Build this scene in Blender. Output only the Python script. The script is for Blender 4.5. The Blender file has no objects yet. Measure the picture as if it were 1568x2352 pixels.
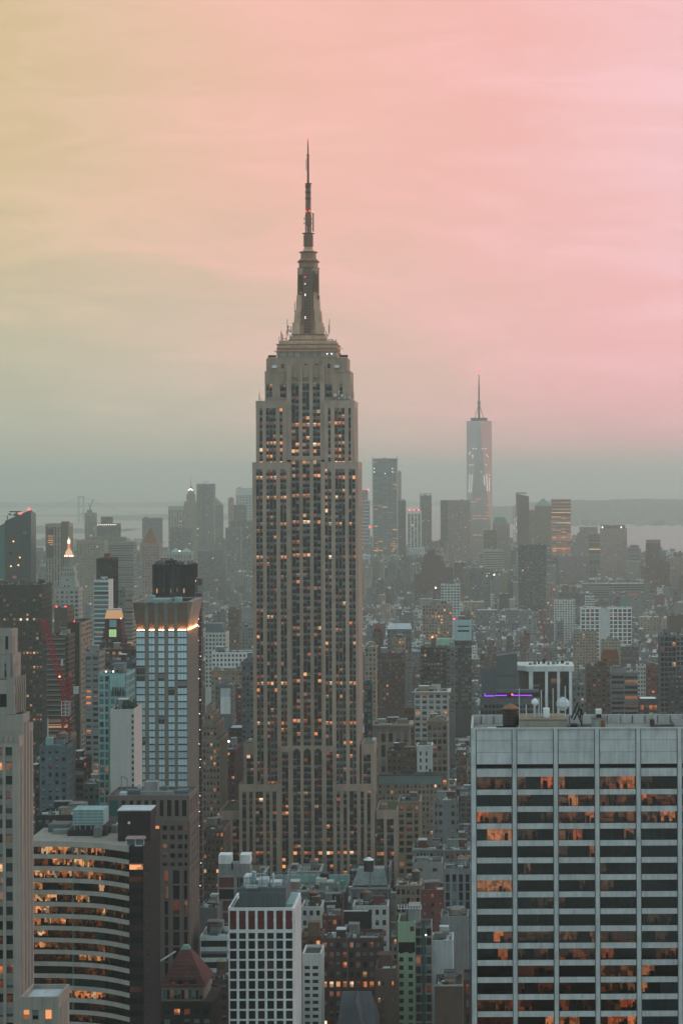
import bpy, bmesh, math, random
from mathutils import Matrix, Vector
random.seed(11)
R = math.radians
C = bpy.context.scene.collection
SC = bpy.context.scene
# ------------------------------------------------------------------ camera
# The photo is measured in a 1568 x 2352 frame. Streets run away from the camera along +Y, west is +X.
FPX = 5290.0; PX = 1130.0; PY = 1100.0; EYE = 250.0; ROLL = 0.0042
cam = bpy.data.cameras.new('camera'); camo = bpy.data.objects.new('camera', cam); C.objects.link(camo)
cam.sensor_fit = 'VERTICAL'; cam.sensor_height = 36.0; cam.lens = 36.0 * FPX / 2352.0
cam.shift_x = (784 - PX) / 2352.0; cam.shift_y = -(1176 - PY) / 2352.0
cam.clip_start = 1.0; cam.clip_end = 90000.0
camo.matrix_world = Matrix.Translation((0, 0, EYE)) @ Matrix.Rotation(R(90), 4, 'X') @ Matrix.Rotation(-ROLL, 4, 'Z')
SC.camera = camo

def W(px, py, D):
    u = px - PX; v = py - PY
    return ((u - ROLL * v) * D / FPX, D, EYE - (v + ROLL * u) * D / FPX)
def wx(px, py, D): return W(px, py, D)[0]
def wz(px, py, D): return W(px, py, D)[2]

# ------------------------------------------------------------------ sky, sun, exposure
world = bpy.data.worlds.new('World'); SC.world = world; world.use_nodes = True
nt = world.node_tree; nt.nodes.clear()
def N(t, kind, **kw):
    n = t.nodes.new(kind)
    for k, v in kw.items():
        if k in n.inputs: n.inputs[k].default_value = v
        else: setattr(n, k, v)
    return n
def math_node(t, op, a, b=None, clamp=False):
    n = t.nodes.new('ShaderNodeMath'); n.operation = op; n.use_clamp = clamp
    for i, s in enumerate((a, b)):
        if s is None: continue
        if isinstance(s, (int, float)): n.inputs[i].default_value = s
        else: t.links.new(s, n.inputs[i])
    return n.outputs[0]
def maprange(t, v, a, b, c=0.0, d=1.0, kind='SMOOTHSTEP'):
    n = t.nodes.new('ShaderNodeMapRange'); n.interpolation_type = kind; n.clamp = True
    t.links.new(v, n.inputs[0])
    for i, x in enumerate((a, b, c, d)): n.inputs[i + 1].default_value = x
    return n.outputs[0]
def ramp(t, v, stops):
    n = t.nodes.new('ShaderNodeValToRGB'); e = n.color_ramp.elements
    while len(e) < len(stops): e.new(0.5)
    for i, (p, c) in enumerate(stops): e[i].position = p; e[i].color = (*c, 1)
    t.links.new(v, n.inputs[0]); return n.outputs[0]
def mix(t, f, a, b, kind='MIX'):
    n = t.nodes.new('ShaderNodeMix'); n.data_type = 'RGBA'; n.blend_type = kind
    for s, v in ((n.inputs[0], f), (n.inputs[6], a), (n.inputs[7], b)):
        if isinstance(v, (int, float)): s.default_value = v
        elif isinstance(v, tuple): s.default_value = (*v, 1) if len(v) == 3 else v
        else: t.links.new(v, s)
    return n.outputs[2]
SUN_EL, SUN_AZ = R(9), R(62)          # sunset in the west, right of the picture, behind thin overcast
tc = N(nt, 'ShaderNodeTexCoord')
sep = N(nt, 'ShaderNodeSeparateXYZ'); nt.links.new(tc.outputs['Generated'], sep.inputs[0])
az = math_node(nt, 'ARCTAN2', sep.outputs[0], sep.outputs[1])
el = sep.outputs[2]
mp = N(nt, 'ShaderNodeMapping'); mp.inputs['Scale'].default_value = (5.0, 5.0, 26.0); mp.inputs['Rotation'].default_value = (0.0, R(-14), 0.0)
nt.links.new(tc.outputs['Generated'], mp.inputs[0])
ns = N(nt, 'ShaderNodeTexNoise', Scale=2.2, Detail=6.0, Roughness=0.55, Distortion=0.8); nt.links.new(mp.outputs[0], ns.inputs['Vector'])
cloud = maprange(nt, ns.outputs[0], 0.32, 0.70, -1.0, 1.0)
azw = math_node(nt, 'ADD', az, math_node(nt, 'MULTIPLY', cloud, 0.016))
elw = math_node(nt, 'ADD', el, math_node(nt, 'MULTIPLY', cloud, 0.012))
t_az = maprange(nt, azw, -0.235, 0.10, kind='LINEAR')
hi = ramp(nt, t_az, [(0.0, (.715, .55, .30)), (0.18, (.81, .56, .37)), (0.42, (.955, .53, .43)), (0.68, (.985, .515, .475)), (1.0, (.975, .57, .60))])
lo = ramp(nt, t_az, [(0.0, (.53, .53, .385)), (0.30, (.66, .57, .44)), (0.58, (.86, .56, .48)), (0.82, (1.02, .50, .51)), (1.0, (1.10, .52, .57))])
front = mix(nt, maprange(nt, elw, 0.015, 0.135), lo, hi)
front = mix(nt, maprange(nt, cloud, 0.0, 1.0, 0.0, 0.34), front, mix(nt, 1.0, front, (1.10, 1.13, 1.15), 'MULTIPLY'))
front = mix(nt, maprange(nt, cloud, -1.0, 0.0, 0.26, 0.0), front, mix(nt, 1.0, front, (0.93, 0.88, 0.86), 'MULTIPLY'))
# away from the sunset and overhead the overcast turns to an even cool grey
cool = mix(nt, maprange(nt, el, 0.05, 0.9), (.465, .635, .685), (.54, .72, .775))
toward = math_node(nt, 'ADD', math_node(nt, 'MULTIPLY', sep.outputs[1], .88), math_node(nt, 'MULTIPLY', sep.outputs[0], .47))
facing = math_node(nt, 'MULTIPLY', maprange(nt, toward, -0.20, 0.72), maprange(nt, el, 0.62, 0.22))
col = mix(nt, facing, cool, front)
bg = N(nt, 'ShaderNodeBackground'); bg.inputs['Strength'].default_value = 0.97; nt.links.new(col, bg.inputs[0])
sky = N(nt, 'ShaderNodeTexSky'); sky.sky_type = 'NISHITA'; sky.sun_disc = False; sky.sun_elevation = SUN_EL; sky.sun_rotation = SUN_AZ
sky.air_density = 1.0; sky.dust_density = 2.0
bg2 = N(nt, 'ShaderNodeBackground'); bg2.inputs['Strength'].default_value = 0.05
nt.links.new(mix(nt, 0.9, sky.outputs[0], (.0, .0, .0)), bg2.inputs[0])
add = N(nt, 'ShaderNodeAddShader'); nt.links.new(bg.outputs[0], add.inputs[0]); nt.links.new(bg2.outputs[0], add.inputs[1])
out = N(nt, 'ShaderNodeOutputWorld'); nt.links.new(add.outputs[0], out.inputs[0])

sun = bpy.data.lights.new('sun', 'SUN'); sun.energy = 0.55; sun.angle = R(24); sun.color = (1.0, .80, .70)
suno = bpy.data.objects.new('sun', sun); C.objects.link(suno)
sd = Vector((math.sin(SUN_AZ) * math.cos(SUN_EL), math.cos(SUN_AZ) * math.cos(SUN_EL), math.sin(SUN_EL)))
suno.rotation_euler = sd.to_track_quat('Z', 'Y').to_euler(); suno.location = (800, 200, 900)
SC.view_settings.view_transform = 'Standard'; SC.view_settings.look = 'None'
SC.view_settings.exposure = 0.0; SC.view_settings.gamma = 1.0; SC.view_settings.use_curve_mapping = False
SC.cycles.use_denoising = True; SC.cycles.max_bounces = 6; SC.cycles.diffuse_bounces = 2; SC.cycles.glossy_bounces = 2
SC.cycles.transmission_bounces = 4; SC.cycles.transparent_max_bounces = 8; SC.cycles.volume_bounces = 3
SC.cycles.sample_clamp_indirect = 4.0
HAZE = dict(density=0.000092, color=(.88, 1.0, .915), g=0.6)

# ------------------------------------------------------------------ materials
MATS = {}
def new_mat(name):
    m = bpy.data.materials.new(name); m.use_nodes = True; t = m.node_tree; t.nodes.clear()
    o = N(t, 'ShaderNodeOutputMaterial'); return m, t, o
def per_piece(t):
    """a number that differs from object to object and from loose piece to loose piece"""
    oi = N(t, 'ShaderNodeObjectInfo'); ge = N(t, 'ShaderNodeNewGeometry')
    return math_node(t, 'FRACT', math_node(t, 'ADD', oi.outputs['Random'], ge.outputs['Random Per Island']))
def wall_mat(name, rgb, rough=.85, streak=.20, scale=.22, metal=0.0, vary=.10):
    if name in MATS: return MATS[name]
    m, t, o = new_mat(name)
    p = N(t, 'ShaderNodeBsdfPrincipled', Roughness=rough, Metallic=metal); p.inputs['Specular IOR Level'].default_value = .22; t.links.new(p.outputs[0], o.inputs[0])
    c = N(t, 'ShaderNodeTexCoord'); mp = N(t, 'ShaderNodeMapping'); mp.inputs['Scale'].default_value = (scale * 3, scale * 3, scale * .22)
    t.links.new(c.outputs['Object'], mp.inputs[0])
    n1 = N(t, 'ShaderNodeTexNoise', Scale=1.0, Detail=5.0, Roughness=.62); t.links.new(mp.outputs[0], n1.inputs['Vector'])
    n2 = N(t, 'ShaderNodeTexNoise', Scale=scale * .8, Detail=4.0); t.links.new(c.outputs['Object'], n2.inputs['Vector'])
    k = math_node(t, 'ADD', math_node(t, 'MULTIPLY', n1.outputs[0], .6), math_node(t, 'MULTIPLY', n2.outputs[0], .4))
    lo, hi = tuple(x * (1 - streak * 1.5) for x in rgb), tuple(min(1, x * (1 + streak)) for x in rgb)
    r = ramp(t, k, [(.30, lo), (.50, rgb), (.68, hi)])
    oi = N(t, 'ShaderNodeObjectInfo')
    v = maprange(t, oi.outputs['Random'], 0, 1, 1 - vary, 1 + vary, 'LINEAR')
    r = mix(t, 1.0, r, v, 'MULTIPLY')
    t.links.new(r, p.inputs['Base Color']); MATS[name] = m; return m
def glass_mat(name, rgb, rough=.10, spec=.5, blind=None, thr=.72, vary=.5):
    if name in MATS: return MATS[name]
    m, t, o = new_mat(name)
    p = N(t, 'ShaderNodeBsdfPrincipled', Roughness=rough); p.inputs['Specular IOR Level'].default_value = spec
    t.links.new(p.outputs[0], o.inputs[0]); r = per_piece(t)
    c = mix(t, r, tuple(x * (1 - vary) for x in rgb), tuple(x * (1 + vary) for x in rgb))
    if blind:
        r2 = math_node(t, 'FRACT', math_node(t, 'MULTIPLY', r, 7.31))
        r3 = math_node(t, 'FRACT', math_node(t, 'MULTIPLY', r, 23.7)); uvn = N(t, 'ShaderNodeUVMap', uv_map='pane'); su = N(t, 'ShaderNodeSeparateXYZ'); t.links.new(uvn.outputs[0], su.inputs[0])
        low = math_node(t, 'GREATER_THAN', su.outputs[1], math_node(t, 'MULTIPLY', r3, .75))
        c = mix(t, math_node(t, 'MULTIPLY', math_node(t, 'GREATER_THAN', r2, thr), low), c, blind)
    t.links.new(c, p.inputs['Base Color']); MATS[name] = m; return m
def lit_mat(name, stops, s0, s1, furniture=0.0, scale=1.0, plain=False):
    """a lit room seen through its window: lamp colour and power differ from room to room, dark furniture low down"""
    if name in MATS: return MATS[name]
    m, t, o = new_mat(name); r = per_piece(t)
    c = ramp(t, r, stops)
    s = maprange(t, math_node(t, 'FRACT', math_node(t, 'MULTIPLY', r, 5.17)), 0, 1, s0, s1, 'LINEAR')
    tcd = N(t, 'ShaderNodeTexCoord')
    if furniture:
        mp = N(t, 'ShaderNodeMapping'); mp.inputs['Scale'].default_value = (scale, scale, scale * .8); t.links.new(tcd.outputs['Object'], mp.inputs[0])
        vo = N(t, 'ShaderNodeTexVoronoi', Scale=1.0); vo.distance = 'CHEBYCHEV'; t.links.new(mp.outputs[0], vo.inputs['Vector'])
        sp = N(t, 'ShaderNodeSeparateColor'); t.links.new(vo.outputs['Color'], sp.inputs[0])
        s = math_node(t, 'MULTIPLY', s, maprange(t, sp.outputs[0], .25, .85, 1 - furniture, 1.25))
    if not furniture and not plain:   # ceiling lamps glow at the top of the pane, blinds and furniture cut the light lower down
        uvn = N(t, 'ShaderNodeUVMap', uv_map='pane'); su = N(t, 'ShaderNodeSeparateXYZ'); t.links.new(uvn.outputs[0], su.inputs[0])
        r4 = math_node(t, 'FRACT', math_node(t, 'MULTIPLY', r, 13.3)); r5 = math_node(t, 'FRACT', math_node(t, 'MULTIPLY', r, 31.9))
        body = math_node(t, 'ADD', .30, math_node(t, 'MULTIPLY', math_node(t, 'GREATER_THAN', su.outputs[1], math_node(t, 'MULTIPLY', r4, .85)), .70))
        half = math_node(t, 'ADD', .45, math_node(t, 'MULTIPLY', math_node(t, 'GREATER_THAN', su.outputs[0], math_node(t, 'SUBTRACT', math_node(t, 'MULTIPLY', r5, 1.4), .8)), .55))
        s = math_node(t, 'MULTIPLY', math_node(t, 'MULTIPLY', s, body), half)
    e = N(t, 'ShaderNodeEmission'); t.links.new(c, e.inputs[0]); t.links.new(s, e.inputs[1])
    g = N(t, 'ShaderNodeBsdfGlossy', Roughness=.08); g.inputs[0].default_value = (.06, .06, .06, 1)
    a = N(t, 'ShaderNodeAddShader'); t.links.new(e.outputs[0], a.inputs[0]); t.links.new(g.outputs[0], a.inputs[1])
    t.links.new(a.outputs[0], o.inputs[0]); MATS[name] = m; return m
def emit_mat(name, rgb, s):
    if name in MATS: return MATS[name]
    m, t, o = new_mat(name); e = N(t, 'ShaderNodeEmission', Strength=s); e.inputs[0].default_value = (*rgb, 1)
    t.links.new(e.outputs[0], o.inputs[0]); MATS[name] = m; return m
def clear_glass(name='clear_glass'):
    if name in MATS: return MATS[name]
    m, t, o = new_mat(name)
    g = N(t, 'ShaderNodeBsdfGlossy', Roughness=.04); g.inputs[0].default_value = (.22, .25, .26, 1)
    tr = N(t, 'ShaderNodeBsdfTransparent'); tr.inputs[0].default_value = (.85, .84, .80, 1)
    fr = N(t, 'ShaderNodeFresnel', IOR=1.5); mx = N(t, 'ShaderNodeMixShader')
    t.links.new(math_node(t, 'ADD', math_node(t, 'MULTIPLY', fr.outputs[0], .9), .015), mx.inputs[0]); t.links.new(tr.outputs[0], mx.inputs[1]); t.links.new(g.outputs[0], mx.inputs[2])
    t.links.new(mx.outputs[0], o.inputs[0]); MATS[name] = m; return m

COL = dict(  # real base colours
    limestone=(.36, .33, .29), pale_stone=(.47, .45, .41), warm_stone=(.40, .32, .25), tan=(.38, .29, .20), buff=(.44, .37, .28), sand=(.42, .33, .25),
    brown=(.16, .105, .08), dark_brown=(.045, .034, .032), red_brick=(.21, .075, .06), dark_brick=(.11, .06, .055), maroon=(.12, .05, .06),
    grey=(.25, .26, .26), mid_grey=(.17, .18, .185), dark_grey=(.07, .078, .08), charcoal=(.035, .038, .04), white=(.74, .74, .72), off_white=(.55, .55, .52),
    concrete=(.32, .32, .31), teal=(.10, .24, .22), deep_teal=(.04, .11, .11), pale_teal=(.26, .40, .39), blue_grey=(.15, .19, .21), green=(.33, .45, .30),
    copper=(.20, .36, .30), slate=(.11, .115, .13), tar=(.06, .063, .065), silver=(.50, .53, .54), gravel=(.24, .235, .22), pink_stone=(.42, .28, .25),
    pink_grey=(.31, .235, .235), rust=(.30, .13, .07), orange_roof=(.36, .17, .10), red_paint=(.34, .03, .035), wood=(.11, .085, .065), tan_wood=(.22, .14, .09), black=(.012, .013, .014),
    gold=(.80, .42, .16), lawn=(.045, .085, .03), green_roof=(.05, .10, .075), roof_teal=(.10, .14, .135), steel=(.23, .25, .26), asphalt=(.05, .052, .055))
for _k in COL:
    if _k not in ('white', 'off_white', 'silver', 'lawn', 'black', 'red_paint', 'gold', 'pale_teal', 'green'): COL[_k] = tuple(x * .74 for x in COL[_k])
def wm(c): return wall_mat(c, COL[c], streak=.16 if c in ('white', 'off_white') else .22)
G_DARK = glass_mat('dark_window', (.014, .018, .019), blind=(.16, .18, .18), thr=.62, spec=.35)
G_BLACK = glass_mat('black_window', (.006, .008, .009), rough=.06, spec=.25)
G_BLIND = glass_mat('window_with_blind', (.03, .035, .035), rough=.3, vary=.4, blind=(.20, .215, .21), thr=.04)
G_BRONZE = glass_mat('bronze_window', (.045, .022, .02), rough=.12)
G_BLUE = glass_mat('blue_window', (.06, .10, .11), rough=.08, vary=.5)
G_TEAL = glass_mat('teal_window', (.03, .12, .11), rough=.08, vary=.6)
G_RED = glass_mat('red_window', (.07, .014, .014), rough=.2, vary=.5)
G_SHADE = glass_mat('pale_shade', (.60, .74, .78), rough=.35, vary=.16)
WARM = [(0, (1.0, .28, .085)), (.45, (1.0, .38, .14)), (.8, (1.0, .50, .23)), (1, (1.0, .68, .42))]
LIT = lit_mat('lit_window', WARM, .30, 1.05)
LIT_DIM = lit_mat('dim_lit_window', [(0, (1, .24, .13)), (.6, (1, .38, .24)), (1, (.9, .58, .46))], .05, .26)
LIT_HOT = lit_mat('bright_window', [(0, (1, .56, .30)), (1, (1, .74, .50))], .9, 1.5)
ROOM = lit_mat('lit_room', WARM, .30, 1.2, furniture=.75, scale=.8)  # back walls glow themselves, standing in for lamplight on room walls
ROOM_DIM = lit_mat('dim_room', [(0, (1, .20, .06)), (.6, (1, .32, .11)), (1, (1, .45, .2))], .02, .14, furniture=.8, scale=.8)
LIT_FLAT = lit_mat('lit_strip', WARM, .3, .9, plain=True); LIT_FLAT_DIM = lit_mat('dim_lit_strip', [(0, (1, .26, .14)), (1, (1, .45, .30))], .08, .3, plain=True)
TUBE = emit_mat('ceiling_tube', (1, .52, .26), 1.5); TUBE_HOT = emit_mat('bright_ceiling_tube', (1, .66, .42), 2.2); TUBE_DIM = emit_mat('dim_ceiling_tube', (1, .36, .15), .35)
LAMP_W = emit_mat('white_lamp', (1, .93, .82), 4.0)
LAMP_O = emit_mat('orange_lamp', (1, .42, .14), 4.0)
LAMP_R = emit_mat('red_beacon', (1, .05, .05), 6.0)
NEON = emit_mat('violet_neon', (.34, .05, 1.0), 2.0)
def dot(hexcol): return hexcol

# ------------------------------------------------------------------ mesh builders
class MB:
    def __init__(s): s.v = []; s.f = []; s.m = []; s.sm = []
    def face(s, pts, m=0):
        b = len(s.v); s.v += pts; s.f.append(tuple(range(b, b + len(pts)))); s.m.append(m)
    def box(s, x0, x1, y0, y1, z0, z1, m=0):
        if x1 < x0: x0, x1 = x1, x0
        if y1 < y0: y0, y1 = y1, y0
        b = len(s.v)
        s.v += [(x0, y0, z0), (x1, y0, z0), (x1, y1, z0), (x0, y1, z0), (x0, y0, z1), (x1, y0, z1), (x1, y1, z1), (x0, y1, z1)]
        s.f += [(b, b + 3, b + 2, b + 1), (b + 4, b + 5, b + 6, b + 7), (b, b + 1, b + 5, b + 4), (b + 1, b + 2, b + 6, b + 5), (b + 2, b + 3, b + 7, b + 6), (b + 3, b, b + 4, b + 7)]
        s.m += [m] * 6
    def frustum(s, p, q, m=0, cap=True):
        """p, q: lower and upper polygons (same count, counter-clockwise from above)"""
        n = len(p); b = len(s.v); s.v += list(p) + list(q)
        for i in range(n):
            j = (i + 1) % n; s.f.append((b + i, b + j, b + n + j, b + n + i)); s.m.append(m)
        if cap:
            s.f.append(tuple(range(b + n, b + 2 * n))); s.m.append(m); s.f.append(tuple(reversed(range(b, b + n)))); s.m.append(m)
    def rect_frustum(s, a, za, c, zc, m=0):
        f = lambda r, z: [(r[0], r[2], z), (r[1], r[2], z), (r[1], r[3], z), (r[0], r[3], z)]
        s.frustum(f(a, za), f(c, zc), m)
    def lathe(s, prof, n=16, cx=0, cy=0, m=0, ph=0.0):
        b = len(s.v)
        for r, z in prof:
            for k in range(n):
                a = 2 * math.pi * k / n + ph; s.v.append((cx + r * math.cos(a), cy + r * math.sin(a), z))
        for i in range(len(prof) - 1):
            for k in range(n):
                j = (k + 1) % n; s.f.append((b + i * n + k, b + i * n + j, b + (i + 1) * n + j, b + (i + 1) * n + k)); s.m.append(m)
        s.f.append(tuple(b + (len(prof) - 1) * n + k for k in range(n))); s.m.append(m)
        s.f.append(tuple(b + k for k in reversed(range(n)))); s.m.append(m)
    def beam(s, p, q, w, m=0, w2=None):
        p = Vector(p); q = Vector(q); d = (q - p).normalized(); w2 = w if w2 is None else w2
        u = d.cross(Vector((0, 0, 1)));
        if u.length < 1e-3: u = Vector((1, 0, 0))
        u.normalize(); v = d.cross(u)
        f = lambda c, r: [tuple(c + u * (r * a) + v * (r * e)) for a, e in ((-.5, -.5), (.5, -.5), (.5, .5), (-.5, .5))]
        s.frustum(list(reversed(f(p, w))), list(reversed(f(q, w2))), m)
    def build(s, name, mats, parent=None, kind=None, smooth=False, uv=False):
        if not s.f: return None
        me = bpy.data.meshes.new(name); me.from_pydata(s.v, [], s.f)
        if uv: me.uv_layers.new(name='pane').data.foreach_set('uv', [0, 0, 1, 0, 1, 1, 0, 1] * len(s.f))
        mats = mats if isinstance(mats, (list, tuple)) else [mats]
        for m in mats: me.materials.append(m)
        if len(mats) > 1: me.polygons.foreach_set('material_index', s.m)
        if smooth: me.polygons.foreach_set('use_smooth', [True] * len(s.f))
        return link(name, me, parent, kind)
def link(name, me, parent=None, kind=None, loc=None, scale=None, rotz=None):
    o = bpy.data.objects.new(name, me); C.objects.link(o)
    if parent is not None: o.parent = parent
    if kind: o['kind'] = kind
    if loc: o.location = loc
    if scale: o.scale = scale
    if rotz: o.rotation_euler = (0, 0, rotz)
    return o
ALL_LABELS = {}
def thing(name, label, cat, loc, group=None, rotz=0.0):
    o = bpy.data.objects.new(name, None); C.objects.link(o); o.location = loc; o.rotation_euler = (0, 0, rotz); o.empty_display_size = 5
    tag(o, label, cat, group); return o
def tag(o, label, cat, group=None):
    o['label'] = label; o['category'] = cat
    if group: o['group'] = group
    if label in ALL_LABELS: print('SAME LABEL', label)
    ALL_LABELS[label] = o
    n = len(label.split())
    if n < 4 or n > 16: print('LABEL LENGTH', n, label)
UNIT = {}
def unit_box(mat):
    """one pane-sized box of side one, shared by every window or panel of that material"""
    if mat.name not in UNIT:
        b = MB(); b.box(-.5, .5, -.5, .5, -.5, .5); me = bpy.data.meshes.new('pane'); me.from_pydata(b.v, [], b.f); me.materials.append(mat)
        u = me.uv_layers.new(name='pane')
        for l in me.loops: c = me.vertices[l.vertex_index].co; u.data[l.index].uv = (c.x + c.y + .5, c.z + .5)
        UNIT[mat.name] = me
    return UNIT[mat.name]
COUNT = {}
def piece(root, name, mat, x0, x1, y0, y1, z0, z1):
    return link(name, unit_box(mat), root, None, ((x0 + x1) / 2, (y0 + y1) / 2, (z0 + z1) / 2), (abs(x1 - x0), abs(y1 - y0), abs(z1 - z0)))

def pick(weights):
    r = random.random() * sum(w for w, _ in weights)
    for w, m in weights:
        r -= w
        if r <= 0: return m
    return weights[-1][1]
def glaze(lit=.12, base='dark', dim=.10, hot=None):
    hot = lit * .10 if hot is None else hot; lit = lit * .8
    b = {'dark': [(.72, G_DARK), (.28, G_BLIND)], 'black': [(1, G_BLACK)], 'bronze': [(.6, G_BRONZE), (.4, G_DARK)], 'blue': [(.8, G_BLUE), (.2, G_BLIND)], 'teal': [(1, G_TEAL)],
         'red': [(1, G_RED)], 'shade': [(1, G_SHADE)], 'esb': [(.16, G_DARK), (.74, G_BLIND), (.10, G_BRONZE)]}[base]
    k = max(0, 1 - lit - dim - hot)
    return [(w * k, m) for w, m in b] + [(lit, LIT), (dim, LIT_DIM), (hot, LIT_HOT)]

FACE_ROWS = {}
def tier(root, x0, x1, y0, y1, z0, z1, wall, fh=3.6, bay=3.6, pr=.45, sr=.5, top=1.6, bottom=0.0, gl=None, spandrel=None, cols=None, scols=None, sides='R', roof='tar', par=.9,
         proud=.35, pier_proud=True, D=1000.0, indiv=None, cornice=0.0, rowlit=0.0, zmin=None, wall_name='wall', blank=False, roofm=None, sbay=None, spr=None, mullion=None, rowkey=None):
    """One storeyed block: piers and spandrels stand proud of the panes, which sit in the gaps between them."""
    gl = gl or glaze(); wallm = wm(wall) if isinstance(wall, str) else wall
    spm = (wm(spandrel) if isinstance(spandrel, str) else spandrel) if spandrel else wallm
    w = MB(); core = proud + .25
    w.box(x0 + core, x1 - core, y0 + core, y1 - .02, z0, z1 - par - .3, 1)
    p = .05 if z1 - z0 > 3 else .02
    # parapet ring and roof
    th = .5 if x1 - x0 > 4 else .3
    w.box(x0 - p, x1 + p, y0 - p, y0 + th, z1 - top, z1); w.box(x0 - p, x1 + p, y1 - th, y1 + p, z1 - top, z1)
    w.box(x0 - p, x0 + th, y0 + th, y1 - th, z1 - top, z1); w.box(x1 - th, x1 + p, y0 + th, y1 - th, z1 - top, z1)
    if cornice:
        w.box(x0 - cornice, x1 + cornice, y0 - cornice, y0 - p - .01, z1 - .35 * top, z1 - .05)
        if 'R' in sides: w.box(x1 + p + .01, x1 + cornice, y0 - p, y1, z1 - .35 * top, z1 - .05)
        if 'L' in sides: w.box(x0 - cornice, x0 - p - .01, y0 - p, y1, z1 - .35 * top, z1 - .05)
    rm = MB(); rm.box(x0 + th, x1 - th, y0 + th, y1 - th, z1 - par - .3, z1 - par)
    zt = z1 - top; zb = z0 + bottom; zvis = zb if zmin is None else max(zb, zmin)
    nrow = max(0, int((zt - zb) / fh)) if not blank else 0
    px = 9214.0 / D
    panes = []
    def face(kind, L, u_off, bayw, prr, cl):
        def B(u0, u1, d0, d1, a, b, m=0):
            if kind == 'F': w.box(x0 + u0, x0 + u1, y0 + d0, y0 + d1, a, b, m)
            elif kind == 'R': w.box(x1 - d1, x1 - d0, y0 + u0, y0 + u1, a, b, m)
            else: w.box(x0 + d0, x0 + d1, y0 + u0, y0 + u1, a, b, m)
        if blank or nrow == 0:
            B(u_off, L, 0.0, core + .02, zb, zt); return
        if cl is None:
            n = max(1, round((L - u_off) / bayw)); bw = (L - u_off) / n
            cl = [(u_off + bw * (i + prr / 2), u_off + bw * (i + 1 - prr / 2)) for i in range(n)]
        pd, sd_ = (0.0, .09) if pier_proud else (.09, 0.0)
        edges = [u_off] + [e for c in cl for e in c] + [L]
        for i in range(0, len(edges), 2):
            if mullion and edges[i + 1] - edges[i] < .9 and 0 < i < len(edges) - 2: B(edges[i], edges[i + 1], proud * .5, core + .02, zb, zt, 3)
            elif edges[i + 1] - edges[i] > .02: B(edges[i], edges[i + 1], pd, core + .02, zb, zt)
        # spandrels run behind (or in front of) the piers
        zs = zt
        rows = []
        for r in range(nrow):
            zhi = zt - r * fh - .02; zlo = zt - (r + 1 - sr) * fh
            if zhi < zvis: break
            rows.append((zlo, zhi))
            a, b = (zlo - sr * fh, zlo)
            B(u_off + .03, L - .03, sd_ if spandrel is None else proud * .55, core, max(zb, a), b, 0 if spandrel is None else 2)
        zend = rows[-1][0] - sr * fh if rows else zt
        if zend > zb: B(u_off + .02, L - .02, .03 + (sd_ if spandrel is None else 0), core, zb, zend)
        for (zlo, zhi) in rows:
            rl = random.random() < rowlit if rowkey is None else rowkey.setdefault(round(zhi / fh), random.random() < rowlit)
            for (u0, u1) in cl:
                if kind == 'F' or (u1 - u0) * px > .4: panes.append((kind, u0, u1, zlo, zhi, rl))
    face('F', x1 - x0, 0.0, bay, pr, cols)
    y_in = proud + .27
    for k in ('R', 'L'):
        if k in sides: face(k, y1 - y0, y_in, sbay or bay, spr if spr is not None else pr, scols)
        elif True:
            if k == 'R': w.box(x1 - core - .02, x1, y0 + y_in, y1, zb, zt)
            else: w.box(x0, x0 + core + .02, y0 + y_in, y1, zb, zt)
    if bottom > 0: w.box(x0, x1, y0, y1, z0, zb - .001)
    w.build(wall_name, [wallm, wallm, spm] + ([mullion] if mullion else []), root)
    rm.build('roof', roofm or wm(roof), root)
    # panes: single objects where the photo can tell them apart, one joined part beyond
    key = root.name; dp = proud
    front_w = [q for q in panes if q[0] == 'F']
    big = indiv if indiv is not None else (bool(front_w) and min(front_w[0][2] - front_w[0][1], 99) * px > 7.0 and (front_w[0][4] - front_w[0][3]) * px > 7.0)
    J = MB(); mats = []; idx = {}
    for q in panes:
        kind, u0, u1, a, b, rl = q
        m = pick([(.62, LIT), (.08, LIT_HOT), (.3, LIT_DIM)]) if (rl and random.random() < .8) else pick(gl)
        e = .02
        if kind == 'F': bx = (x0 + u0 - e, x0 + u1 + e, y0 + dp, y0 + dp + .06)
        elif kind == 'R': bx = (x1 - dp - .06, x1 - dp, y0 + u0 - e, y0 + u1 + e)
        else: bx = (x0 + dp, x0 + dp + .06, y0 + u0 - e, y0 + u1 + e)
        if big and COUNT.get(key, 0) < 290 and kind == 'F':
            COUNT[key] = COUNT.get(key, 0) + 1; piece(root, 'window', m, *bx, a - e, b + e)
        else:
            if m.name not in idx: idx[m.name] = len(mats); mats.append(m)
            i = idx[m.name]
            if kind == 'F': J.face([(bx[0], bx[2], a - e), (bx[1], bx[2], a - e), (bx[1], bx[2], b + e), (bx[0], bx[2], b + e)], i)
            elif kind == 'R': J.face([(bx[1], bx[2], a - e), (bx[1], bx[3], a - e), (bx[1], bx[3], b + e), (bx[1], bx[2], b + e)], i)
            else: J.face([(bx[0], bx[3], a - e), (bx[0], bx[2], a - e), (bx[0], bx[2], b + e), (bx[0], bx[3], b + e)], i)
    if J.f: J.build('glazing', mats, root, 'stuff', uv=True)
def boxpart(root, name, mat, *b):
    m = MB(); m.box(*b); return m.build(name, wm(mat) if isinstance(mat, str) else mat, root)
def dome_part(root, name, mat, prof, cx=0, cy=0, n=16, smooth=True):
    m = MB(); m.lathe(prof, n, cx, cy); return m.build(name, wm(mat) if isinstance(mat, str) else mat, root, smooth=smooth)
def lamp(root, x, y, z, r=.5, mat=None, name='lamp'):
    m = MB(); m.lathe([(r * .3, -r), (r, -r * .3), (r, r * .3), (r * .3, r)], 6, 0, 0); o = m.build(name, mat or LAMP_W, root); o.location = (x, y, z); return o
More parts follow.
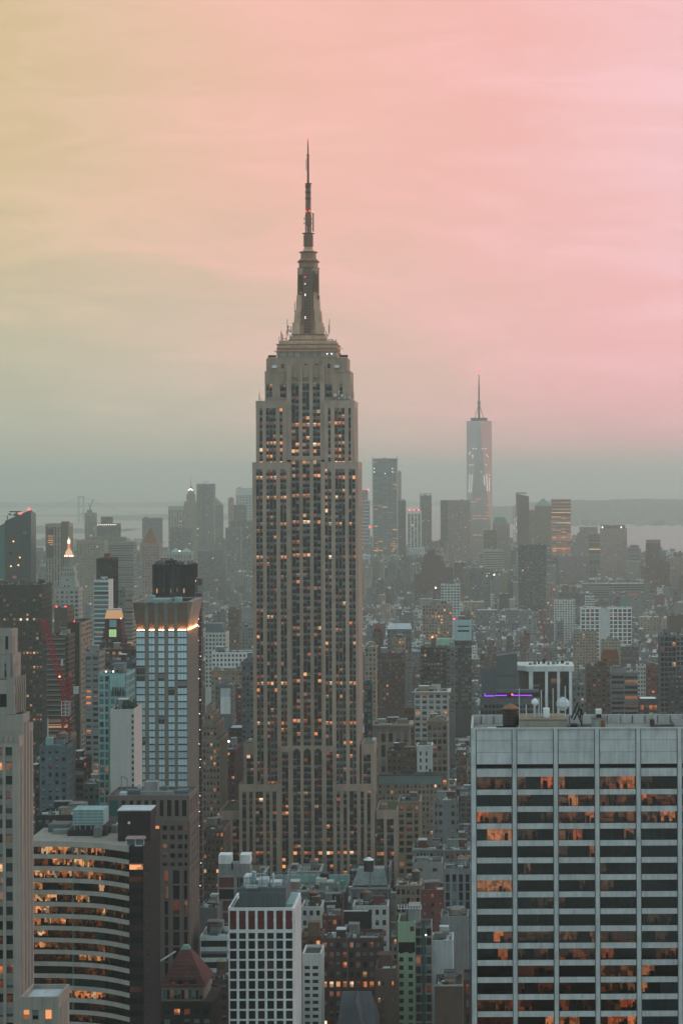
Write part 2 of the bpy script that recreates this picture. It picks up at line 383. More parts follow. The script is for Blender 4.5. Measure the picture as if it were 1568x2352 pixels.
FOOT = []
def footprint(x0, x1, y0, y1, name=''): FOOT.append((x0, x1, y0, y1, name))
PROTECT = []
def protect(x0, x1, yt, yb, D): PROTECT.append((x0, x1, yt, yb, D))
# ------------------------------------------------------------------ ground, water, far shores, air
def sheet(name, pts, z, mat, th=0.0):
    m = MB(); m.face([(x, y, z) for x, y in pts]); o = m.build(name, mat, None, 'structure'); return o
wmat, t_, o_ = new_mat('harbour_water')
p_ = N(t_, 'ShaderNodeBsdfPrincipled', Roughness=.3); p_.inputs['Specular IOR Level'].default_value = .25; p_.inputs['Base Color'].default_value = (.12, .16, .18, 1); t_.links.new(p_.outputs[0], o_.inputs[0])
c_ = N(t_, 'ShaderNodeTexCoord'); n_ = N(t_, 'ShaderNodeTexNoise', Scale=.03, Detail=5.0); t_.links.new(c_.outputs['Object'], n_.inputs['Vector'])
b_ = N(t_, 'ShaderNodeBump', Strength=.35, Distance=3.0); t_.links.new(n_.outputs[0], b_.inputs['Height']); t_.links.new(b_.outputs[0], p_.inputs['Normal'])
sheet('water', [(-9000, 3800), (9000, 3800), (29000, 78000), (-29000, 78000)], -2.0, wmat)
sheet('ground', [(-900, -200), (620, -200), (620, 3000), (520, 4300), (375, 5600), (270, 6400), (90, 7100), (-350, 7200), (-800, 6500), (-1200, 5600), (-1500, 4200), (-1500, 1500)], 0.0, wm('asphalt'))
hillm = wall_mat('far_hillside', (.045, .058, .075), streak=.5, scale=.004)
shorem = wall_mat('far_shore', (.16, .17, .15), streak=.6, scale=.01)
def ridge(name, D, dep, pts, base_py, mat, rough=1.0):
    """hill range: crest line measured at its distance, sloping down to the water in front and behind"""
    m = MB(); n = len(pts); rows = []
    for fy, fh in ((0, 0), (.22, .45), (.5, 1), (.8, .5), (1, 0)):
        row = []
        for (px, py) in pts:
            zc = max(2, wz(px, py, D + dep * .5)); x = wx(px, py, D + dep * .5)
            row.append((x, D + dep * fy + random.uniform(-1, 1) * dep * .05, -2.5 + (zc + 2.5) * fh * (1 + random.uniform(-.04, .04) * rough * (1 if 0 < fh < 1 else 0))))
        rows.append(row)
    for a, b in zip(rows, rows[1:]):
        for i in range(n - 1): m.face([a[i], a[i + 1], b[i + 1], b[i]])
    m.build(name, mat, None, 'structure')
def crest(x0, x1, n, f): return [(x0 + (x1 - x0) * i / (n - 1), f(x0 + (x1 - x0) * i / (n - 1)) + random.uniform(-.8, .8)) for i in range(n)]
ridge('island_hills', 12600, 3200, crest(1120, 1760, 46, lambda x: 1157 - 11 * math.exp(-((x - 1500) / 190) ** 2) - 5 * math.exp(-((x - 1290) / 70) ** 2) + (6 if x < 1180 else 0)), 1205, hillm)
ridge('far_hills', 21500, 3000, crest(-60, 1120, 40, lambda x: 1152 + 3 * math.sin(x / 160) + 1.5 * math.sin(x / 37)), 1165, hillm)
ridge('near_hills', 14500, 1500, crest(270, 620, 24, lambda x: 1184 - 4 * math.sin((x - 270) / 350 * 3.14)), 1192, hillm)
ridge('left_shore_hills', 11000, 900, crest(-40, 290, 22, lambda x: 1212 - 5 * math.sin(x / 50)), 1222, hillm)
def strip(name, px0, px1, py, D, dep, z, mat):
    m = MB(); x0, x1 = wx(px0, py, D), wx(px1, py, D); m.rect_frustum((x0 - 30, x1 + 30, D, D + dep), -2.6, (x0, x1, D + 20, D + dep - 20), z, mat); 
    for i in range(len(m.m)): m.m[i] = 0
    m.build(name, mat, None, 'structure')
strip('island', -20, 330, 1240, 8900, 420, 6, hillm); strip('pier_land', 60, 175, 1286, 7200, 140, 3, shorem); strip('pier_land', 150, 330, 1262, 8000, 160, 4, shorem)
strip('pier_land', 70, 172, 1296, 6800, 40, 4, shorem)
m = MB()
for k in range(70):
    px = random.uniform(1190, 1620); D = random.uniform(12200, 12550); x = wx(px, 1200, D); w_ = random.uniform(12, 60); m.box(x, x + w_, D, D + 30, -2, random.uniform(8, 30), random.choice([0, 0, 1]))
for k in range(60):
    px = random.uniform(70, 330); D = random.uniform(8950, 9250); x = wx(px, 1200, D); w_ = random.uniform(8, 40); m.box(x, x + w_, D, D + 30, 5, random.uniform(9, 22), random.choice([0, 1]))
m.build('waterfront_sheds', [wm('concrete'), wm('brown')], None, 'stuff')
br = thing('suspension_bridge', 'faint suspension bridge tower and deck beyond the harbour at far left', 'bridge', (*W(187, 1180, 14000)[:2], -2))
zt = wz(187, 1139, 14000) + 2
for sx in (-14, 14): boxpart(br, 'tower_leg', 'steel', sx - 4.5, sx + 4.5, -6, 6, 0, zt)
for k in (.32, .62, .95): boxpart(br, 'tower_brace', 'steel', -9.4, 9.4, -4, 4, zt * k - 5, zt * k + 4)
boxpart(br, 'deck', 'steel', -900, 240, -9, 9, 36, 41)
m = MB()
for sx in (-1, 1):
    pts = [(sx * 460 * i / 10, 0, 44 + (zt - 44) * (1 - i / 10) ** 2) for i in range(11)]
    for a, b in zip(pts, pts[1:]): m.beam(a, b, 2.2)
m.build('cable', wm('steel'), br)
def haze():
    hm, t, o = new_mat('haze_air')
    v = N(t, 'ShaderNodeVolumePrincipled', Density=HAZE['density'], Anisotropy=HAZE['g']); v.inputs['Color'].default_value = (*HAZE['color'], 1)
    t.links.new(v.outputs[0], o.inputs['Volume'])
    m = MB(); m.box(-30000, 30000, -600, 80000, -6, 475); h = m.build('haze', hm, None, 'stuff'); return h
haze()
# ------------------------------------------------------------------ the tall art deco skyscraper
D0 = 1290.0
AX = (-425.7) * D0 / FPX
esb = thing('art_deco_skyscraper', 'very tall limestone art deco skyscraper with a needle spire, standing alone in the middle', 'skyscraper', (AX, D0, 0))
def ex(px, py): return wx(px, py, D0) - AX
def ez(py): return EYE - (py - PY + ROLL * (-425.7)) * D0 / FPX
def c2(*p): return [ex(551.2 + a / 5.058, 1060) for a in p]
def c3(*p): return [ex(493.8 + a / 3.593, 1850) for a in p]
def pairs(v): return [(v[i], v[i + 1]) for i in range(0, len(v), 2)]
def rel(v, x0): return [(a - x0 - .10, b - x0 + .10) for a, b in pairs(v)]
ESG = glaze(.065, 'esb', .20, .003)
FH = 3.72
alu = wall_mat('dark_spandrel', (.036, .031, .029), rough=.95, streak=.3, scale=.5)
stone = wall_mat('esb_limestone', (.40, .295, .23), streak=.22, scale=.14)
ESB_ROWS = {}
kw = dict(fh=FH, sr=.46, rowkey=ESB_ROWS, mullion=wall_mat('mullion_metal', (.15, .135, .125), rough=.7), spandrel=alu, proud=.9, D=D0, gl=ESG, roof='gravel')
zS = {y: ez(y) for y in (820.6, 851, 920, 1061.4, 1711, 1799, 1862)}
zlow = ez(2040)
for k in range(0, 110):
    z_ = k * FH; ESB_ROWS[k] = random.random() < (.5 if ez(1075) < z_ < ez(955) else .13)
# nearest blocks first, so the pieces built one by one are the ones that show largest
mid_l = c3(205, 545); mid_r = c3(980, 1318)
tier(esb, *mid_l, -4, 12, 0, zS[1799], stone, top=4.0, cols=rel(c3(232, 262, 290, 315, 342, 366, 372, 400, 428, 455, 482, 510), mid_l[0]), sides='R', zmin=zlow, indiv=True, scols=[], rowlit=.06, **kw)
tier(esb, *mid_r, -4, 12, 0, zS[1799], stone, top=4.0, cols=rel(c3(1008, 1032, 1064, 1088, 1115, 1142, 1147, 1172, 1205, 1229, 1258, 1283), mid_r[0]), sides='R', zmin=zlow, indiv=True, sbay=4, spr=.6, rowlit=.06, **kw)
cen = c3(545, 980)
tier(esb, *cen, -1.5, 10, 0, ez(1713), stone, top=3.2, cols=rel(c3(556, 580, 584, 606, 648, 674, 679, 706, 735, 762, 767, 794, 823, 850, 855, 882, 922, 945, 949, 972), cen[0]), sides='', zmin=zlow, indiv=True, rowlit=.08, **kw)
out_l = c3(35, 200); out_r = c3(1330, 1500)
tier(esb, *out_l, 1, 42, 0, zS[1862], stone, top=5.0, cols=rel(c3(65, 90, 94, 120, 145, 170, 174, 196), out_l[0]), sides='L', zmin=zlow, indiv=True, scols=[], par=1.2, roofm=wm('lawn'), rowlit=.06, **{k: v for k, v in kw.items() if k != 'roof'})
tier(esb, *out_r, 1, 42, 0, zS[1862], stone, top=5.0, cols=rel(c3(1334, 1359, 1363, 1388, 1416, 1441, 1445, 1470), out_r[0]), sides='R', zmin=zlow, indiv=True, sbay=5, spr=.6, par=1.2, roofm=wm('lawn'), rowlit=.06, **{k: v for k, v in kw.items() if k != 'roof'})
sid_l = c3(232, 322); sid_r = c3(1205, 1312)
tier(esb, *sid_l, 4, 34, zS[1799] - 8, zS[1711], stone, top=6.0, cols=rel(c3(258, 284, 289, 316), sid_l[0]), sides='L', zmin=0, scols=[], rowlit=.1, **kw)
tier(esb, *sid_r, 4, 34, zS[1799] - 8, zS[1711], stone, top=6.0, cols=rel(c3(1222, 1248, 1253, 1280), sid_r[0]), sides='R', sbay=5, spr=.6, zmin=0, rowlit=.05, **kw)
# shaft: two wings with the recessed middle strip
wl = c2(143, 585); wr = c2(943, 1370)
tier(esb, *wl, 0, 38, 0, zS[1061.4], stone, top=3.9, cols=rel(c2(188, 214, 232, 258, 307, 332, 350, 375, 391, 416, 468, 492, 508, 533), wl[0]), sides='', zmin=ez(1830), rowlit=.09, **kw)
tier(esb, *wr, 0, 38, 0, zS[1061.4], stone, top=3.9, cols=rel(c2(985, 1011, 1029, 1055, 1105, 1130, 1148, 1172, 1189, 1214, 1262, 1288, 1306, 1332), wr[0]), sides='R', sbay=6, spr=.7, zmin=ez(1830), rowlit=.09, **kw)
wl2 = c2(184, 540); wr2 = c2(980, 1328)
tier(esb, *wl2, 1.2, 35, zS[1061.4] - 5, zS[920], stone, top=4.2, cols=rel(c2(228, 258, 303, 329, 346, 371, 387, 413, 462, 489), wl2[0]), sides='', rowlit=.34, **kw)
tier(esb, *wr2, 1.2, 35, zS[1061.4] - 5, zS[920], stone, top=4.2, cols=rel(c2(1023, 1050, 1100, 1126, 1143, 1169, 1185, 1211, 1258, 1284), wr2[0]), sides='R', sbay=6, spr=.7, rowlit=.34, **kw)
ctr = (wl[1] - .05, wr[0] + .05); up = c2(540, 980)
cc = c2(597, 632, 643, 677, 722, 756, 767, 800, 846, 878, 890, 924)
tier(esb, ctr[0], ctr[1], 3.6, 30, ez(1716), zS[1061.4] + 1.4, stone, top=.6, cols=rel(cc, ctr[0]), sides='', rowlit=.08, **kw)
tier(esb, up[0], up[1], 2.9, 30, zS[1061.4] + 1.4, ez(877), stone, top=.6, cols=rel(cc, up[0]), sides='', rowlit=.3, **kw)
stone_up = wall_mat('warm_tinted_limestone', (.37, .262, .192), streak=.25, scale=.14)  # same limestone, with the warm grade over the upper tower put into its colour
b1 = c2(282, 1277)
tier(esb, *b1, 5.4, 34, ez(922), zS[851], stone_up, top=ez(851) - ez(881), cols=rel(c2(300, 318, 338, 365, 460, 491, 495, 523, 540.5, 541, 979, 979.5, 998, 1027, 1032, 1060, 1155, 1183), b1[0]), sides='R', sbay=7, spr=.7, rowlit=.0, **kw)
b2 = c2(308, 1240)
tier(esb, *b2, 5.0, 32, zS[851] - 1, zS[820.6], stone_up, blank=True, top=1.0, sides='', **kw)
# flat fluted stone over the middle strip and the six small openings under the deck
for a, b in pairs(c2(540, 597, 677, 722, 800, 846, 924, 980)): boxpart(esb, 'fluted_pier', stone_up, a, b, 3.6, 5.2, ez(878), ez(838))
f = MB()
for a, b in pairs(c2(597, 677, 722, 800, 846, 924)):
    f.box(a, b, 4.4, 5.2, ez(868), ez(838)); f.box((a + b) / 2 - .9, (a + b) / 2 + .9, 4.0, 4.3, ez(866), ez(856))
for a in c2(310, 385, 545, 680, 800, 930, 1080, 1225): f.box(a - .5, a + .5, 4.7, 4.99, ez(850), ez(823))
f.build('stone_flute', stone_up, esb, 'stuff')
for a, b in pairs(c2(474, 505, 622, 653, 746, 776, 868, 900, 1013, 1044)):
    piece(esb, 'window', random.choice([G_DARK, G_RED, G_BLIND]), a, b, 4.80, 4.96, ez(845), ez(834.5))
for a in c2(397, 1120): boxpart(esb, 'floodlight', 'white', a - 1.4, a + 1.4, 3.6, 4.9, ez(844), ez(838))
# round heads of the three tall bays low on the shaft
f = MB()
for a, b in pairs(c3(648, 706, 735, 794, 823, 882)):
    r = (b - a) / 2; cx = (a + b) / 2; zc = ez(1729)
    pts = [(cx + r * math.cos(t * math.pi / 10), zc + 1.25 * r * math.sin(t * math.pi / 10)) for t in range(11)]
    f.face([(x, -1.62, z) for x, z in reversed(pts)], 0)
    for (xa, za), (xb, zb_) in zip(pts, pts[1:]): f.face([(xb, -1.50, zb_), (xa, -1.50, za), (xa, -1.62, za), (xb, -1.62, zb_)], 0)
f.build('arched_head', alu, esb)
# ledges, roof sheds, dishes and railings on the setbacks
for (a, b), z in ((c2(975, 1330), zS[920]), (c2(190, 535), zS[920])):
    m = MB()
    for k in range(9):
        x = a + (b - a) * random.random(); h = 1.5 + 4 * random.random(); m.beam((x, 2.6, z - 1), (x, 2.6, z + h), .22)
    m.build('whip_antenna', wm('steel'), esb)
for cx_, cy_, r in ((443, 556, 30), (1103, 524, 20), (1186, 530, 20), (1145, 488, 12), (1222, 550, 14), (1267, 552, 13), (1143, 515, 11), (1147, 560, 11)):
    x = c2(cx_)[0]; z = EYE - ((803.8 + cy_ / 5.058) - PY - 1.8) * D0 / FPX; r = r / 5.058 * D0 / FPX
    m = MB(); m.lathe([(r, 0), (r * .95, .25), (r * .55, .55), (.1, .7)], 14); o = m.build('dish_antenna', wm('off_white' if r < 1.0 else 'pink_stone'), esb)
    o.location = (x, 2.6, z); o.rotation_euler = (R(-90), 0, 0)
    boxpart(esb, 'antenna_post', 'steel', x - .12, x + .12, 2.7, 2.9, min(z, zS[920] - 1.2), z)
# mooring mast: measured in a 4.097x enlargement
def s1(px): return (px - 762.0) / 4.097 * D0 / FPX
def sz(cy): return EYE - (258.4 + cy / 4.097 - PY + ROLL * -425.7) * D0 / FPX
AY = 18.5
mast = wall_mat('mast_stone', (.52, .325, .22), streak=.25, scale=.3)
metal = wall_mat('mast_metal', (.29, .155, .10), rough=.6, streak=.3, scale=.5)
dkm = wall_mat('mast_dark_metal', (.11, .06, .042), rough=.6, streak=.3, scale=.5)
def sq(m, hw, cy0, cy1, k=.8, mi=0):
    hw = s1(762 + hw); m.box(-hw, hw, AY - hw * k, AY + hw * k, sz(cy0), sz(cy1), mi)
m = MB()
for hw, a, b in ((290, 2300, 2252), (284, 2240, 2226), (287, 2207, 2180), (272, 2170, 2140), (181, 2160, 2138), (178, 2125, 2090), (152, 2110, 2078)): sq(m, hw - 6, a, b)
m.build('stepped_base', mast, esb)
m = MB()
for hw, a, b in ((292, 2253, 2240.5), (286, 2226.5, 2207.5), (289, 2182, 2172), (183, 2139, 2127), (154, 2079, 2066)): sq(m, hw, a, b)
m.build('base_ledge', metal, esb)
m = MB()
g = glass_mat('deck_glass', (.30, .28, .24), rough=.2, vary=.35)
for k in range(26):
    a = s1(478 + k * 22.0); b = s1(478 + k * 22.0 + 18)
    m.box(a, b, AY - s1(762 + 284) * .8 - .1, AY - s1(762 + 284) * .8 + .04, sz(2292), sz(2256))
m.build('deck_pane', g, esb, 'stuff')
m = MB(); hwp = s1(762 + 288)
for k in range(25): m.box(s1(476 + k * 22.0 + 19), s1(476 + k * 22.0 + 22), AY - hwp * .8 - .25, AY - hwp * .8 - .1, sz(2295), sz(2254))
m.build('deck_post', dkm, esb)
m = MB()
for k in range(36):
    a = s1(395 + k * 21.4); m.box(a - .05, a + .05, 6.3, 6.4, sz(2300), sz(2282))
m.box(s1(395), s1(1145), 6.25, 6.45, sz(2284), sz(2281))
for a, b in ((392, 470), (1068, 1146)): m.box(s1(a), s1(b), 6.6, 7.0, sz(2300), sz(2276))
m.build('deck_railing', dkm, esb)
m = MB()
rail = lambda hw, cy: [(-s1(762 + hw), AY - s1(762 + hw) * .9, sz(cy)), (s1(762 + hw), AY - s1(762 + hw) * .9, sz(cy)), (s1(762 + hw), AY + s1(762 + hw) * .9, sz(cy)), (-s1(762 + hw), AY + s1(762 + hw) * .9, sz(cy))]
m.frustum(rail(97, 1725), rail(95, 1440)); m.frustum(rail(117, 1960), rail(97, 1725)); m.frustum(rail(138, 2070), rail(117, 1960))
m.build('mast_shaft', mast, esb)
m = MB()   # winged corner buttresses stepping up the mast
for sx in (-1, 1):
    for (hw0, c0, hw1, c1, d) in ((150, 2075, 143, 1965, 1.5), (132, 1965, 122, 1850, 1.1), (113, 1850, 104, 1700, .8), (100, 1700, 96, 1455, .6)):
        x0, x1 = s1(762 + hw0 * .50), s1(762 + hw0); x2, x3 = s1(762 + hw1 * .52), s1(762 + hw1); yb = AY - s1(762 + hw0) * .9
        lo = [(sx * x0, yb - d, sz(c0)), (sx * x1, yb - d * .2, sz(c0)), (sx * x1, AY + 2, sz(c0)), (sx * x0, AY + 2, sz(c0))]
        hi_ = [(sx * x2, yb - d * .5, sz(c1)), (sx * x3, yb + .2, sz(c1)), (sx * x3, AY + 2, sz(c1)), (sx * x2, AY + 2, sz(c1))]
        if sx < 0: lo.reverse(); hi_.reverse()
        m.frustum(lo, hi_)
m.build('winged_buttress', mast, esb)
m = MB(); y0 = AY - s1(762 + 138) * .9
gm = glass_mat('mast_glass', (.06, .035, .025), rough=.3)
m.box(s1(728), s1(796), y0 - .6, AY - 3, sz(2062), sz(1450)); m.build('mast_window', gm, esb)
m = MB()
for a in (729, 751, 773, 795): m.box(s1(a) - .16, s1(a) + .16, y0 - .85, y0 - .61, sz(2065), sz(1448))
for k in range(22): m.box(s1(728), s1(796), y0 - .74, y0 - .62, sz(2040 - k * 27), sz(2036 - k * 27))
m.build('mast_mullion', metal, esb)
for cy, mm in ((1533, LAMP_R), (1598, LAMP_W), (1697, LAMP_W), (1707, LAMP_W), (1911, LAMP_W), (1923, LAMP_W)): lamp(esb, s1(741), y0 - .9, sz(cy), .22, mm)
m = MB()   # dark antenna panels bolted on the mast
for x0, x1, a, b in ((680, 710, 1665, 1510), (816, 830, 1670, 1470), (838, 850, 1670, 1500), (668, 676, 1690, 1470), (858, 866, 1690, 1465), (675, 700, 1700, 1685), (855, 872, 1740, 1705)):
    m.box(s1(x0), s1(x1), AY - 6.6, AY - 6.0, sz(a), sz(b))
m.build('antenna_panel', dkm, esb, 'stuff')
def prof(m, *pts): m.lathe([(s1(762 + r), sz(c)) for r, c in pts], 20, 0, AY)
m = MB(); prof(m, (88, 1450), (90, 1440), (92, 1390), (96, 1378), (94, 1362), (80, 1352), (74, 1348), (73, 1292), (88, 1287)); m.build('mast_drum', metal, esb, smooth=False)
m = MB(); prof(m, (88, 1288), (60, 1280), (46, 1262), (40, 1238)); m.build('mast_cone', mast, esb, smooth=True)
m = MB()
for r, c in ((106, 1444), (106, 1382), (88, 1290), (58, 1111), (35, 635)): prof(m, (r, c), (r, c - 8))
m.build('ring_platform', dkm, esb)
m = MB(); prof(m, (40, 1240), (40, 1105)); m.build('antenna_drum', metal, esb)
m = MB()
for k in range(12):
    a = 2 * math.pi * k / 12
    for c in (1228, 1206, 1184, 1162, 1140): m.box(s1(762 + 42) * math.cos(a) - .35, s1(762 + 42) * math.cos(a) + .35, AY + s1(762 + 42) * math.sin(a) - .35, AY + s1(762 + 42) * math.sin(a) + .35, sz(c), sz(c - 12))
for c in (657, 711, 770):
    prof(m, (20, c + 14), (30, c + 4), (30, c - 4), (20, c - 14))
m.build('antenna_bay', dkm, esb, 'stuff')
def lattice(m, hw0, c0, hw1, c1, n, w):
    P = lambda i, k: (s1(762 + (hw0 + (hw1 - hw0) * i / n)) * (1, 1, -1, -1)[k], AY + s1(762 + (hw0 + (hw1 - hw0) * i / n)) * (1, -1, -1, 1)[k], sz(c0 + (c1 - c0) * i / n))
    for k in range(4):
        m.beam(P(0, k), P(n, k), w)
        for i in range(n): m.beam(P(i, k), P(i + 1, (k + 1) % 4), w * .55); m.beam(P(i, k), P(i, (k + 1) % 4), w * .5)
m = MB(); lattice(m, 24, 1100, 24, 925, 8, .5); lattice(m, 19, 925, 18, 635, 14, .5); prof(m, (13, 1100), (11, 920), (9, 630)); prof(m, (24, 1030), (24, 930)); m.build('antenna_lattice', metal, esb)
m = MB(); prof(m, (11, 632), (10.5, 500), (10, 362)); prof(m, (14, 360), (14, 353)); prof(m, (6.5, 354), (6, 280), (4, 230), (1.5, 200)); m.build('spire_pole', dkm, esb)
m = MB()
m.box(s1(803), s1(815), AY - .6, AY + .6, sz(1088), sz(912)); m.beam((s1(785), AY, sz(918)), (s1(806), AY, sz(915)), .25); m.beam((s1(785), AY, sz(1060)), (s1(806), AY, sz(1060)), .25)
for c in (965, 1006): m.beam((s1(722), AY, sz(c)), (s1(742), AY, sz(c)), .3); m.box(s1(720), s1(726), AY - .3, AY + .3, sz(c + 10), sz(c - 10)); m.box(s1(790), s1(797), AY - .3, AY + .3, sz(c + 10), sz(c - 10))
m.box(s1(742), s1(747), AY - .2, AY + .2, sz(505), sz(395))
m.beam((s1(632), AY - 2, sz(1850)), (s1(632), AY - 2, sz(1770)), .35); m.beam((s1(632), AY - 2, sz(1765)), (s1(662), AY - 2, sz(1752)), .25); m.box(s1(625), s1(650), AY - 2.2, AY - 1.8, sz(1855), sz(1848)); m.box(s1(631), s1(637), AY - 2.2, AY - 1.8, sz(1930), sz(1850)); m.box(s1(645), s1(651), AY - 2.2, AY - 1.8, sz(1910), sz(1850))
m.build('side_antenna', metal, esb, 'stuff')
m = MB()
for x, a, b in ((568, 2070, 1930), (575, 2090, 1990), (622, 2060, 1965), (967, 2060, 1930), (960, 2080, 1985), (920, 2060, 2005), (490, 2160, 2098), (508, 2160, 2040), (516, 2160, 2060), (524, 2160, 2075), (560, 2140, 2035), (1030, 2180, 2120), (1012, 2180, 2150), (605, 2060, 2000), (935, 2080, 2040)):
    m.beam((s1(x), AY - 6.5, sz(a)), (s1(x), AY - 6.5, sz(b)), .30)
for a, b, c, d in ((527, 565, 2150, 2118), (963, 1000, 2170, 2125)):
    for e in (a, b): m.beam((s1(e), AY - 9, sz(c)), (s1(e), AY - 9, sz(d)), .3)
    for e in (c, d): m.beam((s1(a), AY - 9, sz(e)), (s1(b), AY - 9, sz(e)), .3)
    m.beam((s1(a), AY - 9, sz(c)), (s1(b), AY - 9, sz(d)), .2)
for x, c in ((580, 2003), (625, 1968), (455, 2232), (1075, 2215)): m.beam((s1(x - 18), AY - 6.5, sz(c)), (s1(x + 22), AY - 6.5, sz(c)), .3)
m.build('whip_antenna', dkm, esb)
for x, c, r in ((595, 2038, 16), (600, 2092, 12), (950, 2085, 14)): lamp(esb, s1(x), AY - 8, sz(c), r / 16.8, wm('off_white'), 'dish_antenna')
lamp(esb, 0, AY, sz(199), .35, LAMP_R, 'beacon')
for x, c in ((744, 897), (777, 893), (733, 631)): lamp(esb, s1(x), AY - 1.6, sz(c), .3, LAMP_R, 'beacon')
for x in (955, 997): lamp(esb, s1(x), AY - 15.2, sz(2268), .3, LAMP_W)
boxpart(esb, 'roof_unit', 'white', ex(541, 1840), ex(551, 1840), 22, 28, zS[1862] - 1.2, zS[1862] + 2)
boxpart(esb, 'roof_unit', 'pink_stone', ex(872, 1850), ex(885, 1850), 14, 22, zS[1862] - 1.2, zS[1862] + 1.2)
boxpart(esb, 'roof_unit', 'white', ex(851, 1700), ex(858, 1700), 18, 24, zS[1711], zS[1711] + 1.3)
boxpart(esb, 'roof_unit', 'white', ex(563, 1700), ex(570, 1700), 18, 24, zS[1711], zS[1711] + 1.3)
footprint(AX + out_l[0], AX + out_r[1], D0 - 5, D0 + 43, 'esb')
protect(580, 834, 1061, 1715, D0); protect(606, 806, 820, 1061, D0); protect(553, 863, 1712, 1998, D0); protect(503, 912, 1863, 1998, D0)

# ------------------------------------------------------------------ white office slab at the right
D1 = 504.0
wx0 = wx(1081.5, 1800, D1)
slab = thing('office_slab', 'wide white office slab with dark ribbon windows filling the lower right corner', 'office building', (wx0, D1, 0))
def rz(cy): return wz(1330, 1492.8 + cy / 2.7388, D1)
def rx(cx): return wx(1033.5 + cx / 2.7388, 1800, D1) - wx0
sl = wall_mat('slab_stone', (.50, .49, .475), streak=.22, scale=.45, vary=.06)
NB = 7; PITCH = (1427 - 130) / 5 / 2.7388 * D1 / FPX; PWID = 25 / 2.7388 * D1 / FPX; SH = 27.0
ztop = rz(488); Wd = PITCH * NB + 1.5
m = MB(); m.box(.4, Wd - .4, 6.2, SH - .6, 0, ztop - 3.1); m.build('inner_core', wall_mat('inner_core', (.02, .018, .017)), slab)
for i in range(NB + 1):
    x = i * PITCH
    if i == 0: boxpart(slab, 'pier', sl, -.02, PWID * 1.15, -.30, .35, 0, ztop - .35)
    else:
        boxpart(slab, 'pier', sl, x, x + PWID, -.30, .25, 0, ztop - .35)
dkgrv = wm('mid_grey'); m = MB()
for i in range(NB + 1):
    for e in (i * PITCH - .17, i * PITCH + PWID * (1.15 if i == 0 else 1) + .02): m.box(e, e + .15, .05, .3, 0, ztop - .36)
m.build('joint', dkgrv, slab)
def bayx(i): return i * PITCH + PWID * (1.15 if i == 0 else 1) + .18, (i + 1) * PITCH - .19
pitch = 107.45
zlist = [(798 + k * pitch * 1.0, 877 + k * pitch) for k in range(0, 20)]
rows = [(798, 877)] + [(912 + k * pitch, 983 + k * pitch) for k in range(0, 18)]
inter = MB(); imats = [wall_mat('room_floor', (.035, .026, .02)), wall_mat('room_wall', (.05, .034, .026)), lit_mat('slab_room', [(0, (1, .17, .05)), (.55, (1, .27, .09)), (1, (1, .43, .20))], .10, .62, furniture=.5, scale=1.3), ROOM_DIM, wm('black'), TUBE, TUBE_HOT, wall_mat('ceiling', (.10, .085, .07)), glass_mat('blue_blind', (.008, .014, .018), rough=.2, spec=.3), TUBE_DIM]  # slab_room: room light put into the wall as its own glow
bright = {1: .75, 2: .7, 9: .75, 10: .45, 14: .7, 15: .95, 13: .55, 12: .35, 0: .55, 3: .5, 7: .45, 8: .35, 4: .3, 5: .2, 6: .25}
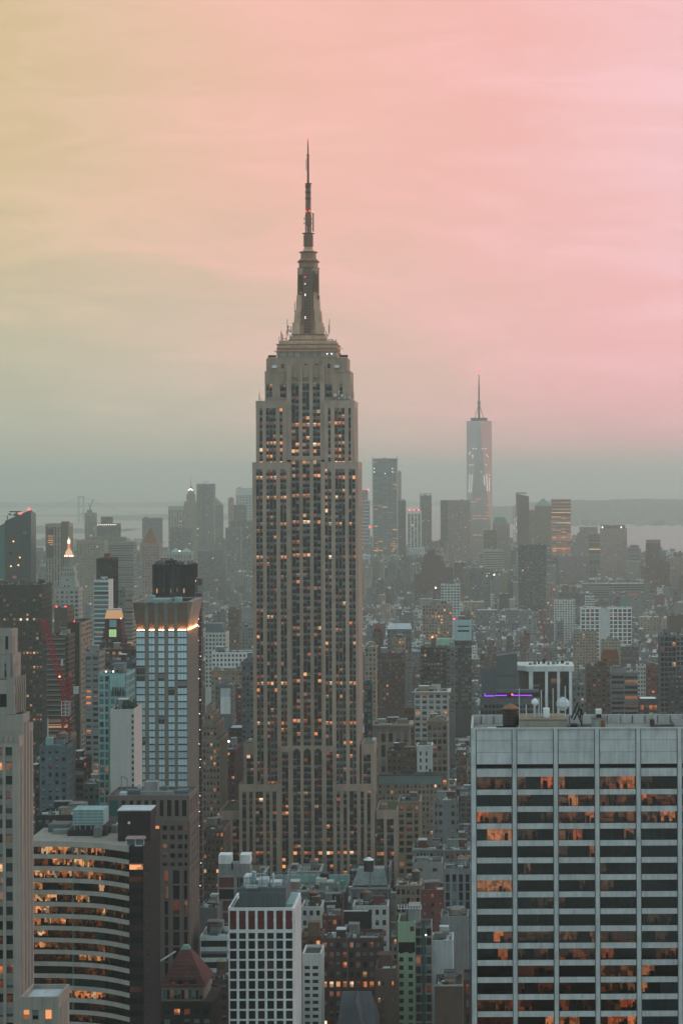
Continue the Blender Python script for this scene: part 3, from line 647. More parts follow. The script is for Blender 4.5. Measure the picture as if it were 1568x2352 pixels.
for i in range(NB):
    a, b = bayx(i)
    zt_ = ztop - .35
    # three tall cladding panels over a louvred slot, then the first belt
    for k in range(3):
        zb_, za_ = rz(490 + (718 - 490) * (k + 1) / 3), rz(490 + (718 - 490) * k / 3)
        boxpart(slab, 'cladding_panel', sl, a, b, -.02 - .01 * (k % 2), .34, zb_ + .03, (za_ - .03) if k else zt_)
    boxpart(slab, 'louvre', 'black', a, b, .9, 1.0, rz(748), rz(716)); boxpart(slab, 'spandrel_panel', sl, a, b, 0, .34, rz(796), rz(747))
    boxpart(slab, 'sill', 'steel', a, b, .36, .88, rz(748), rz(744))
    for k, (r0, r1) in enumerate(rows):
        zt1, zb1 = rz(r0), rz(r1); nxt = rows[k + 1][0] if k + 1 < len(rows) else r1 + 36
        if k < 18: boxpart(slab, 'spandrel_panel', sl, a, b, 0, .34, rz(nxt - 2), zb1)
        if i < 5 or (i == 5 and k < 19):
            n = 4
            for q in range(n):
                u0 = a + (b - a) * q / n; u1 = a + (b - a) * (q + 1) / n
                if COUNT.get('slab_w', 0) < 290 and i < 5 and k < 15: COUNT['slab_w'] = COUNT.get('slab_w', 0) + 1; piece(slab, 'window', clear_glass(), u0 + .04, u1 - .04, .22, .26, zb1 - .03, zt1 + .03)
                else: inter.box(u0 + .04, u1 - .04, .22, .26, zb1, zt1, 8)
            for q in range(n + 1):
                u = a + (b - a) * q / n; inter.box(u - .035, u + .035, .17, .31, zb1, zt1, 4)
            # the rooms behind the glass: floor, ceiling, self-glowing back wall, partitions, desks, lamps
            inter.box(a, b, .36, 6.1, zb1 - .9, zb1 - .35, 0); inter.box(a, b, .36, 6.1, zt1 + .12, zt1 + .3, 7)
            x = a; p = bright.get(k, .45)
            while x < b - .4:
                wdt = min(b - x, random.choice([1.4, 2.2, 3.0, 4.5, 8.5])); e = min(b, x + wdt)
                if b - e < .8: e = b
                on = random.random()
                dep = random.choice([2.2, 3.5, 5.2])
                if on < p * .42: mt = 2
                elif on < p * .8 + .12: mt = 3
                elif on < .80: mt = 1
                else: mt = 8
                if mt == 8: inter.box(x + .05, e - .05, .42, .5, zb1 - .1, zt1 + .1, 8)
                else:
                    inter.box(x, e, dep, dep + .15, zb1 - .35, zt1 + .12, mt)
                    if mt in (2, 3):
                        for _ in range(random.randint(1, 3)):
                            u = random.uniform(x, e - .3); hh = random.choice([.7, 1.0, 1.3, 1.7]); inter.box(u, min(e, u + random.uniform(.25, 1.1)), random.uniform(.7, 1.1), dep - .3, zb1 - .35, zb1 - .35 + hh, random.choice([4, 4, 0, 1]))
                        if random.random() < .5:
                            u = random.uniform(x, max(x + .1, e - .9)); inter.box(u, min(e, u + random.uniform(.4, 1.4)), 1.0, dep - .4, zt1 - .05, zt1 + .06, 5 if mt == 2 else 9)
                    if random.random() < .5: inter.box(e - .06, e + .06, .5, 4, zb1 - .35, zt1 + .1, 1)
                x = e
inter.build('lit_interior', imats, slab, 'stuff')
boxpart(slab, 'wall', sl, 0, Wd, .45, 6.1, rz(716), ztop - 2.4)
boxpart(slab, 'wall', sl, 0, .38, .4, SH, 0, ztop - 2.4); boxpart(slab, 'wall', sl, .4, Wd, SH - .5, SH, 0, ztop - 2.4); boxpart(slab, 'wall', sl, Wd - .39, Wd, .36, SH - .52, 0, rz(720))
boxpart(slab, 'roof', wall_mat('slab_roof', (.22, .205, .185), streak=.3, scale=.12), .5, Wd - .5, .5, SH - .6, ztop - 2.35, ztop - 1.9)
m = MB(); m.box(-.05, Wd, -.34, .44, ztop - .34, ztop); m.box(-.05, .42, .46, SH, ztop - 2.39, ztop); m.box(.44, Wd, SH - .5, SH + .02, ztop - 2.39, ztop + .1); m.build('parapet', sl, slab)
m = MB()
for k in range(22): x = 2 + k * 2.9; m.box(x, x + .16, SH - .75, SH - .51, ztop - 1.9, ztop - .1)
m.build('parapet_bracket', wm('brown'), slab)
rr = ztop - 1.9
pb = lambda n, mm, c0, c1, y0, y1, h, z=0: boxpart(slab, n, mm, rx(c0) * (D1 + y0) / D1, rx(c1) * (D1 + y0) / D1, y0, y1, rr + z, rr + z + h)
ph = wall_mat('penthouse_block', (.30, .26, .205), streak=.18, scale=.2)
pb('penthouse', ph, 437, 732, 4.5, 17, 3.0); pb('penthouse_cap', 'mid_grey', 434, 735, 4.4, 17.1, .18, 3.001); pb('penthouse_cap', 'tan', 434, 734, 4.45, 17.05, .10, 3.182)
pb('stair_head', ph, 892, 978, 8, 13, 2.9); pb('stair_head_cap', 'grey', 890, 980, 7.9, 13.1, .2, 2.901)
pb('door', 'pale_teal', 905, 930, 7.85, 7.98, 2.3); pb('door', 'rust', 945, 968, 7.85, 7.98, 1.6, 1.0)
pb('vent_cowl', 'charcoal', 917, 948, 9, 11, .8, 3.102); pb('vent_cowl', 'white', 914, 950, 8.8, 11.2, 1.0, 3.903)
pb('roof_unit', 'white', 585, 624, 8, 11, 1.9, 3.283)
pb('machine_pit', 'black', 1290, 1415, 5, 14, 1.0); pb('pit_wall', 'grey', 1416, 1500, 4, 18, 1.8); pb('roof_unit', 'wood', 1255, 1280, 18, 21, 1.6)
pb('roof_unit', 'charcoal', 755, 800, 8, 12, 1.6); pb('roof_curb', 'grey', 736, 752, 8, 12, 1.5); pb('roof_curb', 'gravel', 800, 885, 19, 21, .6)
m = MB()
for c0, c1, y0, y1 in ((225, 420, 15.4, 15.7), (225, 228, 3, 15.4), (330, 334, 9, 15), (230, 420, 9, 9.25)): m.box(rx(c0), rx(c1), y0, y1, rr + .3, rr + .6)
for a, b in (((758, 430), (800, 330)), ((775, 440), (812, 360)), ((798, 400), (828, 480)), ((812, 372), (830, 410)), ((812, 430), (824, 372))):
    P = lambda q: (rx(q[0]) * 1.02, 9.0, wz(1330, 1492.8 + q[1] / 2.7388, D1 + 9)); m.beam(P(a), P(b), .35)
m.build('roof_hoist', wm('charcoal'), slab)
for c0, z1_ in ((527, 328), (570, 250), (644, 240), (720, 225), (432, 235), (475, 340), (555, 300), (1056, 400)):
    m = MB(); x = rx(c0) * 1.02; zz = rr + (3.28 if 437 < c0 < 732 else 0); m.beam((x, 8.5, zz), (x, 8.5, wz(1330, 1492.8 + z1_ / 2.7388, D1 + 9)), .24 if c0 != 527 else .5); m.build('antenna_pole', wm('silver'), slab)
lamp(slab, rx(531) * 1.02, 8.5, wz(1330, 1492.8 + 326 / 2.7388, D1 + 9), .85, wm('white'), 'radome'); lamp(slab, rx(708) * 1.02, 9.5, wz(1330, 1492.8 + 340 / 2.7388, D1 + 9), 1.5, wm('silver'), 'radome')
m = MB(); m.box(rx(395), rx(420), 2, 4, rr, rr + .7); m.box(rx(230), rx(290), 11, 12.5, rr, rr + .8); m.build('roof_unit', wm('white'), slab)
footprint(wx0, wx0 + Wd, D1, D1 + SH, 'slab')
protect(1078, 1568, 1634, 2352, D1)

# wooden water tanks: one is built, the rest are copies
def water_tank(x, y, z, r, h, label, cone=None, body=None, seg=14, leg=None, group='rooftop water tanks'):
    leg = 2.2 if leg is None else leg
    t = thing('water_tank', label, 'water tank', (x, y, z), group)
    m = MB(); pr_ = [(r * 1.0, leg)]
    m.lathe([(r, leg), (r * .97, leg + h)], seg); m.build('barrel', body or wm('wood'), t)
    m = MB()
    for k in range(5): zz = leg + h * (.08 + .2 * k); m.lathe([(r * 1.015, zz), (r * 1.015, zz + .10)], seg)
    m.build('hoop', wm('charcoal'), t)
    m = MB(); m.lathe([(r * 1.10, leg + h + .01), (r * 1.06, leg + h + .18), (.12, leg + h + r * .66)], seg); m.build('roof', cone or wm('orange_roof'), t)
    m = MB(); m.box(-r * .9, r * .9, -r * .9, r * .9, leg - .35, leg - .02); m.build('platform', wm('charcoal'), t)
    for sx in (-1, 1):
        for sy in (-1, 1): boxpart(t, 'leg', 'charcoal', sx * r * .62 - .14, sx * r * .62 + .14, sy * r * .62 - .14, sy * r * .62 + .14, 0, leg - .351)
    return t
TANKS = {}
def tank_copy(src, x, y, z, s, label):
    c = src.copy(); C.objects.link(c); c.location = (x, y, z); c.scale = (s, s, s); tag(c, label, 'water tank', 'rooftop water tanks')
    for ch in list(src.children):
        d = ch.copy(); C.objects.link(d); d.parent = c
    return c
x, y, z = W(1172, 1652, D1 + 16)
water_tank(x, y, rr, 1.85 * 1.0, 3.6, 'wooden water tank with orange cone roof on the white office slab', leg=.9)
# ------------------------------------------------------------------ general building on a measured spot
CATS = {}
def site(x0, x1, yt, yb, D):
    ym = (yt + min(yb, 2352)) / 2
    return wx(x0, ym, D), wx(x1, ym, D), wz((x0 + x1) / 2, yt, D)
def clash(a, b, c, d, pad=.6):
    for (p, q, r, s, n) in FOOT:
        if a < q + pad and b > p - pad and c < s + pad and d > r - pad: return n
    return None
def roof_bits(root, w, dep, zr, n=2, wall='grey', big=1.0, rng=None):
    rng = rng or random
    if w < 5 or dep < 7: return
    for k in range(n):
        bw = min(w * .4, rng.uniform(3, 7) * big); bd = min(dep * .4, rng.uniform(3, 8) * big); bh = rng.uniform(2.2, 4.5) * big
        x = rng.uniform(-w / 2 + 1 + bw / 2, w / 2 - 1 - bw / 2); y = rng.uniform(1 + bd / 2 + dep * .15, dep - 1 - bd / 2)
        m = MB(); m.box(x - bw / 2, x + bw / 2, y - bd / 2, y + bd / 2, zr, zr + bh); m.box(x - bw / 2 - .15, x + bw / 2 + .15, y - bd / 2 - .15, y + bd / 2 + .15, zr + bh + .001, zr + bh + .25, 1)
        m.build('bulkhead', [wm(rng.choice([wall, wall, 'red_brick', 'grey', 'concrete', 'dark_brick', 'tan'])), wm(rng.choice(['silver', 'gravel', 'tar', 'grey']))], root)
    m = MB(); mm = [wm('silver'), wm('mid_grey'), wm('off_white'), wm('charcoal'), wm('wood'), wm('roof_teal'), wm('rust')]
    for k in range(n * 4 + 3):
        bw = rng.uniform(.5, 2.6); bd = rng.uniform(.5, 2.2); x = rng.uniform(-w / 2 + 1.6, w / 2 - 1.6); y = rng.uniform(1.5, dep - 1.8); m.box(x - bw / 2, x + bw / 2, y - bd / 2, y + bd / 2, zr + .002, zr + rng.uniform(.4, 1.9), rng.choice([0, 0, 1, 1, 2, 3, 3, 4, 5, 6]))
    for k in range(n):   # ducts and pipes laid across the roof, vent pipes standing on it
        x = rng.uniform(-w / 2 + 1, w / 2 - 1); y = rng.uniform(2, dep - 2); q = rng.uniform(2, w * .4)
        m.box(max(-w / 2 + .6, x - q), x, y, y + .5, zr + .3, zr + .8, rng.choice([0, 1, 2])); m.box(x, x + .5, y, min(dep - 1, y + q), zr + .3, zr + .8, rng.choice([0, 1]))
        for _ in range(3): u = rng.uniform(-w / 2 + 1, w / 2 - 1); v = rng.uniform(1.2, dep - 1.2); m.box(u, u + .22, v, v + .22, zr, zr + rng.uniform(1, 3.2), rng.choice([0, 3]))
    m.build('roof_units', mm, root, 'stuff')
LAST = {}
def bld(name, label, x0, x1, yt, yb, D, dep=26.0, wall='grey', cat=None, group=None, bits=None, tank=None, push=True, h=None, **k):
    cat = cat or {'t': 'tower', 'b': 'building', 'f': 'building'}.get(name.split('_')[-1][0], 'building')
    if h: D = FPX * (EYE - h) / (yt - PY + ROLL * ((x0 + x1) / 2 - PX))
    for tries in range(60):
        X0, X1, Z = site(x0, x1, yt, yb, D); c = clash(X0, X1, D, D + dep)
        if c is None or not push: break
        D += 3.0
    else: print('CLASH', label, c)
    if tries > 6: print('pushed', tries * 3, label, c)
    if Z < 4: print('TOO LOW', label, round(Z, 1)); Z = 6
    footprint(X0, X1, D, D + dep, label[:30]); protect(x0, x1, yt, yb, D)
    cx = (X0 + X1) / 2; w = X1 - X0
    r = thing(name, label, cat, (cx, D, 0), group)
    k.setdefault('sides', 'R' if cx < 0 else 'L'); k.setdefault('zmin', max(0, wz((x0 + x1) / 2, min(yb, 2380) + 80, D)))
    k.setdefault('par', 1.0); k.setdefault('top', 1.8)
    if D > 2600: k.setdefault('proud', .6)
    tier(r, -w / 2, w / 2, 0, dep, 0, Z, wall, D=D, **k)
    if bits is None: bits = 2 if D < 2600 else 1
    if bits: roof_bits(r, w, dep, Z - k['par'] + .01, bits, wall if isinstance(wall, str) else 'grey')
    LAST.update(root=r, w=w, Z=Z, D=D, cx=cx, dep=dep)
    if tank:
        rt, lab = tank[0], tank[1]; water_tank(cx + (tank[2] if len(tank) > 2 else 0) * w, D + dep * .5, Z - k['par'], rt, rt * 1.9, lab, cone=wm(tank[3]) if len(tank) > 3 else None, body=wm(tank[4]) if len(tank) > 4 else None, leg=tank[5] if len(tank) > 5 else None)
    return r
def lx(px, py=None): return wx(px, py or 1800, LAST['D']) - LAST['cx']
def lz(py): return wz(LAST['cx'] / LAST['D'] * FPX + PX, py, LAST['D'])

# ------------------------------------------------------------------ limestone stepped tower at the left edge
D = 556.0; X0 = wx(45.7, 2000, D); s = D / FPX
r = thing('stepped_tower', 'pale limestone stepped tower cut off by the left edge of the picture', 'tower', (X0, D, 0))
ls = wall_mat('tower_limestone', (.32, .275, .235), streak=.14, scale=.35)
Z = lambda py, px=20, dd=0: wz(px, py, D + dd)
L = lambda px: (px - 45.7) * s
g1 = [(.36, G_BLACK), (.2, G_DARK), (.12, G_BLIND), (.14, ROOM), (.12, ROOM_DIM), (.06, LIT_DIM)]
cl = [(L(a) - L(-60), L(b) - L(-60)) for a, b in ((-52, -36), (-28, -20), (-9, 7), (14.2, 29.8))]
kw2 = dict(fh=33.35 * s, sr=.40, D=D, gl=g1, proud=.5, indiv=True, roof='gravel', spandrel=wall_mat('tower_spandrel', (.25, .215, .18), streak=.15, scale=.4))
scl = [(.9, 1.7), (2.2, 3.0), (4.1, 4.5)]
tier(r, L(-60), 0, 0, 5.0, 0, Z(1693), ls, cols=cl, scols=scl, sides='R', top=2.4, par=.4, zmin=Z(2360), **kw2)
tier(r, L(-60), 0, 5.05, 12.5, 0, Z(1646), ls, cols=[], scols=[(.9, 1.6), (2.2, 2.9), (4.6, 5.3), (5.9, 6.6)], sides='R', top=2.0, zmin=Z(2360), **kw2)
tier(r, L(-60), 0, 12.55, 17.0, 0, Z(1675), ls, cols=[], scols=[(.8, 1.5), (2.2, 2.9)], sides='R', top=2.0, zmin=Z(2360), **kw2)
cl2 = [(L(a) - L(-60), L(b) - L(-60)) for a, b in ((-52, -40), (-28, -20), (-9, 10.5))]
kw3 = dict(kw2); kw3['spandrel'] = None; kw3['sr'] = .08
tier(r, L(-60), L(25.5), 5.06, 18.5, Z(1646), Z(1566), ls, cols=cl2, scols=[(.9, 2.0), (5.0, 5.9), (6.6, 7.5), (9.6, 10.4)], sides='R', top=3.4, **kw3)
tier(r, L(-60), L(17), 8, 17, Z(1566), Z(1510), ls, cols=[(6.0, 6.8), (7.3, 8.0)], scols=[(.8, 1.4), (2.8, 3.4), (5, 5.5)], sides='R', top=2.2, **kw3)
tier(r, L(-60), L(12), 9, 16, Z(1510), Z(1452), ls, cols=[(6.0, 6.7)], scols=[(.8, 1.4), (2.8, 3.4)], sides='R', top=1.6, **kw3)
m = MB()
for px in (4, 16, 28, 40): m.box(L(px) - .5, L(px) + .5, -.25, -.01, Z(1705), Z(1688))
for k in range(5): m.box(L(26) + .05, L(26) + .3, 5.5 + k * 2.6, 6.3 + k * 2.6, Z(1580), Z(1562))
m.box(L(28), L(38), 6.2, 8.5, Z(1693) - .4, Z(1678))
for px in (11.5, 17.5, 23.5): m.box(L(px) - .35, L(px) + .3, 4.75, 5.05, Z(1646) + .1, Z(1560))
for px in (5, 11, 15.5): m.box(L(px) - .3, L(px) + .3, 7.7, 7.98, Z(1566) + .1, Z(1506))
for k in range(5): m.box(L(25.5) + .06, L(25.5) + .35, 6.2 + k * 2.5, 6.6 + k * 2.5, Z(1646) + .1, Z(1562))
m.build('stone_finial', ls, r, 'stuff'); footprint(X0 - 14, X0, D, D + 19, 'stepped tower'); protect(-5, 78, 1450, 2352, D)
D = 520.0; XA = wx(135, 2310, D); XB = wx(48, 2310, D); za = wz(90, 2290, D)
r = thing('low_wing', 'low limestone wing with a pale flat roof in the bottom left corner', 'building', ((XA + XB) / 2, D, 0)); w = XA - XB; q = lambda px: (px - 48) * D / FPX
tier(r, -w / 2, w / 2, 0, 13.4, 0, za, ls, D=D, fh=3.4, sr=.35, cols=[(q(a), q(b)) for a, b in ((54.5, 68), (75, 89), (104.5, 119))], scols=[(1.5, 2.2), (3.6, 4.3), (6.5, 7.2), (9, 9.8)], sides='R', top=2.9, par=1.0, proud=.35,
     gl=[(.5, LIT), (.2, ROOM), (.3, G_DARK)], roof='silver', indiv=True, zmin=za - 14, spandrel='warm_stone')
m = MB()
for a, b in ((50, 53), (70.5, 73), (91, 95), (100, 103), (121, 124)): m.box(q(a) - w / 2, q(b) - w / 2, -.2, -.06, za - 2.6, za + .1)
m.build('stone_pier', ls, r, 'stuff'); roof_bits(r, w * .5, 12, za - 1, 1); footprint(XB, XA, D, D + 14, 'wing'); protect(48, 160, 2259, 2352, D)

# ------------------------------------------------------------------ curved office block, its rooms lit
path = [(60, 737.5), (110, 737.2), (150, 736.6), (185, 735.6), (215, 734.2), (240, 732.4), (262, 730), (280, 727.6), (297.5, 725)]
pts = [Vector((wx(px, 2140, d), d)) for px, d in path]
O = pts[0].copy(); pts = [p - O for p in pts]
cb = thing('curved_office_block', 'curved concrete office block with lit open-plan floors, lower left', 'office building', (O.x, O.y, 0))
def along(step):
    res = []; acc = 0.0
    for a, b in zip(pts, pts[1:]):
        n = max(1, round((b - a).length / step))
        for i in range(n): res.append((a.lerp(b, i / n), a.lerp(b, (i + 1) / n)))
    return res
cz = lambda py: wz(180, py, 735.5)
rowpx = 27.45; conc = wall_mat('curved_concrete', (.36, .315, .275), streak=.14, scale=.5)
seg = along(2.35); inter = MB()
imats = [wall_mat('room_floor', (.10, .07, .05)), wall_mat('room_wall', (.16, .10, .07)), ROOM, ROOM_DIM, wm('black'), TUBE, TUBE_HOT, MATS['ceiling'], wm('deep_teal'), TUBE_DIM]
ztop = cz(1933.5)
cbm = bpy.data.meshes.new('x'); COUNT['cb'] = 0
rowp = [1.0, .75, 1.05, .55, .5, .85, .8, .7, .8, .35, .3, .45, .45, .4, .35, .4]
for kk in range(16):
    z1 = cz(1946.5 + kk * rowpx); z0 = cz(1963.6 + kk * rowpx); zn = cz(1946.5 + (kk + 1) * rowpx)
    state = None; left = 0
    for i, (a, b) in enumerate(seg):
        d = b - a; L_ = d.length; ang = math.atan2(d.y, d.x); mid = (a + b) / 2
        nrm = Vector((-d.y, d.x)).normalized()
        def pane(name, mat, c, th, za, zb, trim=.03, fr=0.0):
            p = mid + nrm * c
            return link(name, unit_box(mat), cb, None, (p.x, p.y, (za + zb) / 2), (L_ - trim, th, zb - za), ang)
        if kk == 0: pane('cladding_panel', conc, .2, .4, z1 + .02, ztop)
        pane('spandrel_panel', conc, .2, .4, zn + .02, z0 - .02)
        if COUNT['cb'] < 290: COUNT['cb'] += 1; pane('window', clear_glass(), .28, .04, z0 - .03, z1 + .03, .06)
        # room behind this length of glass, lamplight put into its back wall as glow
        def quadbox(c0, c1, za, zb, mt, e0=0.0, e1=1.0):
            p0 = a + d * e0; p1 = a + d * e1
            lo = [(*(p0 + nrm * c0), za), (*(p1 + nrm * c0), za), (*(p1 + nrm * c1), za), (*(p0 + nrm * c1), za)]
            inter.frustum(lo, [(x, y, zb) for x, y, _ in lo], mt)
        quadbox(.42, 7.8, z0 - .75, z0 - .3, 0); quadbox(.42, 7.8, z1 + .1, z1 + .25, 7)
        if left <= 0:
            left = random.choice([2, 3, 4, 6]); p = rowp[kk] * (1.0 if i < len(seg) * .85 else .6); u = random.random(); state = 2 if u < p * .8 else 3 if u < p * 1.1 + .12 else 1 if u < .85 else 8; dep_ = random.choice([1.8, 3.0, 5.0])
            if random.random() < .6: quadbox(.6, min(7, dep_ + 1), z0 - .3, z1 + .1, 1 if state != 8 else 8, .0, .05)
        left -= 1
        if state == 8: quadbox(.45, .55, z0 - .2, z1 + .1, 8, .02, .98)
        else:
            quadbox(dep_, dep_ + .2, z0 - .3, z1 + .1, state)
            if state in (2, 3):
                for _ in range(random.randint(1, 3)):
                    e = random.uniform(0, .7); h_ = random.choice([.5, .75, 1.0, 1.5]); c = random.uniform(.8, dep_ - 1.2); quadbox(c, c + .8, z0 - .3, z0 - .3 + h_, random.choice([4, 4, 1, 0]), e, e + random.uniform(.15, .3))
                if random.random() < .75:
                    c = random.uniform(.9, dep_ - 1); e = random.uniform(0, .6); quadbox(c, c + .5, z1 - .12, z1 + .08, 6 if state == 2 else 5, e, e + .35)
    if kk < 14:
        for i in (6, 12, 16, 22):
            if i < len(seg):
                a, b = seg[i]; d = b - a; nrm = Vector((-d.y, d.x)).normalized(); p = a + nrm * .36; link('mullion', unit_box(wm('pale_teal')), cb, None, (p.x, p.y, (z0 + z1) / 2), (.75, .06, z1 - z0 - .02), math.atan2(d.y, d.x))
inter.build('lit_interior', imats, cb, 'stuff')
back = 30.0
m = MB(); poly = [(p.x, p.y + 8.2) for p in pts]; ring_ = poly + [(pts[-1].x, pts[-1].y + back + 15), (pts[0].x, pts[0].y + back)]
m.frustum([(x, y, 0) for x, y in ring_], [(x, y, ztop - .7) for x, y in ring_]); m.build('inner_core', wm('dark_brown'), cb)
m = MB(); poly = [(p.x, p.y + .42) for p in pts]; ring_ = poly + [(pts[-1].x, pts[-1].y + back + 15), (pts[0].x, pts[0].y + back)]
m.frustum([(x, y, ztop - .69) for x, y in ring_], [(x, y, ztop - .3) for x, y in ring_]); m.build('roof', wall_mat('curved_roof', (.29, .25, .215), streak=.2, scale=.3), cb)
# dark end tower of the same block
XD0 = wx(298, 2140, 725) - O.x; XD1 = wx(330.5, 2140, 725) - O.x; YD = 725 - O.y; blk = wall_mat('dark_metal_cladding', (.013, .012, .014), rough=.9, streak=.3)
kwd = dict(D=725, fh=rowpx * 742 / FPX, sr=.52, gl=[(.62, G_BLACK), (.16, ROOM_DIM), (.12, ROOM), (.1, G_BRONZE)], proud=.25, sides='', pr=.04)
tier(cb, XD0 + .02, XD1, YD - .5, YD + 36, 0, cz(1933) + .1, blk, bay=4.6, top=1.6, par=1.0, roof='silver', zmin=cz(2380), wall_name='dark_wing', **kwd)
m = MB()
for k in range(34): z = cz(1950 + k * 12); m.box(XD1 + .06, XD1 + .16, YD + .2, YD + 35.7, z, z + .12)
m.build('side_rib', wm('charcoal'), cb)
px2 = lambda p, d=738: wx(p, 1900, d) - O.x
m = MB(); m.box(px2(271), px2(346), YD + 13, YD + 24, ztop - .3, cz(1866)); m.build('plant_room', wall_mat('dark_plant_room', (.030, .022, .026), streak=.3), cb)
m = MB(); m.box(px2(270), px2(347), YD + 12.9, YD + 24.2, cz(1866) + .002, cz(1866) + .35); m.build('plant_room_cap', wm('silver'), cb)
lamp(cb, px2(297), YD + 12.7, cz(1893), .45, wm('white'), 'floodlight')
m = MB(); x0, x1 = px2(291, 728), px2(333, 728); zz = cz(1933) + .1
for x in (x0, (x0 + x1) / 2, x1 - .2): m.box(x, x + .2, YD + 1.6, YD + 1.8, zz, zz + 2.0)
m.build('kiosk_frame', wm('silver'), cb); boxpart(cb, 'kiosk_wall', 'blue_grey', x0 + .3, x1 - .3, YD + 2.6, YD + 3.4, zz, zz + 1.8)
m = MB(); m.rect_frustum((x0 - .3, x1 + .3, YD + 1.3, YD + 4), zz + 2.02, (x0 + .2, x1, YD + 2.4, YD + 4), zz + 2.7); m.build('kiosk_awning', wm('pink_stone'), cb)
for a, b, c, e, h0, h1, mt in ((150, 222, 14, 24, 3.2, 8.2, 'pale_teal'), (140, 232, 12, 26, 0, 1.8, 'charcoal'), (235, 255, 18, 22, 0, 2.4, 'grey'), (100, 140, 16, 26, 0, 1.4, 'grey'), (84, 132, 20, 28, 0, 2.6, 'mid_grey'), (240, 300, 22, 28, 0, 2.2, 'silver'), (206, 222, 8, 12, 0, 3.4, 'steel')):
    boxpart(cb, 'roof_unit', mt, px2(a), px2(b), c, e, ztop - .3 + h0, ztop - .3 + h1)
m = MB()
for k in range(6): m.box(px2(152 + k * 13), px2(155 + k * 13), 14.2, 14.6, ztop + 1.5, ztop + 2.9)
for k in range(5): m.box(px2(151), px2(221), 13.9, 13.99, ztop + 3.4 + k, ztop + 3.7 + k)
m.build('cooling_louvre', wm('steel'), cb); footprint(O.x, O.x + XD1, 724, 790, 'curved'); protect(77, 372, 1868, 2352, 735)

# ------------------------------------------------------------------ red pyramid roof
bld('pyramid_roof_building', 'dark brick building with a steep red pyramid roof at the bottom', 350, 486, 2300, 2352, 800, 26, 'dark_brown', fh=3.6, bay=3.2, pr=.4, sr=.45, gl=glaze(.10, 'dark', .12), bits=0, top=2.6, cornice=.7, par=.6)
r = LAST['root']; w = LAST['w'] / 2; Zr = LAST['Z'] - .6
boxpart(r, 'attic', wm('warm_stone'), -w + 3, w - 3, 2.5, 24, Zr, Zr + 5.2)
for k in range(11): x = -w + 4 + k * (2 * w - 8) / 10; piece(r, 'attic_window', random.choice([G_DARK, LIT_DIM, G_BLIND, G_TEAL]), x - .5, x + .5, 2.38, 2.48, Zr + .8, Zr + 4)
m = MB(); m.rect_frustum((-w + 2.2, w - 2.2, 1.8, 24.6), Zr + 5.2, (-2.2, 1.4, 11.5, 15.5), Zr + 16.2); m.build('pyramid_roof', wall_mat('red_tile_roof', (.125, .042, .042), streak=.35, scale=.5), r)
m = MB()
for k in range(9):
    t = k / 9; zz = Zr + 5.5 + 10.5 * t; hw = (w - 2.2) * (1 - t) + 1.8 * t; m.box(-hw - .05, hw - .4, 1.75 + 9.7 * t, 1.95 + 9.7 * t, zz, zz + .16)
m.build('roof_rib', wm('maroon'), r, 'stuff')
m = MB(); m.rect_frustum((-2, 1.2, 11.4, 15.4), Zr + 16.2, (-1.2, .6, 12.4, 14.4), Zr + 17.6); m.build('roof_cap', wm('copper'), r)
m = MB(); m.box(-4.5, 4.8, 2.6, 5.5, Zr + 5.3, Zr + 7.6); m.build('dormer', wm('dark_brown'), r)
for k in range(4): piece(r, 'dormer_window', random.choice([G_DARK, ROOM_DIM]), -4 + k * 2.2, -2.4 + k * 2.2, 2.5, 2.58, Zr + 5.6, Zr + 7.2)
boxpart(r, 'chimney', 'charcoal', -w - 1.0, -w + 1.4, 3, 6, Zr, Zr + 15); m = MB(); m.beam((-w + .2, 4, Zr + 12.5), (-3.5, 10, Zr + 15.9), .45); m.build('roof_stay', wm('silver'), r)

# ------------------------------------------------------------------ white gridded tower at the bottom
bld('gridded_tower', 'white gridded tower with dark red panels along its top storey, bottom centre', 525, 674.5, 2085, 2352, 783, 28.5, 'white', fh=23.0 * 783 / FPX, cols=None, bay=53 / 2.529 * 783 / FPX, pr=.27, sr=.16, sbay=1.9, spr=.55, top=1.0,
    gl=[(.72, G_BLACK), (.12, G_BRONZE), (.08, G_DARK), (.02, LIT_DIM)], par=1.2, roof='tar', proud=.6, bits=0, indiv=True, zmin=0)
r = LAST['root']; w = LAST['w'] / 2; Zr = LAST['Z']
sx = LAST['D'] / FPX
for k in range(7):
    a = -w + (k + .165) * 2 * w / 7; b = -w + (k + .835) * 2 * w / 7; z1 = Zr - 1.0
    boxpart(r, 'red_panel', wall_mat('red_spandrel', (.14, .016, .02), rough=.5, streak=.25, scale=.5), a + .02, b - .02, .03, .08, z1 - 43 * sx, z1 - .05)
boxpart(r, 'grid_beam', 'white', -w - .03, w + .03, -.04, .11, Zr - 1.0 - 51 * sx, Zr - 1.0 - 44.5 * sx)
m = MB(); px = lambda p: (p - 599.75) * sx
m.box(px(548), px(655), 3, 24, Zr - 1.2, Zr + 4.6, 0); m.box(px(549), px(655), 4, 22, Zr + 4.61, Zr + 6.0, 1)
for k in range(13): m.box(px(549) + k * 1.22, px(549) + .5 + k * 1.22, 2.8, 2.99, Zr - 1, Zr + 4.2, 1)
m.build('plant_room', [wm('mid_grey'), wm('blue_grey')], r, 'stuff')
m = MB()
for a, b, c, d, e, f in ((556, 572, 6, 14, 6, 9.5), (560, 600, 10, 16, 6, 7.6), (575, 583, 6, 9, 7.6, 11), (590, 612, 6, 12, 6, 8.6), (616, 640, 8, 14, 6, 7.2), (622, 626, 6, 8, 6, 10.4), (562, 590, 3.4, 5, 6, 7), (655, 672, 4, 24, -1.1, .6)): m.box(px(a), px(b), c, d, Zr + e, Zr + f, int(a) % 2)
m.build('roof_unit', [wm('silver'), wm('pale_teal')], r, 'stuff')
m = MB()
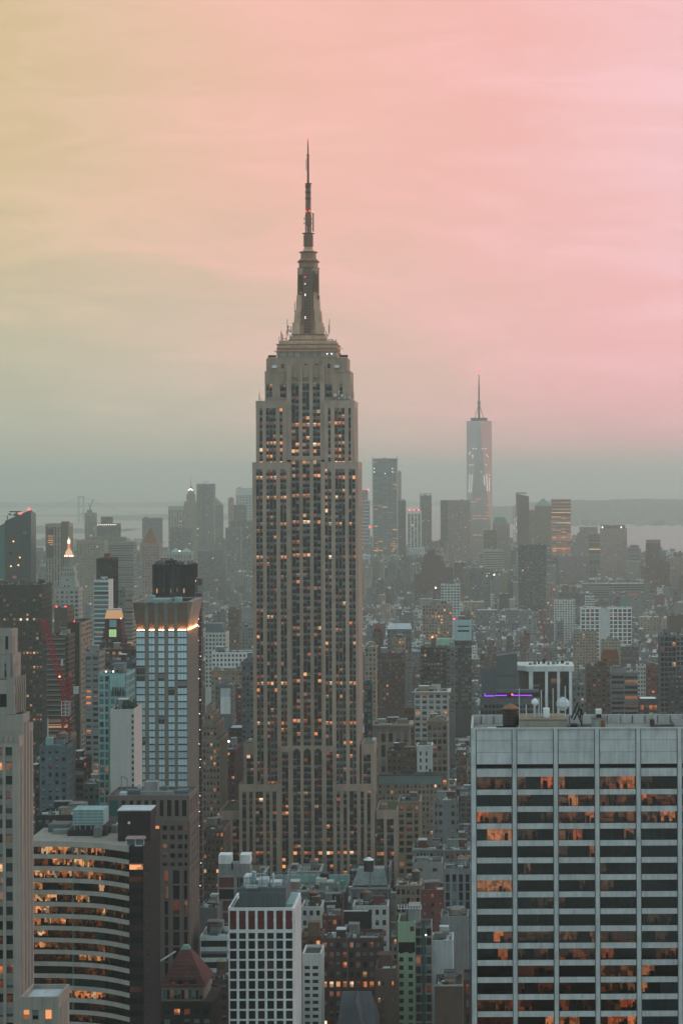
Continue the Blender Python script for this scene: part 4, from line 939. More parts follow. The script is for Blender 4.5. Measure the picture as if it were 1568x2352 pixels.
for x in (548, 600, 654):
    for y in (3.2, 22): m.box(px(x) - .12, px(x) + .12, y, y + .24, Zr + 4.6, Zr + 11.5)
for z in (7.5, 9.5, 11.3): m.box(px(548), px(654), 3.25, 3.38, Zr + z, Zr + z + .14); m.box(px(654) - .05, px(654) + .1, 3.5, 22, Zr + z, Zr + z + .14)
for k in range(14): m.box(px(548) + k * 1.16, px(548) + k * 1.16 + .08, 3.24, 3.3, Zr + 4.6, Zr + 11.3)
m.build('roof_screen', wm('steel'), r, 'stuff')
m = MB()
for k in range(48): y = .8 + k * .57; m.box(w + .02, w + .35, y, y + .2, 0, Zr - 1.2)
m.build('side_fin', wm('white'), r, 'stuff')

# ------------------------------------------------------------------ stone block with the roof terrace, and towers behind it
bld('terraced_stone_block', 'brown stone office block with a roof terrace and tall dark windows', 247, 435, 1827, 1925, 900, 26, wall_mat('brown_stone', (.15, .115, .10), streak=.18, scale=.4), fh=7.0, cols=[(a - 247) * .17013 and ((a - 247) * .17013, (b - 247) * .17013) for a, b in ((251.5, 272.5), (279.5, 289), (298, 306.5), (314.5, 324), (332, 341), (349.5, 359), (367, 376), (384, 394), (401.5, 411), (418.5, 428.5))],
    sr=.10, top=1.9, bits=0, par=1.0, roof='roof_teal', gl=[(.6, G_BLACK), (.4, G_TEAL)], indiv=True, sbay=5, spr=.6, bottom=wz(340, 1880, 900))
r = LAST['root']; Zr = LAST['Z']; w = LAST['w'] / 2
for ch in list(r.children): pass
kb = dict(D=900, fh=3.6, sr=.5, sides='R', gl=glaze(.02, 'black', .10), proud=.5, sbay=5, spr=.6, spandrel=None)
bs = MATS['brown_stone']; q = lambda p: (p - 341) * .17013
tier(r, -w - .8, w + .4, -1.2, 26, 0, Zr - 9.9, bs, cols=[(a, b) for a, b in ((1, 6), (7.4, 9.2), (10.4, 12.2), (13.4, 15.2), (16.4, 18.2), (19.4, 21.2), (22.4, 24.2), (25.5, 27.2), (28.4, 30.2), (31, 32.2))], top=1.8, par=.2, roof='grey', zmin=Zr - 30, **kb)
tier(r, q(368), q(437), -3.0, -1.3, 0, wz(400, 1988, 900), bs, cols=[(q(a) - q(368), q(b) - q(368)) for a, b in ((380, 388), (399, 414), (424, 432))], top=1.4, par=.2, sides='R', zmin=20, **{k: v for k, v in kb.items() if k not in ('sides', 'fh', 'sr')}, fh=6.0, sr=.12)
for a, b, y0, y1, h0, mt in ((325, 355, 8, 14, 5.2, 'concrete'), (318, 392, 5, 8, 1.8, 'concrete'), (280, 330, 10, 16, 1.6, 'mid_grey'), (394, 420, 12, 20, 1.2, 'blue_grey'), (300, 308, 18, 20, 3, 'silver'), (270, 285, 6, 9, 1.4, 'silver'), (357, 372, 16, 20, 2.2, 'mid_grey')):
    boxpart(r, 'roof_unit', mt, q(a), q(b), y0, y1, Zr - .99, Zr - 1 + h0)
m = MB(); m.beam((q(268), 12, Zr - 1), (q(268), 12, Zr + 6), .3); m.beam((q(268), 12, Zr + 6), (q(282), 12, Zr + 5), .3); m.beam((q(282), 12, Zr - 1), (q(282), 12, Zr + 5), .3); m.build('davit', wm('steel'), r)

# bright tower with the flared, uplit crown
bld('crowned_tower', 'slim tower of bright blinds with a flared bronze crown lit from below', 313, 431, 1448, 1808, 1060, 40, wall_mat('crown_tower_stone', (.21, .185, .16), streak=.10, scale=.3), fh=16.37 * 1060 / FPX, cols=[((a - 995) / 3.175 * .2004, (b - 995) / 3.175 * .2004) for a, b in ((998, 1060), (1088, 1132), (1158, 1202), (1230, 1275), (1298, 1365))],
    sr=.16, top=.3, par=.2, bits=0, gl=[(.96, G_SHADE), (.04, G_BLIND)], sbay=1.6, spr=.55, indiv=True, proud=.5, spandrel='charcoal', zmin=0)
r = LAST['root']; w = LAST['w'] / 2; Zb = LAST['Z']; Zt = lz(1384)
m = MB()
for i, (a, b) in enumerate([((a - 995) / 3.175 * .2004, (b - 995) / 3.175 * .2004) for a, b in ((998, 1060), (1088, 1132), (1158, 1202), (1230, 1275), (1298, 1365))]):
    n_ = 3 if i in (0, 4) else 2
    for k in range(1, n_): u = a + (b - a) * k / n_ - w; m.box(u - .07, u + .07, .38, .49, 60, Zb - .4)
m.build('mullion', wm('concrete'), r, 'stuff'); bron = wall_mat('bronze_crown', (.16, .115, .085), rough=.45, streak=.25, scale=.5); cst = MATS['crown_tower_stone']
cols = [((a - 995) / 3.175 * .2004 - w, (b - 995) / 3.175 * .2004 - w) for a, b in ((998, 1060), (1088, 1132), (1158, 1202), (1230, 1275), (1298, 1365))]
edge = [-w] + [e for c in cols for e in c] + [w]
m = MB()
for i in range(0, len(edge), 2):
    a, b = edge[i], edge[i + 1]
    if b - a > .8: m.box(a, b, -.05, 1.2, Zb, Zt - .4)
m.build('crown_pier', cst, r)
for i, (a, b) in enumerate(cols):
    m = MB(); ol = 1.4 if i == 0 else 0; orr = .5 if i == 4 else 0
    m.frustum([(a + .1, 1.6, Zb + .3), (b - .1, 1.6, Zb + .3), (b - .1, 2.2, Zb + .3), (a + .1, 2.2, Zb + .3)], [(a - ol, -.9, Zt), (b + orr, -.9, Zt), (b + orr, 0, Zt), (a - ol, 0, Zt)]); m.build('crown_panel', bron, r)
    boxpart(r, 'uplight', emit_mat('uplight_glow', (1, .36, .11), 60.0), a + .3, b - .3, .55, .75, Zb + .05, Zb + .2)
    for k in range(3): lamp(r, a + (b - a) * (k + .5) / 3 + random.uniform(-.3, .3), .5, Zb + .45, .16, LAMP_W, 'uplight_bulb')
m = MB()   # west face of the crown: ribbed, leaning out
for k in range(12):
    y0 = 1.5 + k * 3.1; m.frustum([(w - 1.2, y0, Zb + .2), (w - .2, y0, Zb + .2), (w - .2, y0 + 2.5, Zb + .2), (w - 1.2, y0 + 2.5, Zb + .2)], [(w - 1.2, y0 + .2, Zt), (w + 2.2, y0 + .2, Zt), (w + 2.2, y0 + 2.4, Zt), (w - 1.2, y0 + 2.4, Zt)])
m.build('crown_rib', wm('sand'), r)
boxpart(r, 'uplight', emit_mat('uplight_glow', (1, .36, .11), 60.0), w + .1, w + .35, 2, 36, Zb + .1, Zb + .3)
m = MB(); m.box(-w + 1.5, w - 1.3, 2.6, 38.4, Zb - .2, Zt - 1.5); m.build('crown_core', wm('mid_grey'), r)
m = MB(); m.box(-w - 1.4, w + 2.2, -.95, .1, Zt + .002, Zt + .45); m.box(w + .2, w + 2.25, .12, 39, Zt + .003, Zt + .45); m.box(-w - 1.4, -w, .12, 39, Zt + .004, Zt + .45); m.box(-w, w, 38, 39, Zt + .005, Zt + .45); m.build('crown_rim', wm('concrete'), r)
m = MB()
for a, b, c, d, h0 in ((-6, 2, 12, 22, .9), (4, 7, 14, 20, 1.6), (-9, -6.5, 20, 26, 2.2)): m.box(a, b, c, d, Zt - 1.49, Zt + h0)
m.build('roof_unit', wm('pale_teal'), r, 'stuff')
# ------------------------------------------------------------------ hoist mast with red panels in front of the long street
D = 1105; x0, x1 = wx(450.5, 1600, D), wx(463.5, 1600, D)
r = thing('hoist_tower', 'narrow hoist tower with dark red panels and a string of white lamps', 'hoist', ((x0 + x1) / 2, D, 0)); w = (x1 - x0) / 2; zt = wz(457, 1328, D)
m = MB()
for sx_ in (-w, -w * .1, w):
    for y in (0, 5): m.box(sx_ - .13, sx_ + .13, y - .13, y + .13, 0, zt)
m.build('hoist_post', wm('steel'), r)
redp = wall_mat('hoist_red_panel', (.115, .035, .042), rough=.7, streak=.3)
n = int(zt / 3.55)
m = MB()
for k in range(n):
    z = zt - k * 3.55; m.box(-w - .1, w + .1, -.2, 5.2, z - .16, z)
    if k == 1: continue
    boxpart(r, 'hoist_panel', redp, -w + .15, w - .15, .2, 4.8, z - 3.4, z - .18)
m.build('hoist_deck', wm('concrete'), r)
for k in range(n):
    if random.random() < .82: lamp(r, random.uniform(-.5, .9) if k % 7 else -1.2, -.3, zt - 1.6 - k * 3.55 + random.uniform(-.5, .5), .17, LAMP_W)
footprint(x0, x1, D, D + 6, 'hoist'); protect(446, 464, 1328, 1890, D)
GL = glaze
# ------------------------------------------------------------------ left and middle towers
bld('glass_tower', 'black glass tower with an unlit crown rising behind the flared crown', 350.5, 441, 1297, 1384, 1230, 24, 'charcoal', fh=26, cols=[((a - 1165) / 3.33 * .2325, (b - 1165) / 3.33 * .2325) for a, b in ((1180, 1212), (1222, 1250), (1262, 1292), (1304, 1336), (1346, 1380), (1392, 1424))], sr=.07, top=1.6, sides='R', gl=[(.7, G_BLACK), (.3, G_DARK)], roof='mid_grey', bits=3, indiv=True)
r = LAST['root']; w = LAST['w'] / 2
for k in range(5): x = -w + 2 + k * 3.6; piece(r, 'lit_slot', LIT_FLAT_DIM if k % 2 else LIT_FLAT, x, x + .7, .2, .3, lz(1362 - 3 * (k % 2)), lz(1352 - 2 * (k % 2)))
m = MB()
for k in range(16): x = -w + .5 + k * 1.3; m.box(x, x + .5, random.uniform(2, 18), random.uniform(19, 21), LAST['Z'], LAST['Z'] + random.uniform(.5, 2.2))
m.build('roof_rail', wm('grey'), r, 'stuff')
bld('white_slab', 'blank white slab building with one column of small dark windows', 254, 308.5, 1629, 1815, 960, 22, wall_mat('white_render', (.44, .415, .385), streak=.08, scale=.3), fh=23.3 / 1.823 / 1.742 * 960 / FPX * 1.82, cols=[(8.85, 9.75)], sr=.46, top=2.2, sides='', bits=1, par=.5, roof='green_roof', cornice=0, indiv=True, gl=[(1, G_DARK)], spandrel=None)
m = MB()
for k in range(60): x = random.uniform(-.5, 4.3); y = random.uniform(3, 10); m.lathe([(.1, LAST['Z'] - .4), (random.uniform(.5, .9), LAST['Z'] + random.uniform(.5, 1.2)), (.05, LAST['Z'] + random.uniform(1.5, 3.8))], 5, x, y, 0, random.random())
gm = wall_mat('roof_shrub', (.035, .06, .03), streak=.5, scale=2)
tag(m.build('roof_garden', gm, None, 'stuff'), 'dark green shrubs on the roof of the white blank wall', 'shrubs'); bpy.data.objects['roof_garden'].location = (LAST['cx'], LAST['D'], 0)
bld('teal_glass_tower', 'teal glass tower with pale green frames, left of the blank white wall', 228, 292, 1547, 1900, 1005, 24, 'pale_teal', fh=3.3, bay=2.6, pr=.28, sr=.30, top=1.2, gl=[(.62, G_TEAL), (.3, G_DARK), (.05, LIT_DIM)], sides='R', pier_proud=True, roof='teal', bits=2, indiv=True)
r = LAST['root']; w = LAST['w'] / 2
boxpart(r, 'glass_fin', 'copper', -w + 4.1, -w + 4.6, -.5, -.01, 0, lz(1560)); boxpart(r, 'upper_frame', 'pale_teal', -w + 5, w - .6, -.3, -.06, lz(1583), lz(1552))
for k in range(5): piece(r, 'slot_window', G_BLACK, -w + 6 + k * 1.1, -w + 6.5 + k * 1.1, -.40, -.32, lz(1598), lz(1578))
for x in (-w + 3, 0): lamp(r, x, 1, LAST['Z'] + .8, .35, LAMP_W)
bld('apartment_slab', 'wide grey-brown apartment slab behind the teal glass tower', 200, 311, 1491, 1700, 1270, 22, 'brown', fh=3.0, bay=3.4, pr=.5, sr=.42, top=1.4, gl=GL(.06, 'dark', .08), bits=3, cornice=.8)
bld('apartment_tower', 'narrow stacked-balcony apartment block behind the teal tower\'s left edge', 196, 228, 1500, 1860, 1180, 20, 'concrete', fh=2.9, bay=3.4, pr=.3, sr=.45, gl=GL(.09, 'dark', .06), pier_proud=False)
bld('glass_block', 'dark glazed penthouse block above the teal glass tower', 256, 304, 1516, 1560, 1120, 16, 'blue_grey', fh=3.4, bay=2.5, pr=.15, sr=.3, gl=GL(.03, 'teal', .05), bits=1)
# brick block with the lit gold mansard and the green window
bld('mansard_brick_block', 'red brick block topped by a lit golden mansard roof above a glowing green window', 234, 283, 1463, 1500, 1330, 16, 'maroon', fh=4, bay=3.4, pr=.5, sr=.5, gl=GL(.03, 'dark', .1), bits=0, top=1.2)
r = LAST['root']; Zr = LAST['Z']; w = LAST['w'] / 2
tier(r, -w + .7, w - .9, 1.5, 14, Zr - 1, lz(1444), 'maroon', D=1330, blank=True, top=1.0, sides=''); tier(r, -w + 1.4, w - 1.6, 2.5, 13, lz(1444), lz(1421.5), 'maroon', D=1330, blank=True, top=.8, sides='')
boxpart(r, 'bay_panel', 'pale_teal', -2.0, 2.0, 2.35, 2.49, lz(1441), lz(1424)); boxpart(r, 'glowing_window', lit_mat('green_glow', [(0, (.55, 1, .40)), (1, (.75, 1, .55))], .55, .6, plain=True), -2.1, 2.1, 1.28, 1.44, lz(1463.5), lz(1446))
m = MB()
for x in (-.7, .7): m.box(x - .07, x + .07, 1.15, 1.27, lz(1463), lz(1446))
m.build('window_bar', wm('green'), r)
m = MB(); m.rect_frustum((-w + 1.4, w - 1.6, 2.4, 13), lz(1421.5), (-w + 2.3, w - 2.5, 4, 11), lz(1402)); m.build('mansard_roof', lit_mat('floodlit_copper_glow', [(0, (1, .52, .24)), (1, (1, .55, .26))], .52, .56, plain=True), r)  # floodlight on the roof is put in as the roof's own glow
boxpart(r, 'roof_crest', 'silver', -w + 2.2, w - 2.4, 3.8, 11.2, lz(1402), lz(1399.5)); lamp(r, w - 1.5, 2.2, lz(1421), .4, LAMP_O)
bld('dark_lit_slab', 'wide dark brown office slab with rows of orange lights at the left edge', -30, 97.6, 1343, 1700, 1880, 42, 'dark_brown', fh=3.9, bay=2.6, pr=.34, sr=.5, top=8, gl=[(.66, G_BLACK), (.2, G_BRONZE), (.10, LIT_DIM), (.04, LIT)], rowlit=.10, sides='R', roof='tar', bits=4)
bld('brown_brick_tower', 'tall plain brown tower with a flat top in front of the gold-topped clock tower', 125.5, 156, 1396, 1480, 1560, 24, 'brown', fh=3.2, cols=[(3.6, 5.0)], sr=.6, gl=[(1, G_TEAL)], sides='R', bits=1, top=3)
for x in (-3, 3): lamp(LAST['root'], x, .5, LAST['Z'] + .8, .5, LAMP_R, 'beacon')
bld('balcony_block', 'brown apartment block with rows of pale balconies behind the red crane', 110, 158.5, 1458, 1700, 1420, 22, 'brown', fh=3.15, bay=13, pr=.02, sr=.34, pier_proud=False, gl=GL(.08, 'black', .06), spandrel=None, sides='R', bits=2)
m = MB()
for k in range(22): z = LAST['Z'] - 2.6 - k * 3.15; m.box(-LAST['w'] / 2 - .3, LAST['w'] / 2 - 2, -1.1, -.05, z - .25, z + .55)
m.build('balcony_row', wm('concrete'), LAST['root'])
bld('dark_brick_slab', 'tall blank dark brown slab with a pale windowed side, left of the stacked balconies', 156.5, 183, 1430, 1745, 1470, 42, 'dark_brown', blank=True, sides='', bits=0, top=1.5)
r = LAST['root']; w = LAST['w'] / 2
tier(r, w + .05, w + 1.1, .5, 41, 0, LAST['Z'] - .5, 'sand', D=1470, fh=3.1, sbay=7, spr=.35, sr=.42, gl=GL(.03, 'dark', .03), sides='R', top=1.0, cols=[], wall_name='side_wall')
lamp(r, w - 3, -.3, LAST['Z'] + .8, .4, LAMP_R, 'beacon'); lamp(r, 0, -.4, lz(1617), .45, LAMP_W); 
bld('balcony_glass_block', 'pale balconied glass block in front of a black slab tower, left of the gold mansard', 216, 250, 1332, 1470, 1760, 22, 'off_white', fh=3.5, bay=14, pr=.02, sr=.28, pier_proud=False, gl=[(.7, G_TEAL), (.25, G_DARK), (.05, LIT_DIM)], bits=1, sides='')
bld('black_slab_tower', 'black slab tower with no windows lit, left of centre among the far towers', 222, 258, 1283, 1420, 1800, 30, 'black', fh=4, bay=3, pr=.08, sr=.10, gl=[(.9, G_BLACK), (.07, G_BRONZE), (.03, LIT_DIM)], bits=1)
bld('striped_block', 'tan block with close horizontal stripes, right of the black slab tower', 288, 305, 1372, 1480, 1900, 24, 'warm_stone', fh=3.2, bay=9, pr=.03, sr=.5, pier_proud=False, gl=GL(.03, 'dark', .05), bits=1)
bld('office_block', 'grey block with a flat pale cap, between the black slab tower and the flared crown', 268, 289, 1352, 1480, 1960, 24, 'grey', fh=3.4, bay=2.5, gl=GL(.03, 'dark', .05), bits=0)
bld('teal_grey_block', 'blue-grey stone block under a peaked water tank, near the left edge', 92, 155, 1712, 1870, 980, 20, 'blue_grey', fh=3.3, bay=3, pr=.55, sr=.5, gl=GL(.04, 'dark', .06), bits=2, tank=(2.0, 'grey water tank with orange cone on the blue-grey block at left', .22, 'orange_roof', 'steel', 1.0))
boxpart(LAST['root'], 'dormer_unit', 'pale_teal', lx(104), lx(120), 2, 5, LAST['Z'] - 1, LAST['Z'] + 3); m = MB(); m.beam((lx(108), 3, LAST['Z']), (lx(108), 3, lz(1652)), .5); m.build('flue', wm('silver'), LAST['root'])
bld('tan_block', 'narrow mustard-brown block at the foot of the red crane', 143, 164, 1688, 1800, 1130, 14, 'tan', fh=3.4, bay=2.6, sr=.5, gl=GL(.04, 'dark', .04), bits=0)
bld('pink_topped_block', 'small balconied block with a pink roof edge below the dark brown slab', 158, 194, 1745, 1900, 1060, 20, 'dark_brick', fh=3.4, bay=7.2, pr=.05, sr=.4, pier_proud=False, gl=GL(.05, 'dark', .04), roof='pink_stone', bits=1)
bld('small_grey_block', 'small grey office block low down left of the teal glass tower', 192, 229, 1800, 1900, 1030, 20, 'mid_grey', fh=3.3, bay=2.7, gl=GL(.04, 'dark', .05), bits=2)
bld('brown_block', 'brown brick block squeezed behind the pale stone stepped tower', 80, 93, 1760, 1900, 1010, 20, 'dark_brick', fh=3.3, bay=2.7, gl=GL(.04, 'dark', .05), bits=1)
bld('low_roof_block', 'low block with grey plant on its roof behind the curved office block', 84, 200, 1872, 1900, 860, 18, 'charcoal', fh=3.3, bay=2.7, gl=GL(.08, 'dark', .05), bits=4, roof='grey')
# slanted glass tower
D = 2300; x0, x1 = wx(12.5, 1250, D), wx(71.8, 1250, D)
r = thing('slanted_glass_tower', 'dark glass tower with a slanted roof and red beacons at the far left', 'tower', ((x0 + x1) / 2, D, 0)); w = (x1 - x0) / 2
m = MB(); zl, zr = wz(13, 1196.5, D), wz(72, 1171, D)
m.frustum([(-w, 0, 0), (w, 0, 0), (w, 26, 0), (-w, 26, 0)], [(-w, 0, zl), (w, 0, zr), (w, 26, zr - 4), (-w, 26, zl - 4)]); gw = glass_mat('tower_glass', (.022, .032, .032), rough=.12); m.build('glass_wall', gw, r)
m = MB()
for k in range(5): x = -w + 2 * w * k / 4 - .2; m.box(x - .15, x + .25, -.25, -.02, 0, zl + (zr - zl) * k / 4 - 1.2)
for k in range(int(zl / 4)): m.box(-w, w, -.16, -.02, k * 4.0, k * 4.0 + .35)
m.build('mullion', wm('dark_grey'), r)
J = MB()
for k in range(26): x = random.uniform(-w, w - 3); z = int(random.uniform(0, zl) / 4) * 4 + .6; J.box(x, x + random.uniform(1.5, 5), -.3, -.24, z, z + 2.6, random.choice([0, 0, 1, 2, 2]))
J.build('glazing', [G_TEAL, LIT_FLAT_DIM, G_TEAL], r, 'stuff')
m = MB(); wl_ = 13 * D / FPX; m.frustum([(-w - 14, 2, 0), (-w - .1, 2, 0), (-w - .1, 24, 0), (-w - 14, 24, 0)], [(-w - 14, 2, zl - 9), (-w - .1, 2, zl - 2), (-w - .1, 24, zl - 4), (-w - 14, 24, zl - 11)]); m.build('lower_wing', G_TEAL, r)
m = MB(); zc = lambda cy: wz(30, 1119.6 + cy / 6.502, D); cxx = lambda c: (c / 6.502 - 42) * D / FPX
m.box(cxx(120), cxx(300), 8, 9.5, zc(372), zc(355)); m.box(cxx(190), cxx(245), 7, 11, zc(430), zc(395)); m.beam((cxx(217), 9, zc(400)), (cxx(225), 9, zc(370)), 1.2); m.box(cxx(108), cxx(140), 8, 10, zc(415), zc(390)); m.box(cxx(138), cxx(195), 8.5, 9, zc(415), zc(408)); m.box(cxx(84), cxx(95), 8, 9, zc(500), zc(420))
m.build('cleaning_rig', wm('charcoal'), r)
lamp(r, cxx(438), 1, zc(326), 1.3, LAMP_R, 'beacon'); lamp(r, cxx(314), 1, zc(391), 1.3, LAMP_R, 'beacon')
for cx_, cy_ in ((205, 806), (300, 1046), (278, 1160), (168, 1176)): lamp(r, cxx(cx_), -.5, zc(cy_), .7, LAMP_O)
footprint(x0 - 15, x1, D, D + 26, 'slant'); protect(0, 74, 1171, 1343, D)
# clock tower with the gilded lantern
D = 2050; sc = D / FPX / 6.502; X = wx(154, 1300, D); zc = lambda cy: wz(154, 1119.6 + cy / 6.502, D)
r = thing('gilded_clock_tower', 'pale stone tower with a steep pyramid roof and glowing gold cupola, left', 'tower', (X, D, 0)); hw = 31 * D / FPX * .5 * 1.75
tier(r, -hw, hw, 0, 2 * hw, 0, zc(1500) + 0, 'pale_stone', D=D, fh=4, bay=4.4, sr=.5, sides='R', gl=GL(.02, 'dark', .03), top=3, par=.2)
ps = wall_mat('pyramid_stone', (.32, .31, .28), streak=.15, scale=.1); P = lambda h_, z: [(-h_, hw - h_, z), (h_, hw - h_, z), (h_, hw + h_, z), (-h_, hw + h_, z)]
m = MB(); a, b = 136 * sc, 95 * sc; m.frustum(P(a, zc(1500)), P(b, zc(1312))); m.build('pyramid_roof', ps, r)
for cx_, cy_ in ((-8, 1384), (-38, 1478), (20, 1478), (-10, 1600)): t = (1500 - cy_) / 188; yy = hw - (a + (b - a) * t); boxpart(r, 'dormer', 'charcoal', (cx_ - 10) * sc, (cx_ + 10) * sc, yy - .5, yy + 1.5, zc(cy_ + 12), zc(cy_ - 12))
m = MB(); m.frustum(P(107 * sc, zc(1312)), P(107 * sc, zc(1255))); m.frustum(P(84 * sc, zc(1255)), P(80 * sc, zc(1190))); m.build('gallery', ps, r)
m = MB()
for k in range(5): x = (-84 + 42 * k) * sc; m.box(x - 6 * sc, x + 6 * sc, hw - 109 * sc, hw - 107.2 * sc, zc(1305), zc(1285)); m.box(x * .8 - 6 * sc, x * .8 + 6 * sc, hw - 86 * sc, hw - 84.2 * sc, zc(1245), zc(1222))
m.build('gallery_window', wm('charcoal'), r)
m = MB(); m.lathe([(40 * sc, zc(1190)), (40 * sc, zc(1040))], 12, 0, hw)
for k in range(12): t = 2 * math.pi * k / 12; m.lathe([(8 * sc, zc(1190)), (7 * sc, zc(1045))], 6, 56 * sc * math.cos(t), hw + 56 * sc * math.sin(t))
m.build('lantern_column', ps, r)
gold = lit_mat('floodlit_gold_glow', [(0, (1, .62, .36)), (1, (1, .66, .40))], .75, .85, plain=True); gold2 = lit_mat('floodlit_orange_glow', [(0, (1, .28, .12)), (1, (1, .30, .13))], .8, .9, plain=True)  # the gilding glows itself in place of floodlight falling on it
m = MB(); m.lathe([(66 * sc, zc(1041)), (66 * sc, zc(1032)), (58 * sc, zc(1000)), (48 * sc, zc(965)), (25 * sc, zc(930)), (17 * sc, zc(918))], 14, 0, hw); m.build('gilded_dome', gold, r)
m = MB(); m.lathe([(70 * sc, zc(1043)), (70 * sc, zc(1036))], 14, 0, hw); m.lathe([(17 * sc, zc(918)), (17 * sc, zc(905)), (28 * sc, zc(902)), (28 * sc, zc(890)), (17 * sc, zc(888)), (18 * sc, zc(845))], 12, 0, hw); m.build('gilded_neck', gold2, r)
m = MB(); m.lathe([(22 * sc, zc(845)), (24 * sc, zc(800)), (14 * sc, zc(780)), (3 * sc, zc(765)), (2 * sc, zc(740))], 10, 0, hw); m.build('lantern', emit_mat('lantern_glow', (1, .82, .66), 1.6), r)
for k in (-50, -18, 22, 48, 70): lamp(r, k * sc, hw - 66 * sc, zc(1026), .5, LAMP_W)
footprint(X - hw, X + hw, D, D + 2 * hw, 'clock'); protect(122, 186, 1238, 1400, D)
# red crane
D = 1120
r = thing('construction_crane', 'red lattice tower crane with a raised jib and a white cab cage, left', 'crane', (wx(153, 1700, D), D, 0)); X = wx(153, 1600, D); P = lambda px, py: Vector((wx(px, py, D) - X, 0, wz(px, py, D)))
redm = wm('red_paint')
def truss(m, p, q, hw, n, w_):
    d = (q - p); u = Vector((d.z, 0, -d.x)).normalized() * hw; v = Vector((0, hw, 0)); C4 = [u + v, u - v, -u - v, -u + v]
    for k in range(4):
        m.beam(p + C4[k], q + C4[k], w_)
        for i in range(n): a = p.lerp(q, i / n); b = p.lerp(q, (i + 1) / n); m.beam(a + C4[k], b + C4[(k + 1) % 4], w_ * .6)
m = MB(); truss(m, P(153, 1800), P(151.5, 1594), 1.5, 22, .45); m.build('mast', redm, r)
m = MB(); truss(m, P(151, 1594), P(99, 1420), 1.1, 20, .32); m.build('jib', redm, r)
m = MB(); truss(m, P(152, 1596), P(160, 1555), 1.0, 5, .35); m.beam(P(152, 1596), P(168, 1590), 1.2); m.beam(P(160, 1555), P(168, 1590), .4); m.beam(P(160, 1555), P(128, 1516), .2); m.box(P(147, 0).x, P(156, 0).x, -2, 2, P(0, 1600).z, P(0, 1592).z); m.build('counter_jib', redm, r)
boxpart(r, 'counterweight', 'off_white', P(164, 0).x, P(175, 0).x, -1.5, 1.5, P(0, 1594).z, P(0, 1578).z)
m = MB(); a, b = P(144.5, 1643), P(161.5, 1610)
for x in (a.x, (a.x + b.x) / 2, b.x):
    for y in (-2.2, 2.2): m.box(x - .16, x + .16, y - .16, y + .16, a.z, b.z)
for k in range(5): z = a.z + (b.z - a.z) * k / 4; m.box(a.x, b.x, -2.4, -2.15, z - .12, z + .12); m.box(a.x, b.x, 2.15, 2.4, z - .12, z + .12)
m.build('climbing_cage', wm('white'), r); m = MB(); m.box(P(135, 0).x, P(139, 0).x, -.6, .6, P(0, 1530).z, P(0, 1515).z); m.build('jib_sign', wm('silver'), r)
lamp(r, P(133, 0).x, -1.8, P(0, 1554).z, .4, LAMP_O)
# ------------------------------------------------------------------ middle distance, right of the tall skyscraper and around it
def row(*a, **k): return bld(*a, **k)
B = 'apartment_building'; OB = 'office_building'; BB = 'brick_building'; LO = 'loft_building'
# --- behind the white slab's roof
bld('column_block', 'dark glass block with white columns under a broad pale roof slab', 1214, 1313, 1541, 1640, 1380, 30, 'charcoal', fh=3.6, bay=6, pr=.04, sr=.12, gl=[(.7, G_BLACK), (.25, G_DARK), (.05, LIT_DIM)], bits=0, top=4.5, par=.3)
r = LAST['root']; w = LAST['w'] / 2; Zr = LAST['Z']
m = MB(); m.box(-w - 1.5, w + 1.2, -1.6, 32, Zr - .2, Zr + 3.0); m.build('roof_slab', wm('white'), r)
m = MB(); m.frustum([(-w - 9, 8, Zr + .1), (-w - 1.6, -1.6, Zr + .1), (-w - 1.6, 32, Zr + .1), (-w - 9, 32, Zr + .1)], [(-w - 9, 8, Zr + 3), (-w - 1.6, -1.6, Zr + 3), (-w - 1.6, 32, Zr + 3), (-w - 9, 32, Zr + 3)]); m.build('roof_wing', wm('off_white'), r)
for px in (1221, 1255, 1282.5, 1310): boxpart(r, 'column', 'white', lx(px) - .85 - (.8 if px == 1221 else 0), lx(px) + .85, -1.3, -.05, 0, Zr - .25)
m = MB(); m.box(-w - 7.5, -w - 6, 3, 6, 0, Zr); m.box(-w - 7, -w - .1, 8, 30, 0, Zr); m.build('rear_wing', wm('grey'), r)
for k in range(9): boxpart(r, 'roof_unit', random.choice(['tan', 'mid_grey', 'charcoal', 'grey']), -w + k * 2.8, -w + k * 2.8 + random.uniform(1, 2.2), 8 + 3 * (k % 4), 11 + 3 * (k % 4), Zr + 3.001, Zr + 3 + random.uniform(.8, 2.8))
gp = wall_mat('grey_panel', (.10, .115, .12), streak=.10, scale=.3)
bld('blank_tower_block', 'blank grey block with violet neon terrace lights, behind the white slab\'s roof', 1139.5, 1187, 1508, 1640, 1352, 20, gp, blank=True, bits=0, top=4)
r = LAST['root']; w = LAST['w'] / 2
m = MB(); m.frustum([(-w, .2, LAST['Z'] - 1), (w, .2, LAST['Z'] - 1), (w, 18, LAST['Z'] - 1), (-w, 18, LAST['Z'] - 1)], [(-w, .2, LAST['Z'] + .2), (w, .2, LAST['Z'] + 1.8), (w, 18, LAST['Z'] + 1.8), (-w, 18, LAST['Z'] + .2)]); m.build('sloped_cap', gp, r)
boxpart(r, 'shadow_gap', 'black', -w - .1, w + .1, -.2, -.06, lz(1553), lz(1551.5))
tier(r, lx(1106), -w - .05, .6, 20, 0, lz(1535), gp, D=1352, fh=9, cols=[(.5, 7.8)], gl=[(1, G_DARK)], top=6, sides='L', par=.3, bottom=lz(1580))
tier(r, lx(1103), lx(1236), -9, -.35, 0, lz(1600.5), gp, D=1352, fh=3.4, bay=2.3, pr=.22, sr=.35, gl=[(.7, G_BLACK), (.3, G_DARK)], top=3.6, sides='L', par=.9, roof='charcoal')
boxpart(r, 'terrace_slab', gp, lx(1139.5), lx(1237), -7.5, -.4, lz(1588), lz(1582.5))
m = MB()
